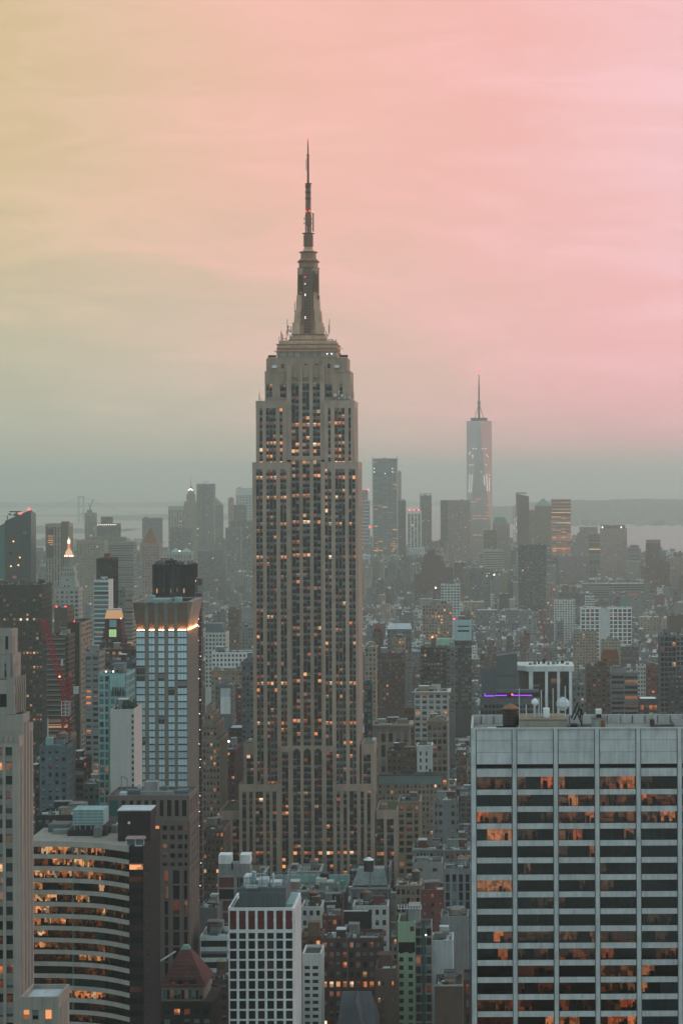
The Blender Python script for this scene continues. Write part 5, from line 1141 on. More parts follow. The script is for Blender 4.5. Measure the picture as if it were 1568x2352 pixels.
for a, b in ((1113, 1135), (1137, 1164), (1176, 1193), (1194, 1221)): m.box(lx(a), lx(b), -6.8, -6.5, lz(1596.6 - (.8 if a > 1135 else 0)), lz(1594.8 - (.8 if a > 1135 else 0)))
m.box(lx(1113), lx(1114.5), -6.8, -6.5, lz(1596), lz(1590)); m.build('neon_tube', NEON, r)
boxpart(r, 'terrace_glass', G_BLACK, lx(1141), lx(1235), -.38, -.34, lz(1600), lz(1589)); lamp(r, lx(1176), -6, lz(1593), .5, LAMP_R)
row(BB, 'brown brick tower with a rusty brick crown, right of the white-columned block', 1347, 1402, 1531, 1640, 1490, 22, 'brown', fh=3.2, bay=3.4, pr=.5, sr=.5, gl=GL(.03, 'dark', .04))
r = LAST['root']; tier(r, lx(1384), lx(1423), 8, 24, 0, lz(1508), 'rust', D=1490, fh=3.6, bay=4, gl=GL(.02, 'dark', .02), top=2.5, sides='L'); tier(r, lx(1386), lx(1421), 9, 22, lz(1508), lz(1498), 'rust', D=1490, blank=True, top=1, sides='')
row(B, 'pale balconied apartment tower right of the rusty brick crown', 1402.6, 1464, 1545, 1640, 1420, 20, 'grey', fh=3.2, bay=8, pr=.06, sr=.42, pier_proud=False, gl=GL(.03, 'dark', .06), bits=1)
r = LAST['root']; tier(r, lx(1404), lx(1438), 3, 17, LAST['Z'] - 1, lz(1536), 'concrete', D=1420, fh=3.2, bay=4, gl=GL(.02, 'dark', .05), top=2.5, sides='L', par=.4)
row('glass_tower', 'dark blue-grey glass tower at the right edge, beside a pale gridded block', 1516, 1551, 1458, 1640, 1640, 24, 'blue_grey', fh=3.6, bay=2.6, pr=.14, sr=.24, gl=GL(.015, 'black', .03), roof='charcoal', bits=1)
row(OB, 'pale gridded block cut by the right edge beside the dark glass tower', 1552, 1600, 1458, 1600, 1650, 22, 'grey', fh=3.5, bay=3.1, pr=.3, sr=.34, gl=[(1, G_DARK)])
row(OB, 'low dark block with arched window at the right edge, in front of the gridded block', 1538, 1600, 1556, 1640, 1500, 20, 'dark_grey', fh=3.4, bay=3, gl=GL(.04, 'dark', .03))
row(BB, 'plain brown block far behind the dark glass tower at the right edge', 1534, 1610, 1414, 1470, 2500, 24, 'brown', blank=True)
row(LO, 'long low building with a white roof and orange-lit windows near the right edge', 1468, 1509, 1605, 1640, 1330, 16, 'dark_grey', fh=4.4, bay=2.4, pr=.2, sr=.3, gl=[(.5, LIT), (.5, G_DARK)], roof='white', top=3.6, par=.3, bits=0)
row(B, 'small grey stone block with a cornice right of the white-columned block', 1314, 1341, 1572, 1640, 1470, 18, 'grey', fh=3.6, bay=3, gl=GL(.05, 'dark', .04), cornice=.8)
row(B, 'beige apartment block in the middle distance above the white columns', 1316, 1370, 1452, 1500, 2450, 24, 'sand', fh=3.1, bay=3, sr=.5, gl=GL(.02, 'dark', .05))
row(B, 'square beige block with a flat top left of the dark glass tower', 1380.6, 1424, 1472, 1500, 2330, 24, 'buff', fh=3.1, bay=3, sr=.6, gl=GL(.01, 'dark', .03))
row(B, 'pale block with a tall stair tower between the columns and the right edge', 1272, 1320, 1378, 1425, 3250, 24, 'off_white', fh=3.4, bay=3.6, sr=.4, gl=GL(.02, 'dark', .03))
row(OB, 'long white gridded loft building in the right middle distance', 1333, 1449.6, 1396, 1440, 3000, 26, 'white', fh=5.2, bay=6.2, pr=.25, sr=.25, gl=[(.8, G_DARK), (.1, LIT_DIM), (.1, G_BLIND)])
row(OB, 'small white striped block above the long white gridded building', 1344, 1364, 1369, 1400, 3450, 20, 'white', fh=3.6, bay=5, pr=.1, sr=.4, gl=[(1, G_DARK)])
row(OB, 'teal glass block above the long white gridded building', 1424, 1446, 1371, 1400, 3500, 20, 'teal', blank=True)
row(LO, 'long terminal with white roof stripes below the pink riverside tower', 1336, 1480, 1340, 1362, 4250, 40, 'concrete', fh=4.5, bay=50, pr=.02, sr=.4, pier_proud=False, gl=[(.8, G_DARK), (.2, LIT_DIM)], roof='white')
row(B, 'white walled block with a blank side facing the park trees', 1377, 1400, 1400, 1440, 2900, 18, 'off_white', blank=True)
row(B, 'white stepped block by the park trees, right of the thin red crane', 1350, 1416, 1590, 1600, 1900, 16, 'grey', blank=True) if 0 else None
row(B, 'white block with a short stair tower beside the thin red crane', 1377, 1418, 1590, 1600, 1900, 16, 'off_white', blank=True) if 0 else None
row(B, 'narrow white framed apartment block left of the dark glass tower', 1463, 1482, 1529, 1590, 1700, 18, 'off_white', fh=3.1, bay=2.4, gl=GL(.02, 'dark', .03))
row(BB, 'pinkish brick block behind the narrow white framed apartment block', 1484, 1514, 1533, 1600, 1750, 20, 'red_brick', fh=3.2, bay=3, gl=GL(.05, 'dark', .04))
# --- glass box and its neighbours
row('glass_tower', 'pale teal glass box standing on a dark tower in the right middle distance', 1043, 1082, 1424, 1545, 2080, 22, 'dark_grey', fh=3.6, bay=3, pr=.12, sr=.2, gl=[(.9, G_DARK), (.1, G_TEAL)], bits=1)
r = LAST['root']; w = LAST['w'] / 2; boxpart(r, 'glass_box', wall_mat('pale_glass_box', (.34, .48, .48), streak=.12, rough=.4), -w - .15, w + .15, -.5, -.06, lz(1471), LAST['Z'] + .3)
for a, b in ((1437, 1440), (1447, 1451)): piece(r, 'slot_window', G_BLACK, lx(1052), lx(1078), -.62, -.51, lz(b), lz(a))
lamp(r, lx(1044), 1, LAST['Z'] + 1, .8, LAMP_R, 'beacon'); boxpart(r, 'lower_annex', wall_mat('mid_green_annex', (.30, .55, .38), rough=.6), lx(1003), -w - .3, 2, 14, 0, lz(1468))  # annex in one even mid green
row(OB, 'dark banded office block with a square chimney, left of the pale glass box', 965, 1024, 1487, 1548, 1905, 24, 'dark_brown', fh=3.7, bay=2.6, pr=.3, sr=.42, gl=GL(.03, 'dark', .05), cornice=1)
boxpart(LAST['root'], 'chimney', 'brown', lx(990), lx(1001), 8, 12, LAST['Z'] - 1, lz(1467)); lamp(LAST['root'], lx(993), 7, lz(1465), .7, LAMP_O)
row(OB, 'narrow pale stone block beside the square-chimneyed office block', 1024.5, 1043, 1486, 1550, 1900, 20, 'grey', fh=3.6, bay=4, pr=.35, sr=.35, gl=GL(.02, 'dark', .02))
row(BB, 'wide dark brown brick block just right of the tall skyscraper\'s shaft', 864, 928, 1500, 1545, 1860, 24, 'dark_brick', fh=3.4, bay=2.6, sr=.5, gl=GL(.02, 'dark', .03))
row(B, 'beige block on the skyline of roofs behind the dark brown brick block', 900, 929, 1468, 1500, 1960, 20, 'tan', fh=3.4, bay=2.8, sr=.5, gl=GL(.02, 'dark', .03))
row(B, 'cream block hugging the tall skyscraper\'s right edge with a few orange windows', 838, 863, 1485, 1570, 1790, 20, 'sand', fh=3.6, bay=2.6, sr=.4, gl=GL(.12, 'dark', .08), cornice=.8)
row(OB, 'lit stone block with setback wings in the middle distance', 970, 1037, 1388, 1415, 2560, 24, 'sand', fh=3.6, bay=3.2, sr=.4, gl=GL(.14, 'dark', .10))
row(OB, 'white gridded block behind the lit stone block', 1012, 1055, 1342, 1380, 3050, 24, 'off_white', fh=3.7, bay=4, sr=.4, pr=.35, gl=GL(.02, 'dark', .03))
row('domed_hall', 'low brick hall with a red dome near the tall skyscraper', 855, 878, 1452, 1470, 2080, 20, 'brown', cat='hall', fh=3.8, bay=3, gl=GL(.02, 'dark', .03), bits=0)
dome_part(LAST['root'], 'dome', 'red_brick', [(LAST['w'] * .45, LAST['Z']), (LAST['w'] * .40, LAST['Z'] + 3), (LAST['w'] * .25, LAST['Z'] + 6.5), (.3, LAST['Z'] + 8)], 0, 9)
row('market_hall', 'low hall with a long pale roof beside the red dome', 889, 944, 1445, 1465, 2200, 16, 'mid_grey', cat='hall', fh=3.8, bay=3, gl=GL(.02, 'dark', .03), bits=0, roof='silver', par=.2)
m = MB(); w = LAST['w'] / 2; m.rect_frustum((-w, w, -.2, 14), LAST['Z'], (-w + 1, w - 1, 5, 8), LAST['Z'] + 5); m.build('pitched_roof', wm('silver'), LAST['root'])
# --- white gridded loft and the roofs below it
row(LO, 'white gridded loft building with a dark cornice right of the tall skyscraper', 951, 1029, 1588, 1692, 1560, 24, 'off_white', fh=3.8, bay=4.4, pr=.36, sr=.42, gl=GL(.10, 'dark', .08), cornice=1.6, top=2.2, bits=3)
row(LO, 'grey brick loft with a round-arched top storey left of the white gridded loft', 928.5, 950, 1626, 1692, 1530, 20, 'brown', fh=4, bay=2.2, pr=.4, sr=.45, gl=GL(.08, 'dark', .06), cornice=.7)
row(LO, 'ornate stone loft with tall arches and a dark overhanging cornice by the skyscraper', 854, 940, 1663, 1722, 1460, 22, 'warm_stone', fh=9.5, bay=4.4, pr=.45, sr=.2, gl=GL(.04, 'dark', .05, .0), cornice=2.2, top=3.8, bits=4)
m = MB(); w = LAST['w'] / 2
for k in range(5):
    x = -w + LAST['w'] * (k + .5) / 5
    for t in range(9): a = math.pi * t / 8; b = math.pi * (t + 1) / 8; m.beam((x + 1.9 * math.cos(a), -.2, LAST['Z'] - 7.4 + 2.4 * math.sin(a)), (x + 1.9 * math.cos(b), -.2, LAST['Z'] - 7.4 + 2.4 * math.sin(b)), .4)
m.build('arch', wm('pale_stone'), LAST['root'], 'stuff')
row('glass_tower', 'narrow dark glass tower right against the tall skyscraper\'s right edge', 836, 852, 1568, 1712, 1350, 16, 'deep_teal', fh=3.3, bay=2.2, pr=.2, sr=.25, gl=GL(.02, 'dark', .03), bits=1)
row(LO, 'stone-faced loft with a pediment and two orange-lit top windows', 981, 1026, 1655, 1740, 1420, 20, 'buff', fh=4.2, bay=3.2, pr=.3, sr=.35, gl=GL(.10, 'dark', .08), cornice=1.0, top=3.2)
m = MB(); w = LAST['w'] / 2; m.frustum([(-w * .8, -.4, LAST['Z']), (w * .8, -.4, LAST['Z']), (w * .8, 2, LAST['Z']), (-w * .8, 2, LAST['Z'])], [(-.3, -.4, LAST['Z'] + 2.6), (.3, -.4, LAST['Z'] + 2.6), (.3, 2, LAST['Z'] + 2.6), (-.3, 2, LAST['Z'] + 2.6)]); m.build('pediment', wm('buff'), LAST['root'])
row(BB, 'grey-brown block with a dark planted roof left of the small white house', 889, 955, 1724, 1785, 1385, 18, 'brown', fh=3.7, bay=2.9, pr=.5, sr=.5, gl=GL(.03, 'dark', .04), roof='charcoal', bits=3)
row('white_house', 'small bright white building with two window columns and a stepped gable', 957, 991.5, 1712, 1785, 1380, 16, 'white', cat='building', fh=4.2, cols=[(1.6, 2.7), (5.2, 6.3)], sr=.4, gl=[(1, G_DARK)], bits=1, top=3.6, cornice=.4)
row(LO, 'long loft with a dark green mansard roof and two rows of windows', 868, 1013, 1800, 1840, 1345, 20, 'warm_stone', fh=3.4, bay=2.3, pr=.5, sr=.45, gl=GL(.03, 'dark', .05), top=.6, par=.1, bits=0)
m = MB(); w = LAST['w'] / 2; m.rect_frustum((-w - .2, w + .2, -.3, 18), LAST['Z'] + .002, (-w + .5, w - .5, 3.0, 16), LAST['Z'] + 4.3); m.build('mansard_roof', wall_mat('green_slate', (.085, .13, .125), streak=.2), LAST['root']); m = MB(); m.box(-w + .4, w - .4, 2.8, 16.1, LAST['Z'] + 4.301, LAST['Z'] + 4.8)
for k in range(9): x = random.uniform(-w + 2, w - 3); m.box(x, x + random.uniform(.8, 3), 6, 9, LAST['Z'] + 4.81, LAST['Z'] + random.uniform(5.4, 7.5))
m.build('roof_deck', wm('tar'), LAST['root'], 'stuff')
row(LO, 'beige loft building with big square dark windows right of the skyscraper\'s grass roof', 914, 964, 1840, 1932, 1190, 24, 'tan', fh=3.6, cols=[(.6, 2.9), (4.2, 7.2), (8.5, 10.2)], sr=.36, gl=[(.8, G_DARK), (.15, LIT_DIM), (.05, G_BLIND)], top=2.6, bits=3, cornice=.4, indiv=True)
row(LO, 'pale grey modern block with a T-shaped concrete frame', 997.5, 1051.5, 1838, 1900, 1150, 16, 'grey', fh=4.2, cols=[(.4, 1.2), (2.2, 3.8), (8.3, 9.9), (11, 11.5)], sr=.5, gl=[(.9, G_DARK), (.1, G_BLIND)], top=1.6, bits=2)
row(LO, 'wide grey loft with a long row of tall narrow windows', 947, 1018, 1951, 2000, 1130, 18, 'concrete', fh=5.2, bay=1.7, pr=.4, sr=.3, gl=[(.8, G_DARK), (.2, G_BLIND)], bits=4, cornice=.5)
row(LO, 'grey loft with arched dark windows beside the white office slab', 1021, 1081, 1952, 2000, 1110, 18, 'grey', fh=4.4, bay=2.6, pr=.45, sr=.45, gl=[(.9, G_DARK), (.1, LIT_DIM)], bits=3, cornice=.8, roof='silver')
for cx_, lab in ((.14, 'grey water tank with orange cone beside the white slab, left of a pair'), (.38, 'grey water tank with orange cone beside the white slab, right of a pair')): water_tank(LAST['cx'] + cx_ * LAST['w'], LAST['D'] - 9, LAST['Z'] - 9, 1.9, 4.6, lab, body=wm('mid_grey'), leg=2.5)
row(LO, 'low grey block with a pale parapet in front of the tall narrow windows', 947, 1015, 1980, 2040, 1085, 16, 'concrete', fh=5, bay=6, pr=.7, sr=.7, gl=[(.8, G_DARK), (.2, G_RED)], roof='tar', top=3.0, par=1.6, bits=1)
row(LO, 'beige stone loft with big paired windows, left of the low red brick block', 909, 965, 2033, 2100, 1050, 18, 'sand', fh=4, bay=2.4, pr=.34, sr=.36, gl=[(.6, G_DARK), (.25, LIT_DIM), (.15, G_BLIND)], roof='silver', bits=3, cornice=.4, tank=(1.9, 'brown water tank with tan cone on the beige stone loft', .30, 'tan', 'wood'))
row(BB, 'low dark red brick block beside the tall dark-windowed grey block', 966, 1019, 2044, 2080, 1030, 16, 'red_brick', fh=4, bay=3.2, pr=.7, sr=.6, gl=[(.5, G_DARK), (.3, LIT_DIM), (.2, G_BLIND)], roof='silver', bits=4)
row(OB, 'grey block with four tall dark window strips against the white slab\'s left edge', 1020, 1081, 1996, 2170, 940, 16, 'grey', fh=3.7, bay=2.8, pr=.42, sr=.14, gl=[(.6, G_BLACK), (.3, G_BLUE), (.1, G_BLIND)], bits=1, top=2.2, indiv=True, spandrel='steel')
row(LO, 'blank grey party wall block below the dark window strips', 1012, 1075, 2105, 2230, 905, 16, 'concrete', blank=True, bits=3, roof='mid_grey')
row(LO, 'pale blue-white block with a blank wall right of the light green tower', 990, 1040, 2160, 2330, 872, 16, 'silver', blank=True, bits=3, roof='grey')
row(LO, 'blank brown brick block with a pale coping low at the right', 998, 1062, 2262, 2352, 820, 18, 'brown', blank=True, bits=2, top=1.4)
boxpart(LAST['root'], 'coping', 'pale_stone', -LAST['w'] / 2 - .2, LAST['w'] / 2 + .2, -.35, -.06, LAST['Z'] - .5, LAST['Z'] + .1)
row(BB, 'dark brick block with one tall orange window at the white slab\'s lower left edge', 1063, 1083, 2250, 2352, 850, 18, 'dark_brick', fh=5.6, cols=[(1.1, 2.2)], sr=.4, gl=[(.5, LIT), (.5, G_DARK)], bits=1, indiv=True)
row(OB, 'light green tower with a dark glazed wing at the bottom right of centre', 913.7, 953.5, 2117, 2352, 860, 16, wall_mat('green_render', (.235, .325, .215), streak=.10, scale=.4), fh=19.0 * 860 / FPX, cols=[(.5, 2.05), (3.9, 5.5)], sr=.45, gl=[(1, G_BLACK)], top=10.2, sides='', bits=0, indiv=True, tank=(1.2, 'small steel water tank on the light green tower', .1, 'grey', 'steel'))
r = LAST['root']; w = LAST['w'] / 2; piece(r, 'open_storey', G_BLACK, -w + .2, w - .1, -.10, -.06, lz(2187), lz(2164)); piece(r, 'orange_window', G_RED, w - 1.9, w - .5, -.1, -.06, lz(2139), lz(2128))
tier(r, w + .05, lx(989), .8, 15, 0, lz(2128), 'grey', D=860, fh=3.55, bay=1.9, pr=.12, sr=.22, gl=[(.4, G_BLACK), (.3, G_DARK), (.15, G_BRONZE), (.15, LIT_DIM)], top=.9, sides='', wall_name='glazed_wing', pier_proud=False)
boxpart(r, 'stair_shaft', 'deep_teal', lx(968), lx(974), -.1, .78, 0, lz(2115)); lamp(r, lx(976), .1, lz(2148), .3, LAMP_W); boxpart(r, 'penthouse', 'concrete', lx(935), lx(962), 3, 12, LAST['Z'] - 1, lz(2085))
m = MB()
for k in range(9): x = lx(912) + k * 1.05; m.box(x, x + .3, 2.4, 2.9, lz(2092), lz(2081))
m.box(lx(912), lx(964), 2.3, 2.39, lz(2090), lz(2089)); m.build('roof_rail', wm('white'), r)
for k in range(9): lamp(r, -w - .4, .2, lz(2206 + 14 * k), .16, LAMP_W if k % 3 == 0 else LAMP_O)
row(BB, 'long brick loft with rows of glowing orange windows at the bottom centre', 738, 876, 2155, 2290, 880, 18, 'dark_brick', fh=22.5 * 880 / FPX, bay=2.55, pr=.42, sr=.42, gl=[(.10, LIT), (.03, LIT_HOT), (.2, LIT_DIM), (.5, G_DARK), (.17, G_BLIND)], rowlit=.3, bits=3, top=1.6, indiv=True)
m = MB(); m.beam((lx(796), -.6, lz(2270)), (lx(796), -.6, lz(2142)), .4); m.beam((lx(738), -.6, lz(2285)), (lx(738), -.6, lz(2160)), .3); m.build('flue_pipe', wm('mid_grey'), LAST['root'])
row('billboard_block', 'dark block carrying a large black billboard, above the brick loft with orange windows', 786, 853, 2146, 2170, 935, 10, 'dark_brown', cat='building', blank=True, bits=0)
r = LAST['root']; bk = wall_mat('billboard_black', (.010, .015, .018), rough=.7, streak=.1)
boxpart(r, 'billboard', bk, lx(788), lx(851.5), 1, 1.6, LAST['Z'] + .3, lz(2095)); boxpart(r, 'billboard_cap', 'silver', lx(788), lx(842), .8, 1.8, lz(2095) + .01, lz(2092.5))
for px in (797, 824, 851): boxpart(r, 'prop', 'silver', lx(px) - .25, lx(px) + .25, .2, .6, LAST['Z'] - 4, LAST['Z'] + 2)
row(BB, 'brown brick block with two small lit windows left of the light green tower', 862, 912, 2225, 2352, 838, 16, 'brown', fh=6.0, cols=[(1.0, 1.7), (2.4, 3.1), (6.0, 6.6)], sr=.72, gl=[(.35, LIT), (.65, G_DARK)], bits=2, indiv=True, top=4.6)
boxpart(LAST['root'], 'roof_house', 'dark_brick', lx(866), lx(896), 2, 9, LAST['Z'] - 1, lz(2196)); boxpart(LAST['root'], 'white_cap', 'white', lx(832), lx(868), 4, 9, lz(2196), lz(2186)) if 0 else None
row(LO, 'white-walled block with square dark windows beside the white gridded tower', 694.6, 737.5, 2190, 2300, 850, 16, 'off_white', fh=16 * 850 / FPX, cols=[(.8, 2.7), (3.7, 5.8)], sr=.5, gl=[(.9, G_BLACK), (.1, G_TEAL)], top=4.6, bits=0, roof='tar', indiv=True, sides='')
row(LO, 'block with a tan wooden roof shed right of the white gridded tower', 690, 738, 2150, 2190, 905, 16, 'red_brick', fh=4, bay=3, gl=GL(.1, 'dark', .1), roof='wood', bits=0)
boxpart(LAST['root'], 'tan_shed', 'tan_wood', lx(704), lx(731), 3, 8, LAST['Z'] - 1, lz(2122))
row(OB, 'wide block with a pale roof and green cornice in front of the skyscraper\'s foot', 640, 790, 2048, 2110, 1085, 34, 'grey', fh=5.5, bay=3.4, pr=.4, sr=.45, gl=GL(.03, 'dark', .05), roof='gravel', top=2.4, par=.5, cornice=.7, bits=3, tank=(2.2, 'dark wooden water tank on the wide pale roof', .16, 'slate', 'charcoal', 2.0))
r = LAST['root']; w = LAST['w'] / 2
boxpart(r, 'pale_screen', 'pale_teal', -w - 6, w + 1, 26, 27, LAST['Z'] - .4, LAST['Z'] + 3.4); boxpart(r, 'roof_unit', 'silver', lx(745), lx(760), 10, 16, LAST['Z'] - .49, LAST['Z'] + 3); boxpart(r, 'roof_unit', 'off_white', lx(720), lx(744), 12, 18, LAST['Z'] - .49, LAST['Z'] + 4); boxpart(r, 'roof_unit', 'copper', lx(778), lx(787), 8, 12, LAST['Z'] - .49, LAST['Z'] + 3.4)
m = MB()
for k in range(12): x = -w + k * 2.6; m.box(x, x + .12, .4, .5, LAST['Z'] - .5, LAST['Z'] + .9)
m.box(-w, w, .4, .5, LAST['Z'] + .8, LAST['Z'] + .9); m.build('roof_rail', wm('steel'), r)
row(OB, 'block with a sloping grey glass roof and green cornice beneath the white-topped tank', 806, 891, 2040, 2130, 1080, 28, 'grey', fh=5, bay=3.4, pr=.42, sr=.45, gl=GL(.04, 'dark', .06), roof='gravel', top=2.4, cornice=.7, bits=0)
r = LAST['root']; w = LAST['w'] / 2; m = MB(); m.rect_frustum((-w + .2, w - .2, 9, 27), LAST['Z'] - .3, (-w + 2.5, w - 2.5, 16, 24), LAST['Z'] + 6.5); m.build('glazed_roof', wall_mat('grey_rooflight', (.20, .225, .23), rough=.4, streak=.4, scale=.5), r)
boxpart(r, 'end_wall', 'grey', w - .15, w + .6, 8, 28, LAST['Z'] - .3, LAST['Z'] + 8.5)
boxpart(r, 'tank_post', 'steel', lx(847) - .35, lx(847) + .35, 6, 6.7, LAST['Z'] - 1, lz(2006)); 
x_, y_, z_ = W(846.5, 2002, 1088); water_tank(x_, y_, z_, 2.35, 4.9, 'black water tank under a white cone roof, in front of the skyscraper\'s foot', cone=wm('white'), body=wm('charcoal'), leg=.6)
for a, b, yt_, lab in ((665, 690, 2085, 'tan'), ): pass
row(BB, 'red brick block with a water tank between the white gridded tower and the billboard', 740, 785, 2103, 2150, 985, 14, 'red_brick', fh=4, bay=2.3, pr=.4, sr=.42, gl=[(.2, LIT), (.3, LIT_DIM), (.3, G_DARK), (.2, G_BLIND)], bits=2, indiv=True)
row(LO, 'black roof shed block beneath the dark wooden tank', 736, 786, 2072, 2100, 1030, 12, 'charcoal', blank=True, bits=2)
row(LO, 'pale stone block with tall dark windows behind the billboard', 810, 890, 2080, 2140, 1010, 14, 'off_white', fh=4.6, bay=3.2, pr=.5, sr=.5, gl=GL(.06, 'dark', .08), bits=2, tank=(1.8, 'tan-roofed water tank behind the black billboard', -.12, 'orange_roof', 'mid_grey'))
row(LO, 'pale loft with a narrow tank beside the white gridded tower', 692, 738, 2082, 2150, 1010, 16, 'off_white', fh=4.4, bay=3.2, pr=.5, sr=.5, gl=GL(.06, 'dark', .1), bits=1, tank=(1.8, 'black water tank with orange cone beside the white gridded tower', .05, 'orange_roof', 'charcoal'))
# church at the bottom edge
D = 812; x0, x1 = wx(772, 2320, D), wx(864, 2320, D)
r = thing('church', 'gothic church with a dark slate roof and a tan gable at the bottom edge', 'church', ((x0 + x1) / 2, D, 0)); w = (x1 - x0) / 2; zr = wz(815, 2284, D + 8); ze = zr - 12
boxpart(r, 'wall', wm('brown'), -w, w, 0, 26, 0, ze)
m = MB(); m.frustum([(-w, -.3, ze), (w, -.3, ze), (w, 26, ze), (-w, 26, ze)], [(-w + 1.2, 12.5, zr), (w - 2.5, 12.5, zr), (w - 2.5, 13.2, zr), (-w + 1.2, 13.2, zr)]); m.build('slate_roof', wm('slate'), r)
m = MB(); m.frustum([(-3.4, -6, ze), (3.4, -6, ze), (3.4, 12, ze), (-3.4, 12, ze)], [(-.1, -6, zr + .5), (.1, -6, zr + .5), (.1, 12.4, zr + .5), (-.1, 12.4, zr + .5)]); m.build('cross_gable', wm('slate'), r)
m = MB(); m.frustum([(-1.9, -8, ze - 6), (1.9, -8, ze - 6), (1.9, -6.1, ze - 6), (-1.9, -6.1, ze - 6)], [(-.1, -8, ze + 4.6), (.1, -8, ze + 4.6), (.1, -6.1, ze + 4.6), (-.1, -6.1, ze + 4.6)]); m.build('gable_wall', wm('tan'), r); boxpart(r, 'porch', 'tan', -2.2, 2.2, -8.1, -.05, 0, ze - 6.01); footprint(x0, x1, D - 9, D + 26, 'church'); protect(772, 864, 2284, 2352, D)
# --- left of the skyscraper, along the long street
row(OB, 'grey windowed tower block tucked behind the tall skyscraper\'s left edge', 555.6, 583, 1519, 1705, 1480, 34, 'mid_grey', fh=3.4, bay=2.3, pr=.42, sr=.45, gl=GL(.01, 'dark', .02), bits=1, top=3.5, cornice=.7)
row(BB, 'dark brown block right of the pale blank billboard wall', 534, 555, 1581, 1672, 1700, 20, 'dark_brick', fh=3.5, bay=3, sr=.5, gl=GL(.05, 'dark', .04))
row(LO, 'grey block whose side wall carries a large blank white hoarding', 494, 533.5, 1572, 1680, 1660, 22, 'mid_grey', fh=3.5, cols=[(.8, 1.8), (2.4, 3.4), (4.0, 4.9)], sr=.5, gl=GL(.02, 'dark', .03))
boxpart(LAST['root'], 'hoarding', wm('white'), lx(507.5), lx(530.5), -.45, -.06, lz(1640), lz(1600)); boxpart(LAST['root'], 'hoarding_top', wm('silver'), lx(507.5), lx(530.5), -.40, -.06, lz(1599.6), lz(1581))
row(LO, 'wide tan loft with a row of small lit windows left of the skyscraper', 485, 556, 1540, 1575, 1790, 22, 'tan', fh=3.6, bay=2.6, sr=.5, gl=GL(.16, 'dark', .12), cornice=.8)
row(LO, 'long low white building with many dark windows left of the skyscraper', 487, 583, 1498, 1538, 1900, 24, 'white', fh=3.7, bay=3.0, pr=.45, sr=.45, gl=[(1, G_DARK)], bits=3)
row(OB, 'pale square-windowed office block with a dark top storey, left of the skyscraper', 471, 519, 1453, 1500, 2050, 26, 'off_white', fh=3.7, bay=3.3, pr=.45, sr=.45, gl=[(1, G_DARK)], bits=2)
boxpart(LAST['root'], 'dark_storey', 'blue_grey', lx(473), lx(512), 3, 22, LAST['Z'] - 1, lz(1433))
row(BB, 'brown brick block with an arched belfry top, left of the skyscraper', 524, 549, 1399, 1480, 2500, 20, 'brown', fh=3.6, bay=3, sr=.5, gl=GL(.01, 'dark', .02))
row(OB, 'grey-beige stepped block just left of the skyscraper\'s shaft, far down', 556, 583, 1440, 1500, 2250, 22, 'grey', fh=3.4, bay=3, gl=GL(.03, 'dark', .03))
row(LO, 'low dark corner building with a pale flat roof by the long street', 526, 556, 1672, 1725, 1500, 20, 'dark_brown', fh=3.8, bay=2.6, gl=GL(.04, 'dark', .05), roof='silver', par=.3, bits=0)
row(LO, 'low green-roofed building with a white parapet beside the long street', 509, 540, 1722, 1800, 1400, 40, 'maroon', fh=3.6, bay=2.6, gl=GL(.08, 'dark', .05), roof='roof_teal', bits=2, par=.6)
r = bld('stepped_brick_tower', 'brown stepped art deco block with orange windows beside the hoist tower', 466, 505, 1700, 1900, 1260, 40, 'warm_stone', fh=3.6, bay=2.0, pr=.42, sr=.45, gl=GL(.10, 'dark', .09), bits=0, par=.3)
w = LAST['w'] / 2
for a, b, y0, y1, yt_ in ((466, 497, 3, 38, 1664), (467, 488, 6, 34, 1641), (470, 482, 9, 28, 1624)): tier(r, lx(a), lx(b), y0, y1, (LAST['Z'] if yt_ == 1664 else lz({1641: 1664, 1624: 1641}[yt_])) - .5, lz(yt_), 'warm_stone', D=1260, fh=3.4, bay=2.0, pr=.42, sr=.45, gl=GL(.14, 'dark', .1), top=1.4, par=.3)
row(LO, 'brick block with pale coping between the hoist tower and the skyscraper', 466, 514, 1905, 1990, 1140, 30, 'brown', fh=3.6, bay=2.2, gl=GL(.10, 'dark', .08), bits=2)
r = bld('frame_building', 'grey concrete frame with red netting under a pale penthouse, left of the white gridded tower', 500, 576, 2010, 2200, 985, 14, 'concrete', cat='building', fh=27 * 985 / FPX, cols=[(.6, 7.0), (8.4, 13.5)], sr=.14, gl=[(.7, wall_mat('red_netting', (.13, .035, .03), streak=.4, scale=.5)), (.3, G_BLACK)], bits=0, top=1.0, indiv=True)
w = LAST['w'] / 2; boxpart(r, 'penthouse', 'concrete', -w + .2, w - .5, 2, 10, LAST['Z'] - 1, lz(1986)); boxpart(r, 'penthouse_tower', 'white', -w + .2, lx(528), 2, 10, lz(1986), lz(1966)); boxpart(r, 'penthouse_tower', 'white', lx(549), w - .5, 2, 10, lz(1986), lz(1966)); boxpart(r, 'doorway', 'charcoal', lx(529), lx(534), 1.9, 1.99, lz(2000), lz(1985))
row(LO, 'low grey block left of the concrete frame with red netting', 459, 499, 2085, 2160, 960, 20, 'mid_grey', blank=True, bits=3, roof='silver')
row(LO, 'pale flat-roofed block beside the red pyramid roof', 460, 523, 2150, 2230, 905, 20, 'silver', fh=4.2, bay=8, pr=.05, sr=.4, pier_proud=False, gl=[(1, G_DARK)], bits=3, roof='silver')
row(LO, 'dark brick block with a peaked water tank at the white gridded tower\'s left foot', 488, 524, 2250, 2352, 850, 20, 'dark_brick', fh=3.8, bay=2.6, gl=GL(.08, 'dark', .06), bits=2, tank=(1.9, 'wooden water tank with tan cone left of the white gridded tower', -.1, 'tan', 'wood'))

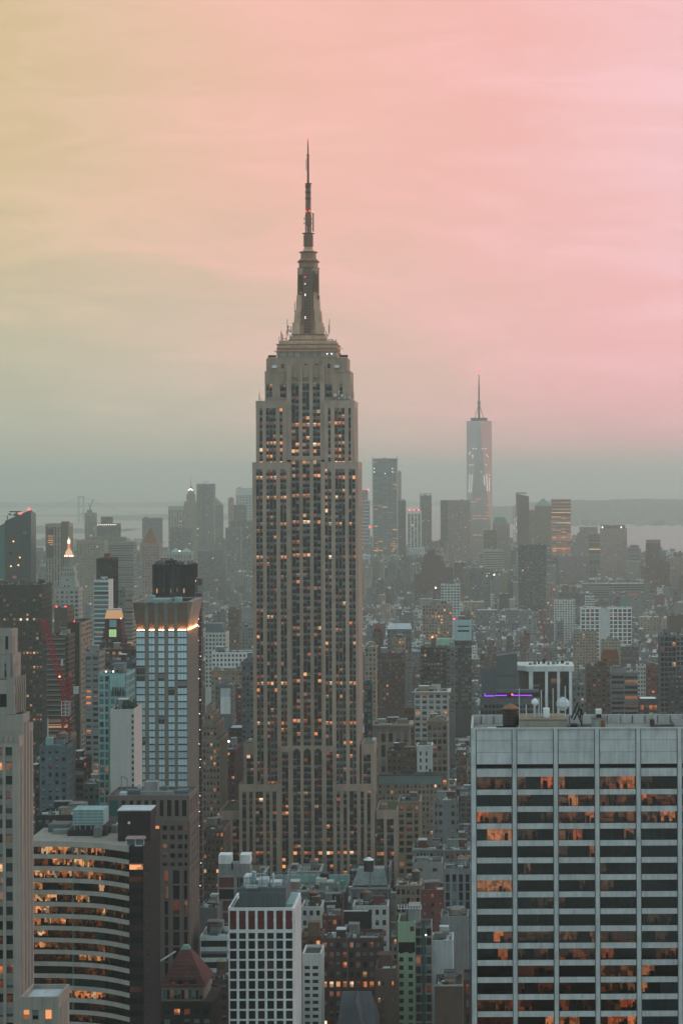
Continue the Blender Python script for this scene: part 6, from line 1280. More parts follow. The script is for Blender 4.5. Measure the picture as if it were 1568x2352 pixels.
# ------------------------------------------------------------------ far downtown
FT = 'skyline_tower'
def far(label, x0, x1, yt, yb, D, wall, dep=40, **k):
    k.setdefault('fh', 4.2); k.setdefault('bay', 4.5); k.setdefault('gl', GL(.03, 'dark', .05)); k.setdefault('bits', 1); k.setdefault('top', 5)
    return bld(FT, label, x0, x1, yt, yb, D, dep, wall, cat='skyscraper', **k)
# right of the skyscraper
r = far('tower of shifted stacked slabs peeking out right of the skyscraper', 831, 848, 1150, 1255, 5200, 'grey', 26, bits=0)
for k in range(13): a = random.uniform(-3, 3); b = random.uniform(-3, 4); z = LAST['Z'] - 8 * k; boxpart(r, 'shifted_slab', 'silver', -LAST['w'] / 2 + a, LAST['w'] / 2 + b, -2.5, 24, z - 1.2, z + 1.0)
tier(r, -LAST['w'] / 2, LAST['w'] / 2 - 4, 2, 24, LAST['Z'] - 2, lz(1126), 'grey', D=5200, fh=4, bay=5, sides='L'); lamp(r, 6, 0, lz(1125), 2, LAMP_R, 'beacon'); lamp(r, 9, 0, lz(1210), 2, LAMP_R, 'beacon')
r = far('tall pale-ribbed glass tower standing nearest the skyscraper on its right', 856, 911.5, 1053, 1275, 5600, 'steel', 50, bay=11, pr=.10, sr=.22, gl=GL(.02, 'blue', .04, .01), top=4)
w = LAST['w'] / 2; piece(r, 'dark_band', G_BLUE, -w + 1, w - 1, -.6, -.1, lz(1085), lz(1062)); 
for x in (-w - .6, w + .6): boxpart(r, 'corner_fin', 'silver', x - 1, x + 1, -1, 2, 0, lz(1047))
for p in ((862, 1076), (862, 1084), (904, 1076), (904, 1084), (887, 1088)): lamp(r, lx(p[0]), -1.5, lz(p[1]), .9, LAMP_W)
J = MB()
for k in range(20): x = random.choice([-1, 1]) * random.uniform(w * .4, w * .85); z = lz(1245 + 4.4 * (k % 6)); J.box(x, x + random.uniform(4, 9), -1.1, -.7, z, z + 2.4)
J.build('lit_row', LIT_FLAT, r, 'stuff')
far('faint pale tower behind the tall pale-ribbed glass tower', 912, 920.5, 1083, 1240, 6700, 'sand', 30)
far('dark narrow tower just right of the pale-ribbed glass tower', 913, 931, 1150, 1275, 5750, 'dark_grey', 30)
r = far('white-ribbed tower with red roof beacons in the gap before the paired towers', 935, 966, 1173, 1256, 5500, 'white', 40, bay=8, pr=.3, sr=.12, top=8)
for x in (-10, 0, 10): lamp(r, x, 0, LAST['Z'] + 2, 1.6, LAMP_R, 'beacon')
r = far('slim dark tower with an open crown in the middle of the gap', 964, 990, 1138, 1255, 5950, 'mid_grey', 40, sr=.4)
m = MB(); w = LAST['w'] / 2
for x in (-w + .6, w - .6): m.beam((x, 1, LAST['Z']), (x, 1, lz(1133)), 1.2)
m.box(-w, w, .4, 1.6, lz(1135), lz(1133.5)); m.build('crown_frame', wm('steel'), r)
r = far('broad slab with scattered orange windows left of the tallest far tower', 1028, 1079, 1149, 1290, 5900, 'pink_grey', 50, bay=5, sr=.5, gl=GL(.06, 'dark', .14)); tier(r, -LAST['w'] / 2 - 19, -LAST['w'] / 2 - .05, 4, 50, 0, LAST['Z'], 'dark_grey', D=5900, fh=4.2, bay=6, sr=.3, sides='', top=4, wall_name='side_wing', gl=GL(.01, 'dark', .02))
r = far('brown stone tower block standing before the tallest far tower', 1110, 1140, 1218, 1300, 5500, 'brown', 36)
r = far('dark shouldered tower with a green mansard roof right of the tallest far tower', 1131, 1170, 1204, 1310, 6500, 'pink_grey', 40, bits=0)
m = MB(); w = LAST['w'] / 2; m.rect_frustum((-w, w - 4, 0, 40), LAST['Z'] + .01, (-w + 6, w - 14, 8, 32), lz(1188)); m.build('mansard_roof', wm('copper'), r)
# tallest far tower: square foot, square top turned by 45 degrees, eight tall triangles between
D = 6412; X = wx(1100, 1100, D)
r = thing('tallest_far_tower', 'tallest far glass tower with tapering facets and a mast, right of the skyscraper', 'skyscraper', (X, D, 0), None, R(2)); zt = wz(1100, 967, D); a = 35.0; q = 35.0
fm = glass_mat('faceted_glass', (.46, .37, .355), rough=.16, spec=.7, vary=.05)
cr = [(-a, -a), (a, -a), (a, a), (-a, a)]; tp = [(0, -q), (q, 0), (0, q), (-q, 0)]
m = MB(); m.frustum([(x, y, 0) for x, y in cr], [(x, y, 58) for x, y in cr])
for k in range(4):
    m.face([(*cr[k], 58), (*cr[(k + 1) % 4], 58), (*tp[k], zt)]); m.face([(*cr[(k + 1) % 4], 58), (*tp[(k + 1) % 4], zt), (*tp[k], zt)])
m.face([(*p, zt) for p in tp]); fm.node_tree.nodes['Principled BSDF'].inputs['Metallic'].default_value = .75
m.build('glass_wall', fm, r)
rq = MB()
for k in range(84):
    z = 62 + k * 4.1; t = (z - 58) / (zt - 58)
    if z > zt - 2: break
    p8 = []
    for i in range(4):
        c0 = Vector(cr[i]); p8.append(c0.lerp(Vector(tp[i - 1]), t)); p8.append(c0.lerp(Vector(tp[i]), t))
    p8 = [(p.x * 1.004, p.y * 1.004) for p in p8]; rq.frustum([(x, y, z) for x, y in p8], [(x, y, z + .45) for x, y in p8], 0, False)
rq.build('floor_line', wm('steel'), r)
m = MB(); m.lathe([(23, zt), (23, zt + 3), (24, zt + 3), (24, zt + 4), (22, zt + 4), (22, zt + 7), (24, zt + 7), (24, zt + 8.4)], 20); m.build('crown_ring', wm('dark_grey'), r)
zz = lambda py: wz(1100, py, D)
m = MB(); m.lathe([(3.2, zt), (3.0, zz(926)), (5.0, zz(928)), (5.0, zz(924)), (2.4, zz(922)), (2.0, zz(890)), (2.6, zz(889)), (1.5, zz(886)), (1.2, zz(870)), (.9, zz(855)), (.4, zz(850))], 8)
for k in range(3): t = 2.1 * k + .4; m.beam((16 * math.cos(t), 16 * math.sin(t), zt + 4), (0, 0, zz(926)), 1.3)
m.build('mast', wm('dark_grey'), r); lamp(r, 0, 0, zz(849), 2.0, LAMP_R, 'beacon'); lamp(r, 0, 0, zz(857), 1.2, LAMP_W)
J = MB(); rot = -R(2)
def wtc(px, py, wd=1.1, hh=1.0, mi=0):
    x = (px - 1100) * D / FPX; y = -40.0
    # march to the facade
    for s_ in range(60):
        yy = y + s_ * 1.0; xx, y2 = x * math.cos(rot) - yy * math.sin(rot), x * math.sin(rot) + yy * math.cos(rot); t = (zz(py) - 58) / (zt - 58)
        if max(abs(xx), abs(y2)) <= a and abs(xx) + abs(y2) <= 2 * a * (1 - t) + q * t: break
    yy -= 2.2; c_, s2 = math.cos(rot), math.sin(rot); f = lambda u, v: (u * c_ - v * s2, u * s2 + v * c_)
    p = [f(x - wd, yy), f(x + wd, yy), f(x + wd, yy + .5), f(x - wd, yy + .5)]; J.frustum([(*e, zz(py) - hh) for e in p], [(*e, zz(py) + hh) for e in p], mi)
for p in ((1086, 1031), (1093, 1031), (1108, 1031), (1115, 1031), (1079, 1039), (1078, 1043), (1085, 1046), (1085, 1050), (1117, 1045), (1120, 1049), (1079, 1068), (1085, 1068), (1116, 1068), (1104, 1084)): wtc(*p)
for k in range(9): wtc(1084 - k * .35, 1092 + k * 4.6); wtc(1078 - k * .2 + (k % 2) * .8, 1091 + k * 4.6); wtc(1117 + k * .15, 1091 + k * 4.3); wtc(1123, 1091 + k * 4.4) if k != 1 else None; wtc(1111 + k * .2, 1095 + k * 3.5) if k < 6 else None
for k in range(34): wtc(random.uniform(1084, 1120), random.choice([1146, 1152, 1160, 1176, 1184, 1191, 1203, 1215, 1228, 1240]), random.uniform(2, 6), .8, 1)
J.build('office_lights', [emit_mat('far_lamp', (1, .9, .8), 1.8), LIT_FLAT], r, 'stuff'); footprint(X - 46, X + 46, D - 46, D + 46, 'tallest'); protect(1068, 1132, 849, 1290, D)
far('stepped pale banded block like a flight of terraces below the tallest far tower', 1110, 1156, 1262, 1310, 4850, 'pale_stone', 40, bay=60, pr=.02, sr=.55, pier_proud=False, gl=[(1, G_DARK)], fh=5); r = LAST['root']
for k in range(5): tier(r, -LAST['w'] / 2 - 9 * (k + 1), -LAST['w'] / 2 - 9 * k - .05, 3, 38, 0, LAST['Z'] - 9 * (k + 1), 'pale_stone', D=4850, fh=5, bay=60, pr=.02, sr=.55, pier_proud=False, gl=[(1, G_DARK)], sides='', top=2)
r = far('dark red-brown pyramid-stepped brick mass in the far right middle', 968, 1020, 1290, 1340, 4300, 'maroon', 50, bay=5, sr=.6, gl=GL(.01, 'bronze', .03)); w = LAST['w'] / 2
for a_, b_, yt_ in ((974, 1014, 1276), (982, 1000, 1264)): tier(r, lx(a_), lx(b_), 6, 44, LAST['Z'] - 1, lz(yt_), 'maroon', D=4300, fh=4.2, bay=5, sr=.6, gl=GL(.01, 'bronze', .03), sides='', top=3)
tier(r, lx(952), -w - .1, 4, 44, 0, lz(1318), 'maroon', D=4300, fh=4.2, bay=5, sr=.6, gl=GL(.01, 'bronze', .03), sides='', top=3); tier(r, w + .1, lx(1042), 4, 44, 0, lz(1305), 'maroon', D=4300, fh=4.2, bay=5, sr=.6, gl=GL(.01, 'bronze', .03), sides='', top=3)
far('dark blue windowed tower in front of the terraced banded block', 1078, 1125, 1309, 1380, 3900, 'blue_grey', 36, bay=4, sr=.5)
far('dark broad tower with a roof sign box right of the terraced banded block', 1190, 1254, 1252, 1400, 4000, 'dark_grey', 40, bay=5, sr=.5, gl=GL(.015, 'dark', .03))
far('pale office block with orange-lit corner beside the dark broad tower', 1254, 1275, 1345, 1400, 3600, 'pink_stone', 26, gl=GL(.10, 'dark', .1))
r = thing('lattice_mast_tower', 'thin pale tower frame with white lamps left of the slanted dark tower', 'tower', (wx(1182.5, 1200, 6000), 6000, 0)); zt = wz(1182, 1162, 6000); m = MB()
for x in (-5.5, 0, 5.5):
    for y in (0, 8): m.beam((x, y, 0), (x, y, zt), 1.0)
for k in range(int(zt / 5)): m.box(-6, 6, -.5, 8.5, k * 5, k * 5 + .7)
m.build('frame', wm('grey'), r)
for k in range(9): lamp(r, random.uniform(-5, 5), -2, wz(1182, 1190 + k * 4, 6000), .6, LAMP_W)
footprint(wx(1177, 1200, 6000), wx(1188, 1200, 6000), 6000, 6010, 'lattice')
D = 6100; x0, x1 = wx(1186, 1200, D), wx(1214, 1200, D)
r = thing('slanted_dark_tower', 'dark tower with a slanted top left of the pink striped tower', 'skyscraper', ((x0 + x1) / 2, D, 0)); w = (x1 - x0) / 2; m = MB(); zl, zr = wz(1185, 1134, D), wz(1214, 1140, D)
m.frustum([(-w, 0, 0), (w, 0, 0), (w, 34, 0), (-w, 34, 0)], [(-w - 2, 0, zl), (w, 0, zr), (w, 34, zr), (-w - 2, 34, zl)]); m.build('glass_wall', G_BLACK, r); m = MB()
for k in range(int(zr / 4.2)): m.box(-w, w, -.5, -.05, k * 4.2, k * 4.2 + .5)
m.build('floor_line', wm('dark_grey'), r); J = MB()
for k in range(14): x = random.uniform(-w, w - 4); z = random.uniform(20, zr - 10); J.box(x, x + 2, -.7, -.55, z, z + 2)
J.build('lit_window', LIT_FLAT_DIM, r, 'stuff'); m = MB(); m.box(-w - 2, w - 6, 2, 3, zl - .5, zl + 3); m.build('crown_screen', wm('steel'), r); footprint(x0, x1, D, D + 36, 'slanted dark'); protect(1184, 1214, 1134, 1255, D)
r = far('brown tower with a green pyramid roof left of the pink striped tower', 1228, 1266, 1162, 1260, 6450, 'brown', 46, bits=0, sr=.5, gl=GL(.03, 'bronze', .06)); w = LAST['w'] / 2
m = MB(); m.rect_frustum((-w, w, -.5, 46), LAST['Z'] + .01, (-1, 1, 22, 24), lz(1144.5)); m.build('pyramid_roof', wm('copper'), r); tier(r, lx(1214), -w - .1, 4, 40, 0, lz(1172), 'brown', D=6450, fh=4.2, bay=5, sr=.5, sides='', top=3, gl=GL(.02, 'dark', .05))
r = far('pink striped tower with rows of orange lit floors', 1266, 1310, 1147, 1275, 6200, 'pink_stone', 40, bay=60, pr=.02, sr=.5, pier_proud=False, gl=[(.42, LIT), (.33, LIT_DIM), (.25, G_DARK)], fh=4.6, top=2, bits=0); w = LAST['w'] / 2
LR = MB()
for k in range(26):
    for q_ in range(4):
        if random.random() < .7: x = -w + 2 * w * q_ / 4 + 1; LR.box(x, x + 2 * w / 4 - 2, -.5, -.2, LAST['Z'] - 48 - k * 4.6, LAST['Z'] - 45.6 - k * 4.6, random.choice([0, 1, 1]))
LR.build('lit_row', [LIT_FLAT, LIT_FLAT_DIM], r, 'stuff')
for k in range(5): piece(r, 'dark_band', G_BLACK, -w - .1, w + .1, -.7, -.1, LAST['Z'] - 7 - k * 9, LAST['Z'] - 2 - k * 9)
far('brown shouldered tower behind the pale pink riverside tower', 1325, 1378, 1226, 1330, 5950, 'pink_grey', 40, bay=5); r = LAST['root']; tier(r, lx(1333), lx(1374), 6, 36, LAST['Z'] - 1, lz(1211), 'pink_grey', D=5950, fh=4.2, bay=5, sides='', top=4)
far('dark slab between the brown shouldered tower and the pale pink riverside tower', 1352, 1378, 1228, 1330, 5620, 'dark_grey', 30, bay=40, pr=.02, sr=.4, pier_proud=False)
r = far('pale pink riverside tower with a dark rounded crown', 1379, 1439, 1214, 1332, 5400, 'pink_stone', 44, bay=5.2, sr=.5, pr=.5, gl=GL(.02, 'dark', .04), bits=0, top=3); w = LAST['w'] / 2
tier(r, -w + 2, w - 4, 2, 40, LAST['Z'] - 1, lz(1207), 'brown', D=5400, blank=True, sides='', top=2); tier(r, lx(1374), -w - .1, 2, 40, 0, lz(1300), 'pink_stone', D=5400, fh=4.2, bay=5, sides='', top=2)
for x in (lx(1385), lx(1428)): lamp(r, x, -1, lz(1211), 1.6, LAMP_W)
far('broad plum-grey office block below the pink striped tower', 1282, 1350, 1277, 1345, 4720, 'pink_grey', 36, sr=.5)
far('grey-green office block right of the pale pink riverside tower', 1441, 1467, 1258, 1320, 5300, 'blue_grey', 30, bay=30, pr=.02, sr=.5, pier_proud=False)
far('ribbed low block in front of the grey-green office block', 1441, 1470, 1287, 1335, 4900, 'pale_stone', 30, bay=5, pr=.4)
r = far('red brick riverside tower with an open glass top', 1484, 1516, 1248, 1340, 4700, 'maroon', 30, gl=GL(.02, 'bronze', .05)); boxpart(r, 'open_top', 'steel', -LAST['w'] / 2, LAST['w'] / 2, 2, 20, LAST['Z'] + .01, lz(1240)); boxpart(r, 'glass_side', G_BLUE, 2, LAST['w'] / 2 - .5, -.3, -.06, lz(1320), LAST['Z'] - 3)
r = far('brick riverside block with a small cupola at the far right', 1497, 1537, 1292, 1350, 4450, 'dark_brick', 30, gl=GL(.02, 'bronze', .03), bits=0); dome_part(r, 'cupola', 'dark_grey', [(5, LAST['Z']), (5, LAST['Z'] + 4), (2.5, LAST['Z'] + 7), (1, LAST['Z'] + 10), (.2, LAST['Z'] + 14)], 4, 10, 8)
# left of the skyscraper
r = far('two-toned tower with pale ribs and a dark glass panel, far left', 105, 158, 1203, 1330, 3600, 'sand', 40, bay=4.5, pr=.45, sr=.1, gl=[(1, G_DARK)], top=5); w = LAST['w'] / 2
boxpart(r, 'dark_panel', G_DARK, -w + 2, -w + 13, -.9, -.06, lz(1281), LAST['Z'] - 8)
J = MB()
for k in range(5): J.box(-w + 4 + (k == 4) * 3, -w + 12.5, -1.1, -.92, lz(1232 + 5 * k), lz(1230 + 5 * k))
J.build('lit_row', LIT_FLAT, r, 'stuff'); tier(r, lx(144), w - .5, -.5, 12, 0, lz(1198), 'brown', D=3600, blank=True, sides='', top=3)
r = far('half-built tower with a crane on its roof, far left of the skyscraper', 195, 219, 1178, 1245, 5300, 'concrete', 26, bay=6, pr=.3, sr=.4, gl=[(.85, G_DARK), (.15, LIT)])
boxpart(r, 'core', 'grey', -8, 2, 6, 18, LAST['Z'] - 1, lz(1171)); m = MB(); m.beam((-1, 10, lz(1171)), (-1, 10, lz(1163)), 2); m.beam((-1, 10, lz(1165)), (7, 10, lz(1146)), 1.2); m.beam((-1, 10, lz(1165)), (-6, 10, lz(1155)), 1.2); m.build('roof_crane', wm('steel'), r)
r = far('dark stepped tower with a row of roof lamps, far left', 223, 272, 1203, 1260, 5000, 'dark_grey', 36); tier(r, lx(233), lx(258), 8, 28, LAST['Z'] - 1, lz(1187), 'dark_grey', D=5000, fh=4, bay=5, sides='', top=3)
for k in range(9): lamp(r, lx(228 + k * 5), -1, LAST['Z'] - 2, .9, LAMP_W)
far('broad beige office block with close rows of windows, far left', 176, 240, 1242, 1330, 3900, 'sand', 40, sr=.5)
far('broad grey banded office block right of the broad beige block', 241, 308, 1246, 1340, 4000, 'grey', 36, bay=40, pr=.02, sr=.5, pier_proud=False)
far('long dark wall-like block behind the broad grey banded block', 200, 285, 1234, 1250, 4800, 'mid_grey', 36)
far('dark glass block with a stepped right side, far left of the skyscraper', 327, 369, 1190, 1250, 5600, 'blue_grey', 36, gl=GL(.01, 'dark', .02))
r = far('pinkish stone tower with a steep pyramid roof, far left of the skyscraper', 326, 366, 1248, 1340, 3600, 'pink_stone', 36, bits=0, sr=.5); w = LAST['w'] / 2
m = MB(); m.rect_frustum((-w, w - 4, 0, 30), LAST['Z'] + .01, (-3, 0, 14, 16), lz(1212)); m.build('pyramid_roof', wm('rust'), r)
far('white vertically striped tower left of the lamp-crowned stone tower', 387, 424, 1163, 1260, 6300, 'pale_stone', 40, bay=8, pr=.35, sr=.06, top=10)
r = far('wedding-cake stone tower with a lamp-lit crown and needle', 423, 452, 1152, 1290, 6050, 'warm_stone', 36, bits=0); w = LAST['w'] / 2
tier(r, -w + 6, w - 6, 5, 30, LAST['Z'] - 1, lz(1136), 'warm_stone', D=6050, fh=4, bay=4, sides='', top=2); dome_part(r, 'crown', wm('warm_stone'), [(9, lz(1136)), (8, lz(1128)), (4, lz(1121)), (1, lz(1116)), (.5, lz(1098))], 0, 16, 10)
for k in range(6): lamp(r, -5 + k * 2, 8, lz(1126 - abs(abs(k - 2.5) - 2.5) * 1.6), 1.2, LAMP_W)
r = far('tall grey rippled tower, highest left of the skyscraper', 452, 491, 1111, 1290, 5700, 'grey', 40, bay=5, sr=.4, pr=.35, bits=0); boxpart(r, 'dark_bay', 'mid_grey', lx(467), lx(476), -1.5, -.06, 0, LAST['Z'] - 2); m = MB(); m.beam((lx(471), 10, LAST['Z']), (lx(471), 10, LAST['Z'] + 5), 1); m.box(lx(470), lx(482), 9.5, 10.5, LAST['Z'] + 4, LAST['Z'] + 5); m.build('roof_crane', wm('steel'), r)
r = far('tower with a green sloping roof right of the tall grey rippled tower', 491.5, 510, 1160, 1280, 6200, 'mid_grey', 36, bits=0); w = LAST['w'] / 2; m = MB(); m.frustum([(-w, 0, LAST['Z']), (w, 0, LAST['Z']), (w, 36, LAST['Z']), (-w, 36, LAST['Z'])], [(-w, 0, lz(1143)), (-w + 3, 0, lz(1143)), (-w + 3, 36, lz(1143)), (-w, 36, lz(1143))]); m.build('sloping_roof', wm('copper'), r)
far('white gridded office tower cut by the skyscraper\'s left edge', 542, 592, 1121, 1200, 6200, 'off_white', 40, bay=9, pr=.2, sr=.4, gl=[(1, G_BLUE)], top=20)
far('dark stepped tower before the white gridded office tower', 536, 563, 1160, 1200, 5900, 'dark_grey', 30, bits=2)
far('pale beige tower with two roof posts before the white gridded office tower', 524, 535, 1144, 1210, 6000, 'sand', 26)
far('wide dark slab low behind the skyscraper\'s left edge', 528, 596, 1196, 1310, 5050, 'blue_grey', 30, bay=4, pr=.4, sr=.06)
far('pale gridded slab in front of the wide dark slab', 518, 553, 1212, 1310, 4700, 'grey', 26, bay=4.5, pr=.4, sr=.45)
far('grey block with orange-lit rim before the white striped tower', 392, 438, 1213, 1290, 5200, 'mid_grey', 30)
far('brown-grey slab block below the tall grey rippled tower', 455, 518, 1265, 1330, 4400, 'mid_grey', 30)
r = far('columned courthouse block with twin shallow pyramid roofs', 370, 440, 1268, 1300, 4300, 'pale_stone', 36, bits=0, bay=5, pr=.5, sr=.2, fh=9); w = LAST['w'] / 2
for a_, b_ in ((395, 412), (417, 438)): m = MB(); m.rect_frustum((lx(a_), lx(b_), 4, 26), LAST['Z'], (lx((a_ + b_) / 2) - 1, lx((a_ + b_) / 2) + 1, 14, 16), LAST['Z'] + 7); m.build('shallow_roof', wm('pale_teal'), r)
lamp(r, lx(415), 2, LAST['Z'] + 2, 1.4, LAMP_W)
# ------------------------------------------------------------------ the thin red crane far right
D = 2350; X = wx(1249, 1460, D); r = thing('construction_crane', 'thin red crane leaning over the roofs, right of the park trees', 'crane', (X, D, 0)); P = lambda px, py: Vector((wx(px, py, D) - X, 0, wz(px, py, D)))
m = MB(); truss(m, P(1254, 1560), P(1250, 1470), 1.2, 14, .6); m.build('mast', redm, r); m = MB(); truss(m, P(1250, 1472), P(1240, 1404), .9, 12, .5); m.beam(P(1250, 1470), P(1256, 1466), 1.4); m.build('jib', redm, r)
# cars and lamps on the long street
def car(x, y, label, lightmat, colr):
    t = thing('parked_car', label, 'car', (x, y, 0.02), 'cars on the long street'); m = MB(); m.box(-.9, .9, -2.2, 2.2, .35, .85); m.rect_frustum((-.85, .85, -1.2, 1.7), .86, (-.7, .7, -.7, 1.3), 1.45); m.build('body', wm(colr), t)
    for sx in (-.9, .75):
        for y0 in (-1.7, 1.1): m = MB(); m.box(sx, sx + .16, y0, y0 + .62, 0, .62); m.build('wheel', wm('charcoal'), t)
    for sx in (-.7, .35): boxpart(t, 'headlight', lightmat, sx, sx + .35, -2.32, -2.21, .5, .75)
# ------------------------------------------------------------------ the carpet of ordinary blocks
RF = random.Random(5)
WALLS = [('red brick', 'red_brick'), ('dark brick', 'dark_brick'), ('brown brick', 'brown'), ('grey', 'grey'), ('pale grey', 'concrete'), ('white', 'off_white'), ('tan', 'tan'), ('beige', 'sand'), ('dark grey', 'dark_grey'), ('stone', 'warm_stone'), ('blue-grey', 'blue_grey'), ('cream', 'buff'), ('mid grey', 'mid_grey')]
WW = [1.5, 3, 2, 4, 3, 2.2, .7, .8, 3, .7, 5, .5, 5]
ROOFS = [('white', 'white roof'), ('silver', 'silver roof'), ('silver', 'silver roof'), ('tar', 'black roof'), ('gravel', 'gravel roof'), ('grey', 'grey roof'), ('off_white', 'white roof'), ('roof_teal', 'greenish roof'), ('tar', 'black roof'), ('mid_grey', 'grey roof')]
NEAR = [(PROTECT[0], 'the tall skyscraper')]
MARKS = []
for t in list(bpy.data.objects):
    if 'label' in t and t.get('kind') is None and t.parent is None and t.type == 'EMPTY' and t['category'] not in ('water tank', 'car', 'crane', 'bridge', 'hoist'):
        X_, Y_, _ = t.location
        if Y_ > 500: MARKS.append((X_ / Y_, Y_, t['label']))
SHORT = {}
def short(lab):
    s_ = lab.split(',')[0]
    for cut in (' with ', ' behind ', ' beside ', ' right of ', ' left of ', ' in front', ' in the ', ' at the ', ' below ', ' above ', ' standing ', ' cut ', ' between ', ' carrying ', ' tucked ', ' under ', ' whose ', ' peeking ', ' near ', ' before ', ' topped', ' just ', ' hugging ', ' against ', ' like ', ' low ', ' by ', ' facing', ' on the', ' rising', ' far ', ' filling', ' right against', ' squeezed', ' beneath', ' over '):
        s_ = s_.split(cut)[0]
    return s_
USED = set(ALL_LABELS)
# short names are only used as landmarks when they are themselves unmistakable
from collections import Counter
cnt = Counter(short(l) for _, _, l in MARKS)
MARKS = [(a, b, short(l)) for a, b, l in MARKS if cnt[short(l)] == 1 and len(short(l).split()) <= 5]
def describe(X, D, colour, height, roofname, extra):
    tx = X / D; kinds = {'low': 'low', 'mid': 'mid-height', 'tall': 'taller'}
    best = sorted(MARKS, key=lambda k: ((k[0] - tx) * 5290) ** 2 + ((1322500 / k[1] - 1322500 / D) * .8) ** 2)[:6]
    for a, b, n in best:
        side = 'left' if tx < a else 'right'; depth = 'behind' if D > b else 'before'
        for form in (f'{kinds[height]} {colour} block{extra}, {depth} and {side} of the {n}', f'{kinds[height]} {colour} block with {roofname}{extra.replace(" with", " and")}, {depth} and {side} of the {n}', f'{colour} {kinds[height]} block next beyond, {side} of the {n}' if depth == 'behind' else f'{colour} {kinds[height]} block nearer by, {side} of the {n}'):
            if 4 <= len(form.split()) <= 16 and form not in USED: USED.add(form); return form
    return None
BUD = 300 - sum(1 for t in bpy.data.objects if 'category' in t and t['category'] in ('building', 'tower', 'office building'))
SPAN = []
def make_simple(X0, X1, D, dep, h, wall, fh, bay, lit, mb, gb, rb):
    """a far block of the carpet: walls, roof, parapet, bulkheads and one quad per window, all in shared meshes"""
    wi = mb['idx'](wall); m = mb['mb']; m.box(X0, X1, D, D + dep, 0, h - 1.0, wi)
    for b in ((X0, X1, D - .05, D + .4), (X0, X1, D + dep - .4, D + dep + .05), (X0 - .05, X0 + .4, D + .4, D + dep - .4), (X1 - .4, X1 + .05, D + .4, D + dep - .4)): m.box(*b, h - .99, h, wi)
    m.box(X0 + .41, X1 - .41, D + .41, D + dep - .41, h - .99, h - .6, mb['idx'](RF.choice(ROOFS)[0]))
    for k in range(RF.choice([2, 3, 4, 5]) if D < 3800 else 2):
        bw = RF.uniform(1.2, 5); x = RF.uniform(X0 + 1, max(X0 + 1.1, X1 - bw - 1)); y = RF.uniform(D + 3, D + dep - 8); m.box(x, min(X1 - .8, x + bw), y, y + RF.uniform(3, 6), h - .6, h + RF.uniform(.4, 3.6), mb['idx'](RF.choice([wall, 'silver', 'silver', 'off_white', 'red_brick', 'white', 'charcoal', 'charcoal'])))
    n = max(1, int((X1 - X0) / bay)); bw = (X1 - X0) / n
    zt = h - 1.6; vis = 6
    for r_ in range(min(vis, int(zt / fh))):
        z1 = zt - r_ * fh - .3; z0 = z1 - fh * .5
        for c in range(n):
            a = X0 + bw * (c + .24); b = X0 + bw * (c + .76)
            u = RF.random(); mi = 3 if u < lit * .2 else 2 if u < lit else 1 if u < .35 else 0
            gb.face([(a, D - .12, z0), (b, D - .12, z0), (b, D - .12, z1), (a, D - .12, z1)], mi)
        if D < 4200:
            xs = X1 if (X0 + X1) < 0 else X0
            if abs(xs / D * FPX) * dep / D > 2.5:
                for c in range(int(dep / 4)):
                    a, b = D + 4 * c + 1, D + 4 * c + 2.8; xx = xs + (.08 if (X0 + X1) < 0 else -.08); p = [(xx, a, z0), (xx, b, z0), (xx, b, z1), (xx, a, z1)]
                    gb.face(p if (X0 + X1) < 0 else list(reversed(p)), 0 if RF.random() > lit else 2)
FW = dict(mb=MB(), names=[]); 
def widx(n):
    if n not in FW['names']: FW['names'].append(n)
    return FW['names'].index(n)
FW['idx'] = widx; FG = MB()
made = 0; far_n = 0; tanks = 0
LAND = [(3000, -1150, 610), (4300, -1150, 505), (5600, -1100, 360), (6400, -800, 255), (7100, -350, 75)]
def land(D):
    if D <= 3000: return -1150, 620
    for (a, l0, r0), (b, l1, r1) in zip(LAND, LAND[1:]):
        if a <= D <= b: t = (D - a) / (b - a); return l0 + (l1 - l0) * t, r0 + (r1 - r0) * t
    return 0, 0
D = 815.0; rowi = 0; FF = []
FIFTH = (-205, -176)   # the long street left of the skyscraper stays open
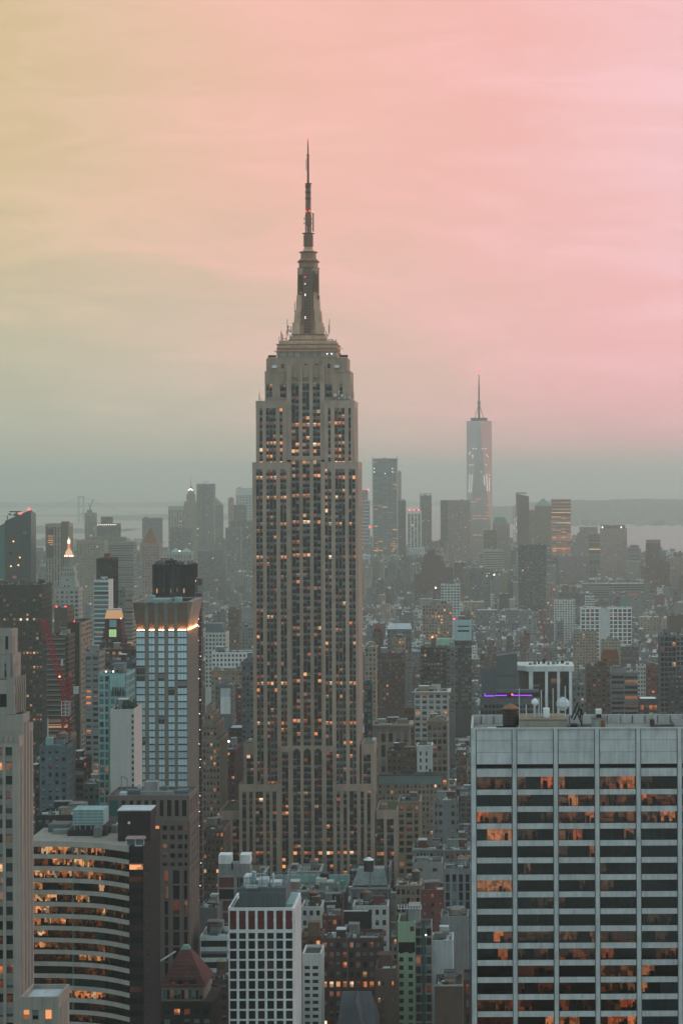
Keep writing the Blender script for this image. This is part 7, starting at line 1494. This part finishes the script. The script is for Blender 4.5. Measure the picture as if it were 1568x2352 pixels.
while D < 6900:
    dep = RF.uniform(22, 29); L0, L1 = land(D); xl = max(L0, (-1130 - 40) * D / FPX); xr = min(L1, (438 + 150) * D / FPX); X = xl
    while X < xr - 6:
        wd = RF.uniform(6, 14) if RF.random() < .80 else RF.uniform(14, 30)
        if D > 3500: wd *= 1.35
        X1 = min(X + wd, xr)
        u = RF.random(); h = RF.uniform(13, 26) if u < .62 else RF.uniform(24, 38) if u < .92 else RF.uniform(38, 55)
        if D < 1330: h = RF.uniform(20, 46)
        if D > 2100: h *= .85 if u < .9 else 1.05
        if 4300 < D < 6600 and RF.random() < .35: h = RF.uniform(50, 95)
        dd = D + RF.uniform(0, 3); x0 = X + .25; x1 = X1 - .25; X = X1
        if any(abs(((x0 + x1) / 2 % 270) - 20) < 0 for _ in (0,)): continue
        if FIFTH[0] < x1 and FIFTH[1] > x0 and dd < 3000:
            if x0 < FIFTH[0] - 7: x1 = FIFTH[0] - .3
            elif x1 > FIFTH[1] + 7: x0 = FIFTH[1] + .3
            else: continue
        if x1 - x0 < 5: continue
        if clash(x0, x1, dd, dd + dep, .3): continue
        # never rise in front of something the photo shows
        p0 = x0 / dd * FPX + PX; p1 = x1 / dd * FPX + PX; skip = False
        for (a, b, yt_, yb_, Dp) in PROTECT:
            if Dp > dd and p1 > a + 1.5 and p0 < b - 1.5:
                h = min(h, EYE - (yb_ + RF.uniform(0, 3) - PY) * dd / FPX)
        if h < 7: continue
        ytop = PY + (EYE - h) / dd * FPX
        if ytop > 2380: continue
        # wholly hidden behind something in front?
        yg = PY + EYE / dd * FPX
        hid = any(Dp < dd and p0 > a and p1 < b and ytop > yt_ + 2 for (a, b, yt_, yb_, Dp) in PROTECT)
        FF.append((dd, x0, x1, dep, h, hid))
    rowi += 1; D += dep + (2.5 if rowi % 2 else 19.0)
FF.sort(key=lambda f: f[0])
for (dd, x0, x1, dep, h, hid) in FF:
    cname, wall = RF.choices(WALLS, WW)[0]; fh = RF.uniform(3.2, 4.0); bay = RF.uniform(2.4, 4.2); lit = RF.choice([.01, .02, .03, .06])
    if made < BUD and not hid and x1 - x0 > 6.5:
        rf, rn = RF.choice(ROOFS); hn = 'low' if h < 22 else 'mid' if h < 38 else 'tall'
        tk = RF.random() < .34 and dd < 1900 and x1 - x0 > 10
        lab = describe((x0 + x1) / 2, dd, cname, hn, rn, ' with a water tank' if tk else '')
        if lab:
            w = x1 - x0; cx = (x0 + x1) / 2; r = thing(RF.choice(['apartment_building', 'loft_building', 'brick_building' if 'brick' in cname else 'office_building']), lab, 'building', (cx, dd, 0), 'ordinary city blocks')
            sid = 'R' if cx < 0 else 'L'
            tier(r, -w / 2, w / 2, 0, dep, 0, h, wall, D=dd, fh=fh, bay=bay, pr=RF.uniform(.35, .55), sr=RF.uniform(.4, .55), top=RF.uniform(1.4, 2.6), par=.9, gl=glaze(lit, 'dark', .05), sides=sid, roof=rf, cornice=RF.choice([0, 0, .5, .8]), zmin=max(0, h - 42), indiv=(dd < 1250 and None), rowlit=.02)
            roof_bits(r, w, dep, h - .89, RF.choice([1, 2, 2, 3]), wall, 1.0, RF)
            if tk:
                sx = RF.uniform(-.3, .3) * w; sc_ = RF.uniform(.8, 1.1); tlab = 'water tank on the ' + lab.replace(' with a water tank', '').replace(' and a water tank', '')
                if len(tlab.split()) > 16: tlab = ' '.join(tlab.split()[:16])
                if tlab not in ALL_LABELS:
                    kd = RF.choice(['a', 'b', 'c'])
                    if kd not in TANKS: TANKS[kd] = water_tank(cx + sx, dd + dep * .6, h - .88, 1.9, 3.7, tlab, cone=wm({'a': 'orange_roof', 'b': 'slate', 'c': 'tan'}[kd]), body=wm({'a': 'wood', 'b': 'charcoal', 'c': 'mid_grey'}[kd]), seg=12)
                    else: tank_copy(TANKS[kd], cx + sx, dd + dep * .6, h - .88, sc_, tlab)
            made += 1; continue
    make_simple(x0, x1, dd, dep, h, wall, fh, bay * 1.1, lit, FW, FG, None); far_n += 1
fo = FW['mb'].build('distant_city_blocks', [wm(n) for n in FW['names']], None, 'stuff'); FG.build('distant_city_windows', [G_DARK, G_BLIND, LIT_DIM, LIT], None, 'stuff', uv=True)
print('individual blocks', made, 'joined far blocks', far_n, 'budget', BUD)
# street trees and park trees: dark green masses between the roofs
TR = MB()
def tree(m, x, y, z, r_, h):
    for k in range(6): a = RF.uniform(0, 6.28); d = r_ * RF.uniform(0, .7); q = r_ * RF.uniform(.35, .65); zz = z + h * RF.uniform(.35, .85); m.lathe([(q * .3, zz - q), (q, zz - q * .3), (q * .9, zz + q * .3), (q * .3, zz + q)], 5, x + d * math.cos(a), y + d * math.sin(a), 0, RF.random())
    m.lathe([(.3, z), (.2, z + h * .5)], 4, x, y)
for k in range(420):
    u = RF.random()
    if u < .3: px, py_ = RF.uniform(1255, 1310), RF.uniform(1449, 1472)
    elif u < .45: px, py_ = RF.uniform(925, 1010), RF.uniform(1462, 1482)
    elif u < .6: X_ = RF.uniform(*FIFTH); Y_ = RF.uniform(1400, 1750); px = None
    elif u < .8: px, py_ = RF.uniform(840, 1560), RF.uniform(1380, 1600)
    else: px, py_ = RF.uniform(470, 580), RF.uniform(1380, 1480)
    if px: Y_ = (EYE - 16) * FPX / (py_ - PY); X_ = (px - PX) * Y_ / FPX
    if clash(X_ - 2, X_ + 2, Y_ - 2, Y_ + 2) : continue
    if any(a_ < X_ < b_ and d_ < Y_ < d_ + e_ for (d_, a_, b_, e_, h_, _h) in FF): continue
    tree(TR, X_, Y_, 0, RF.uniform(3.5, 6), RF.uniform(9, 16))
TR.build('park_trees', wall_mat('leaf_green', (.035, .065, .035), streak=.6, scale=1.5), None, 'stuff')
# small lit things: roof and street lamps
for k, (px, py_, Y_) in enumerate(((525.3, 1702.8, 1500), (1000, 1350, 2900), (1134, 1320, 3900))):
    X_, _, Z_ = W(px, py_, Y_); t = thing('street_lamp', ('white street lamp by the low dark corner building', 'bright lamp among the roofs right of the skyscraper', 'white roof lamp near the dark blue windowed tower')[k], 'lamp', (X_, Y_, 0)); m = MB(); m.beam((0, 0, 0), (0, 0, Z_), .25); m.build('pole', wm('dark_grey'), t); lamp(t, 0, 0, Z_, .7 + .3 * k, LAMP_W, 'lamp_head')
car(-186, 1620, 'car with bright headlights on the long street, nearest of three', LAMP_W, 'charcoal'); car(-183, 1640, 'middle of three cars on the long street, white with headlights on', LAMP_W, 'white'); car(-187, 1662, 'farthest of three cars on the long street, with orange lights', LAMP_O, 'grey')
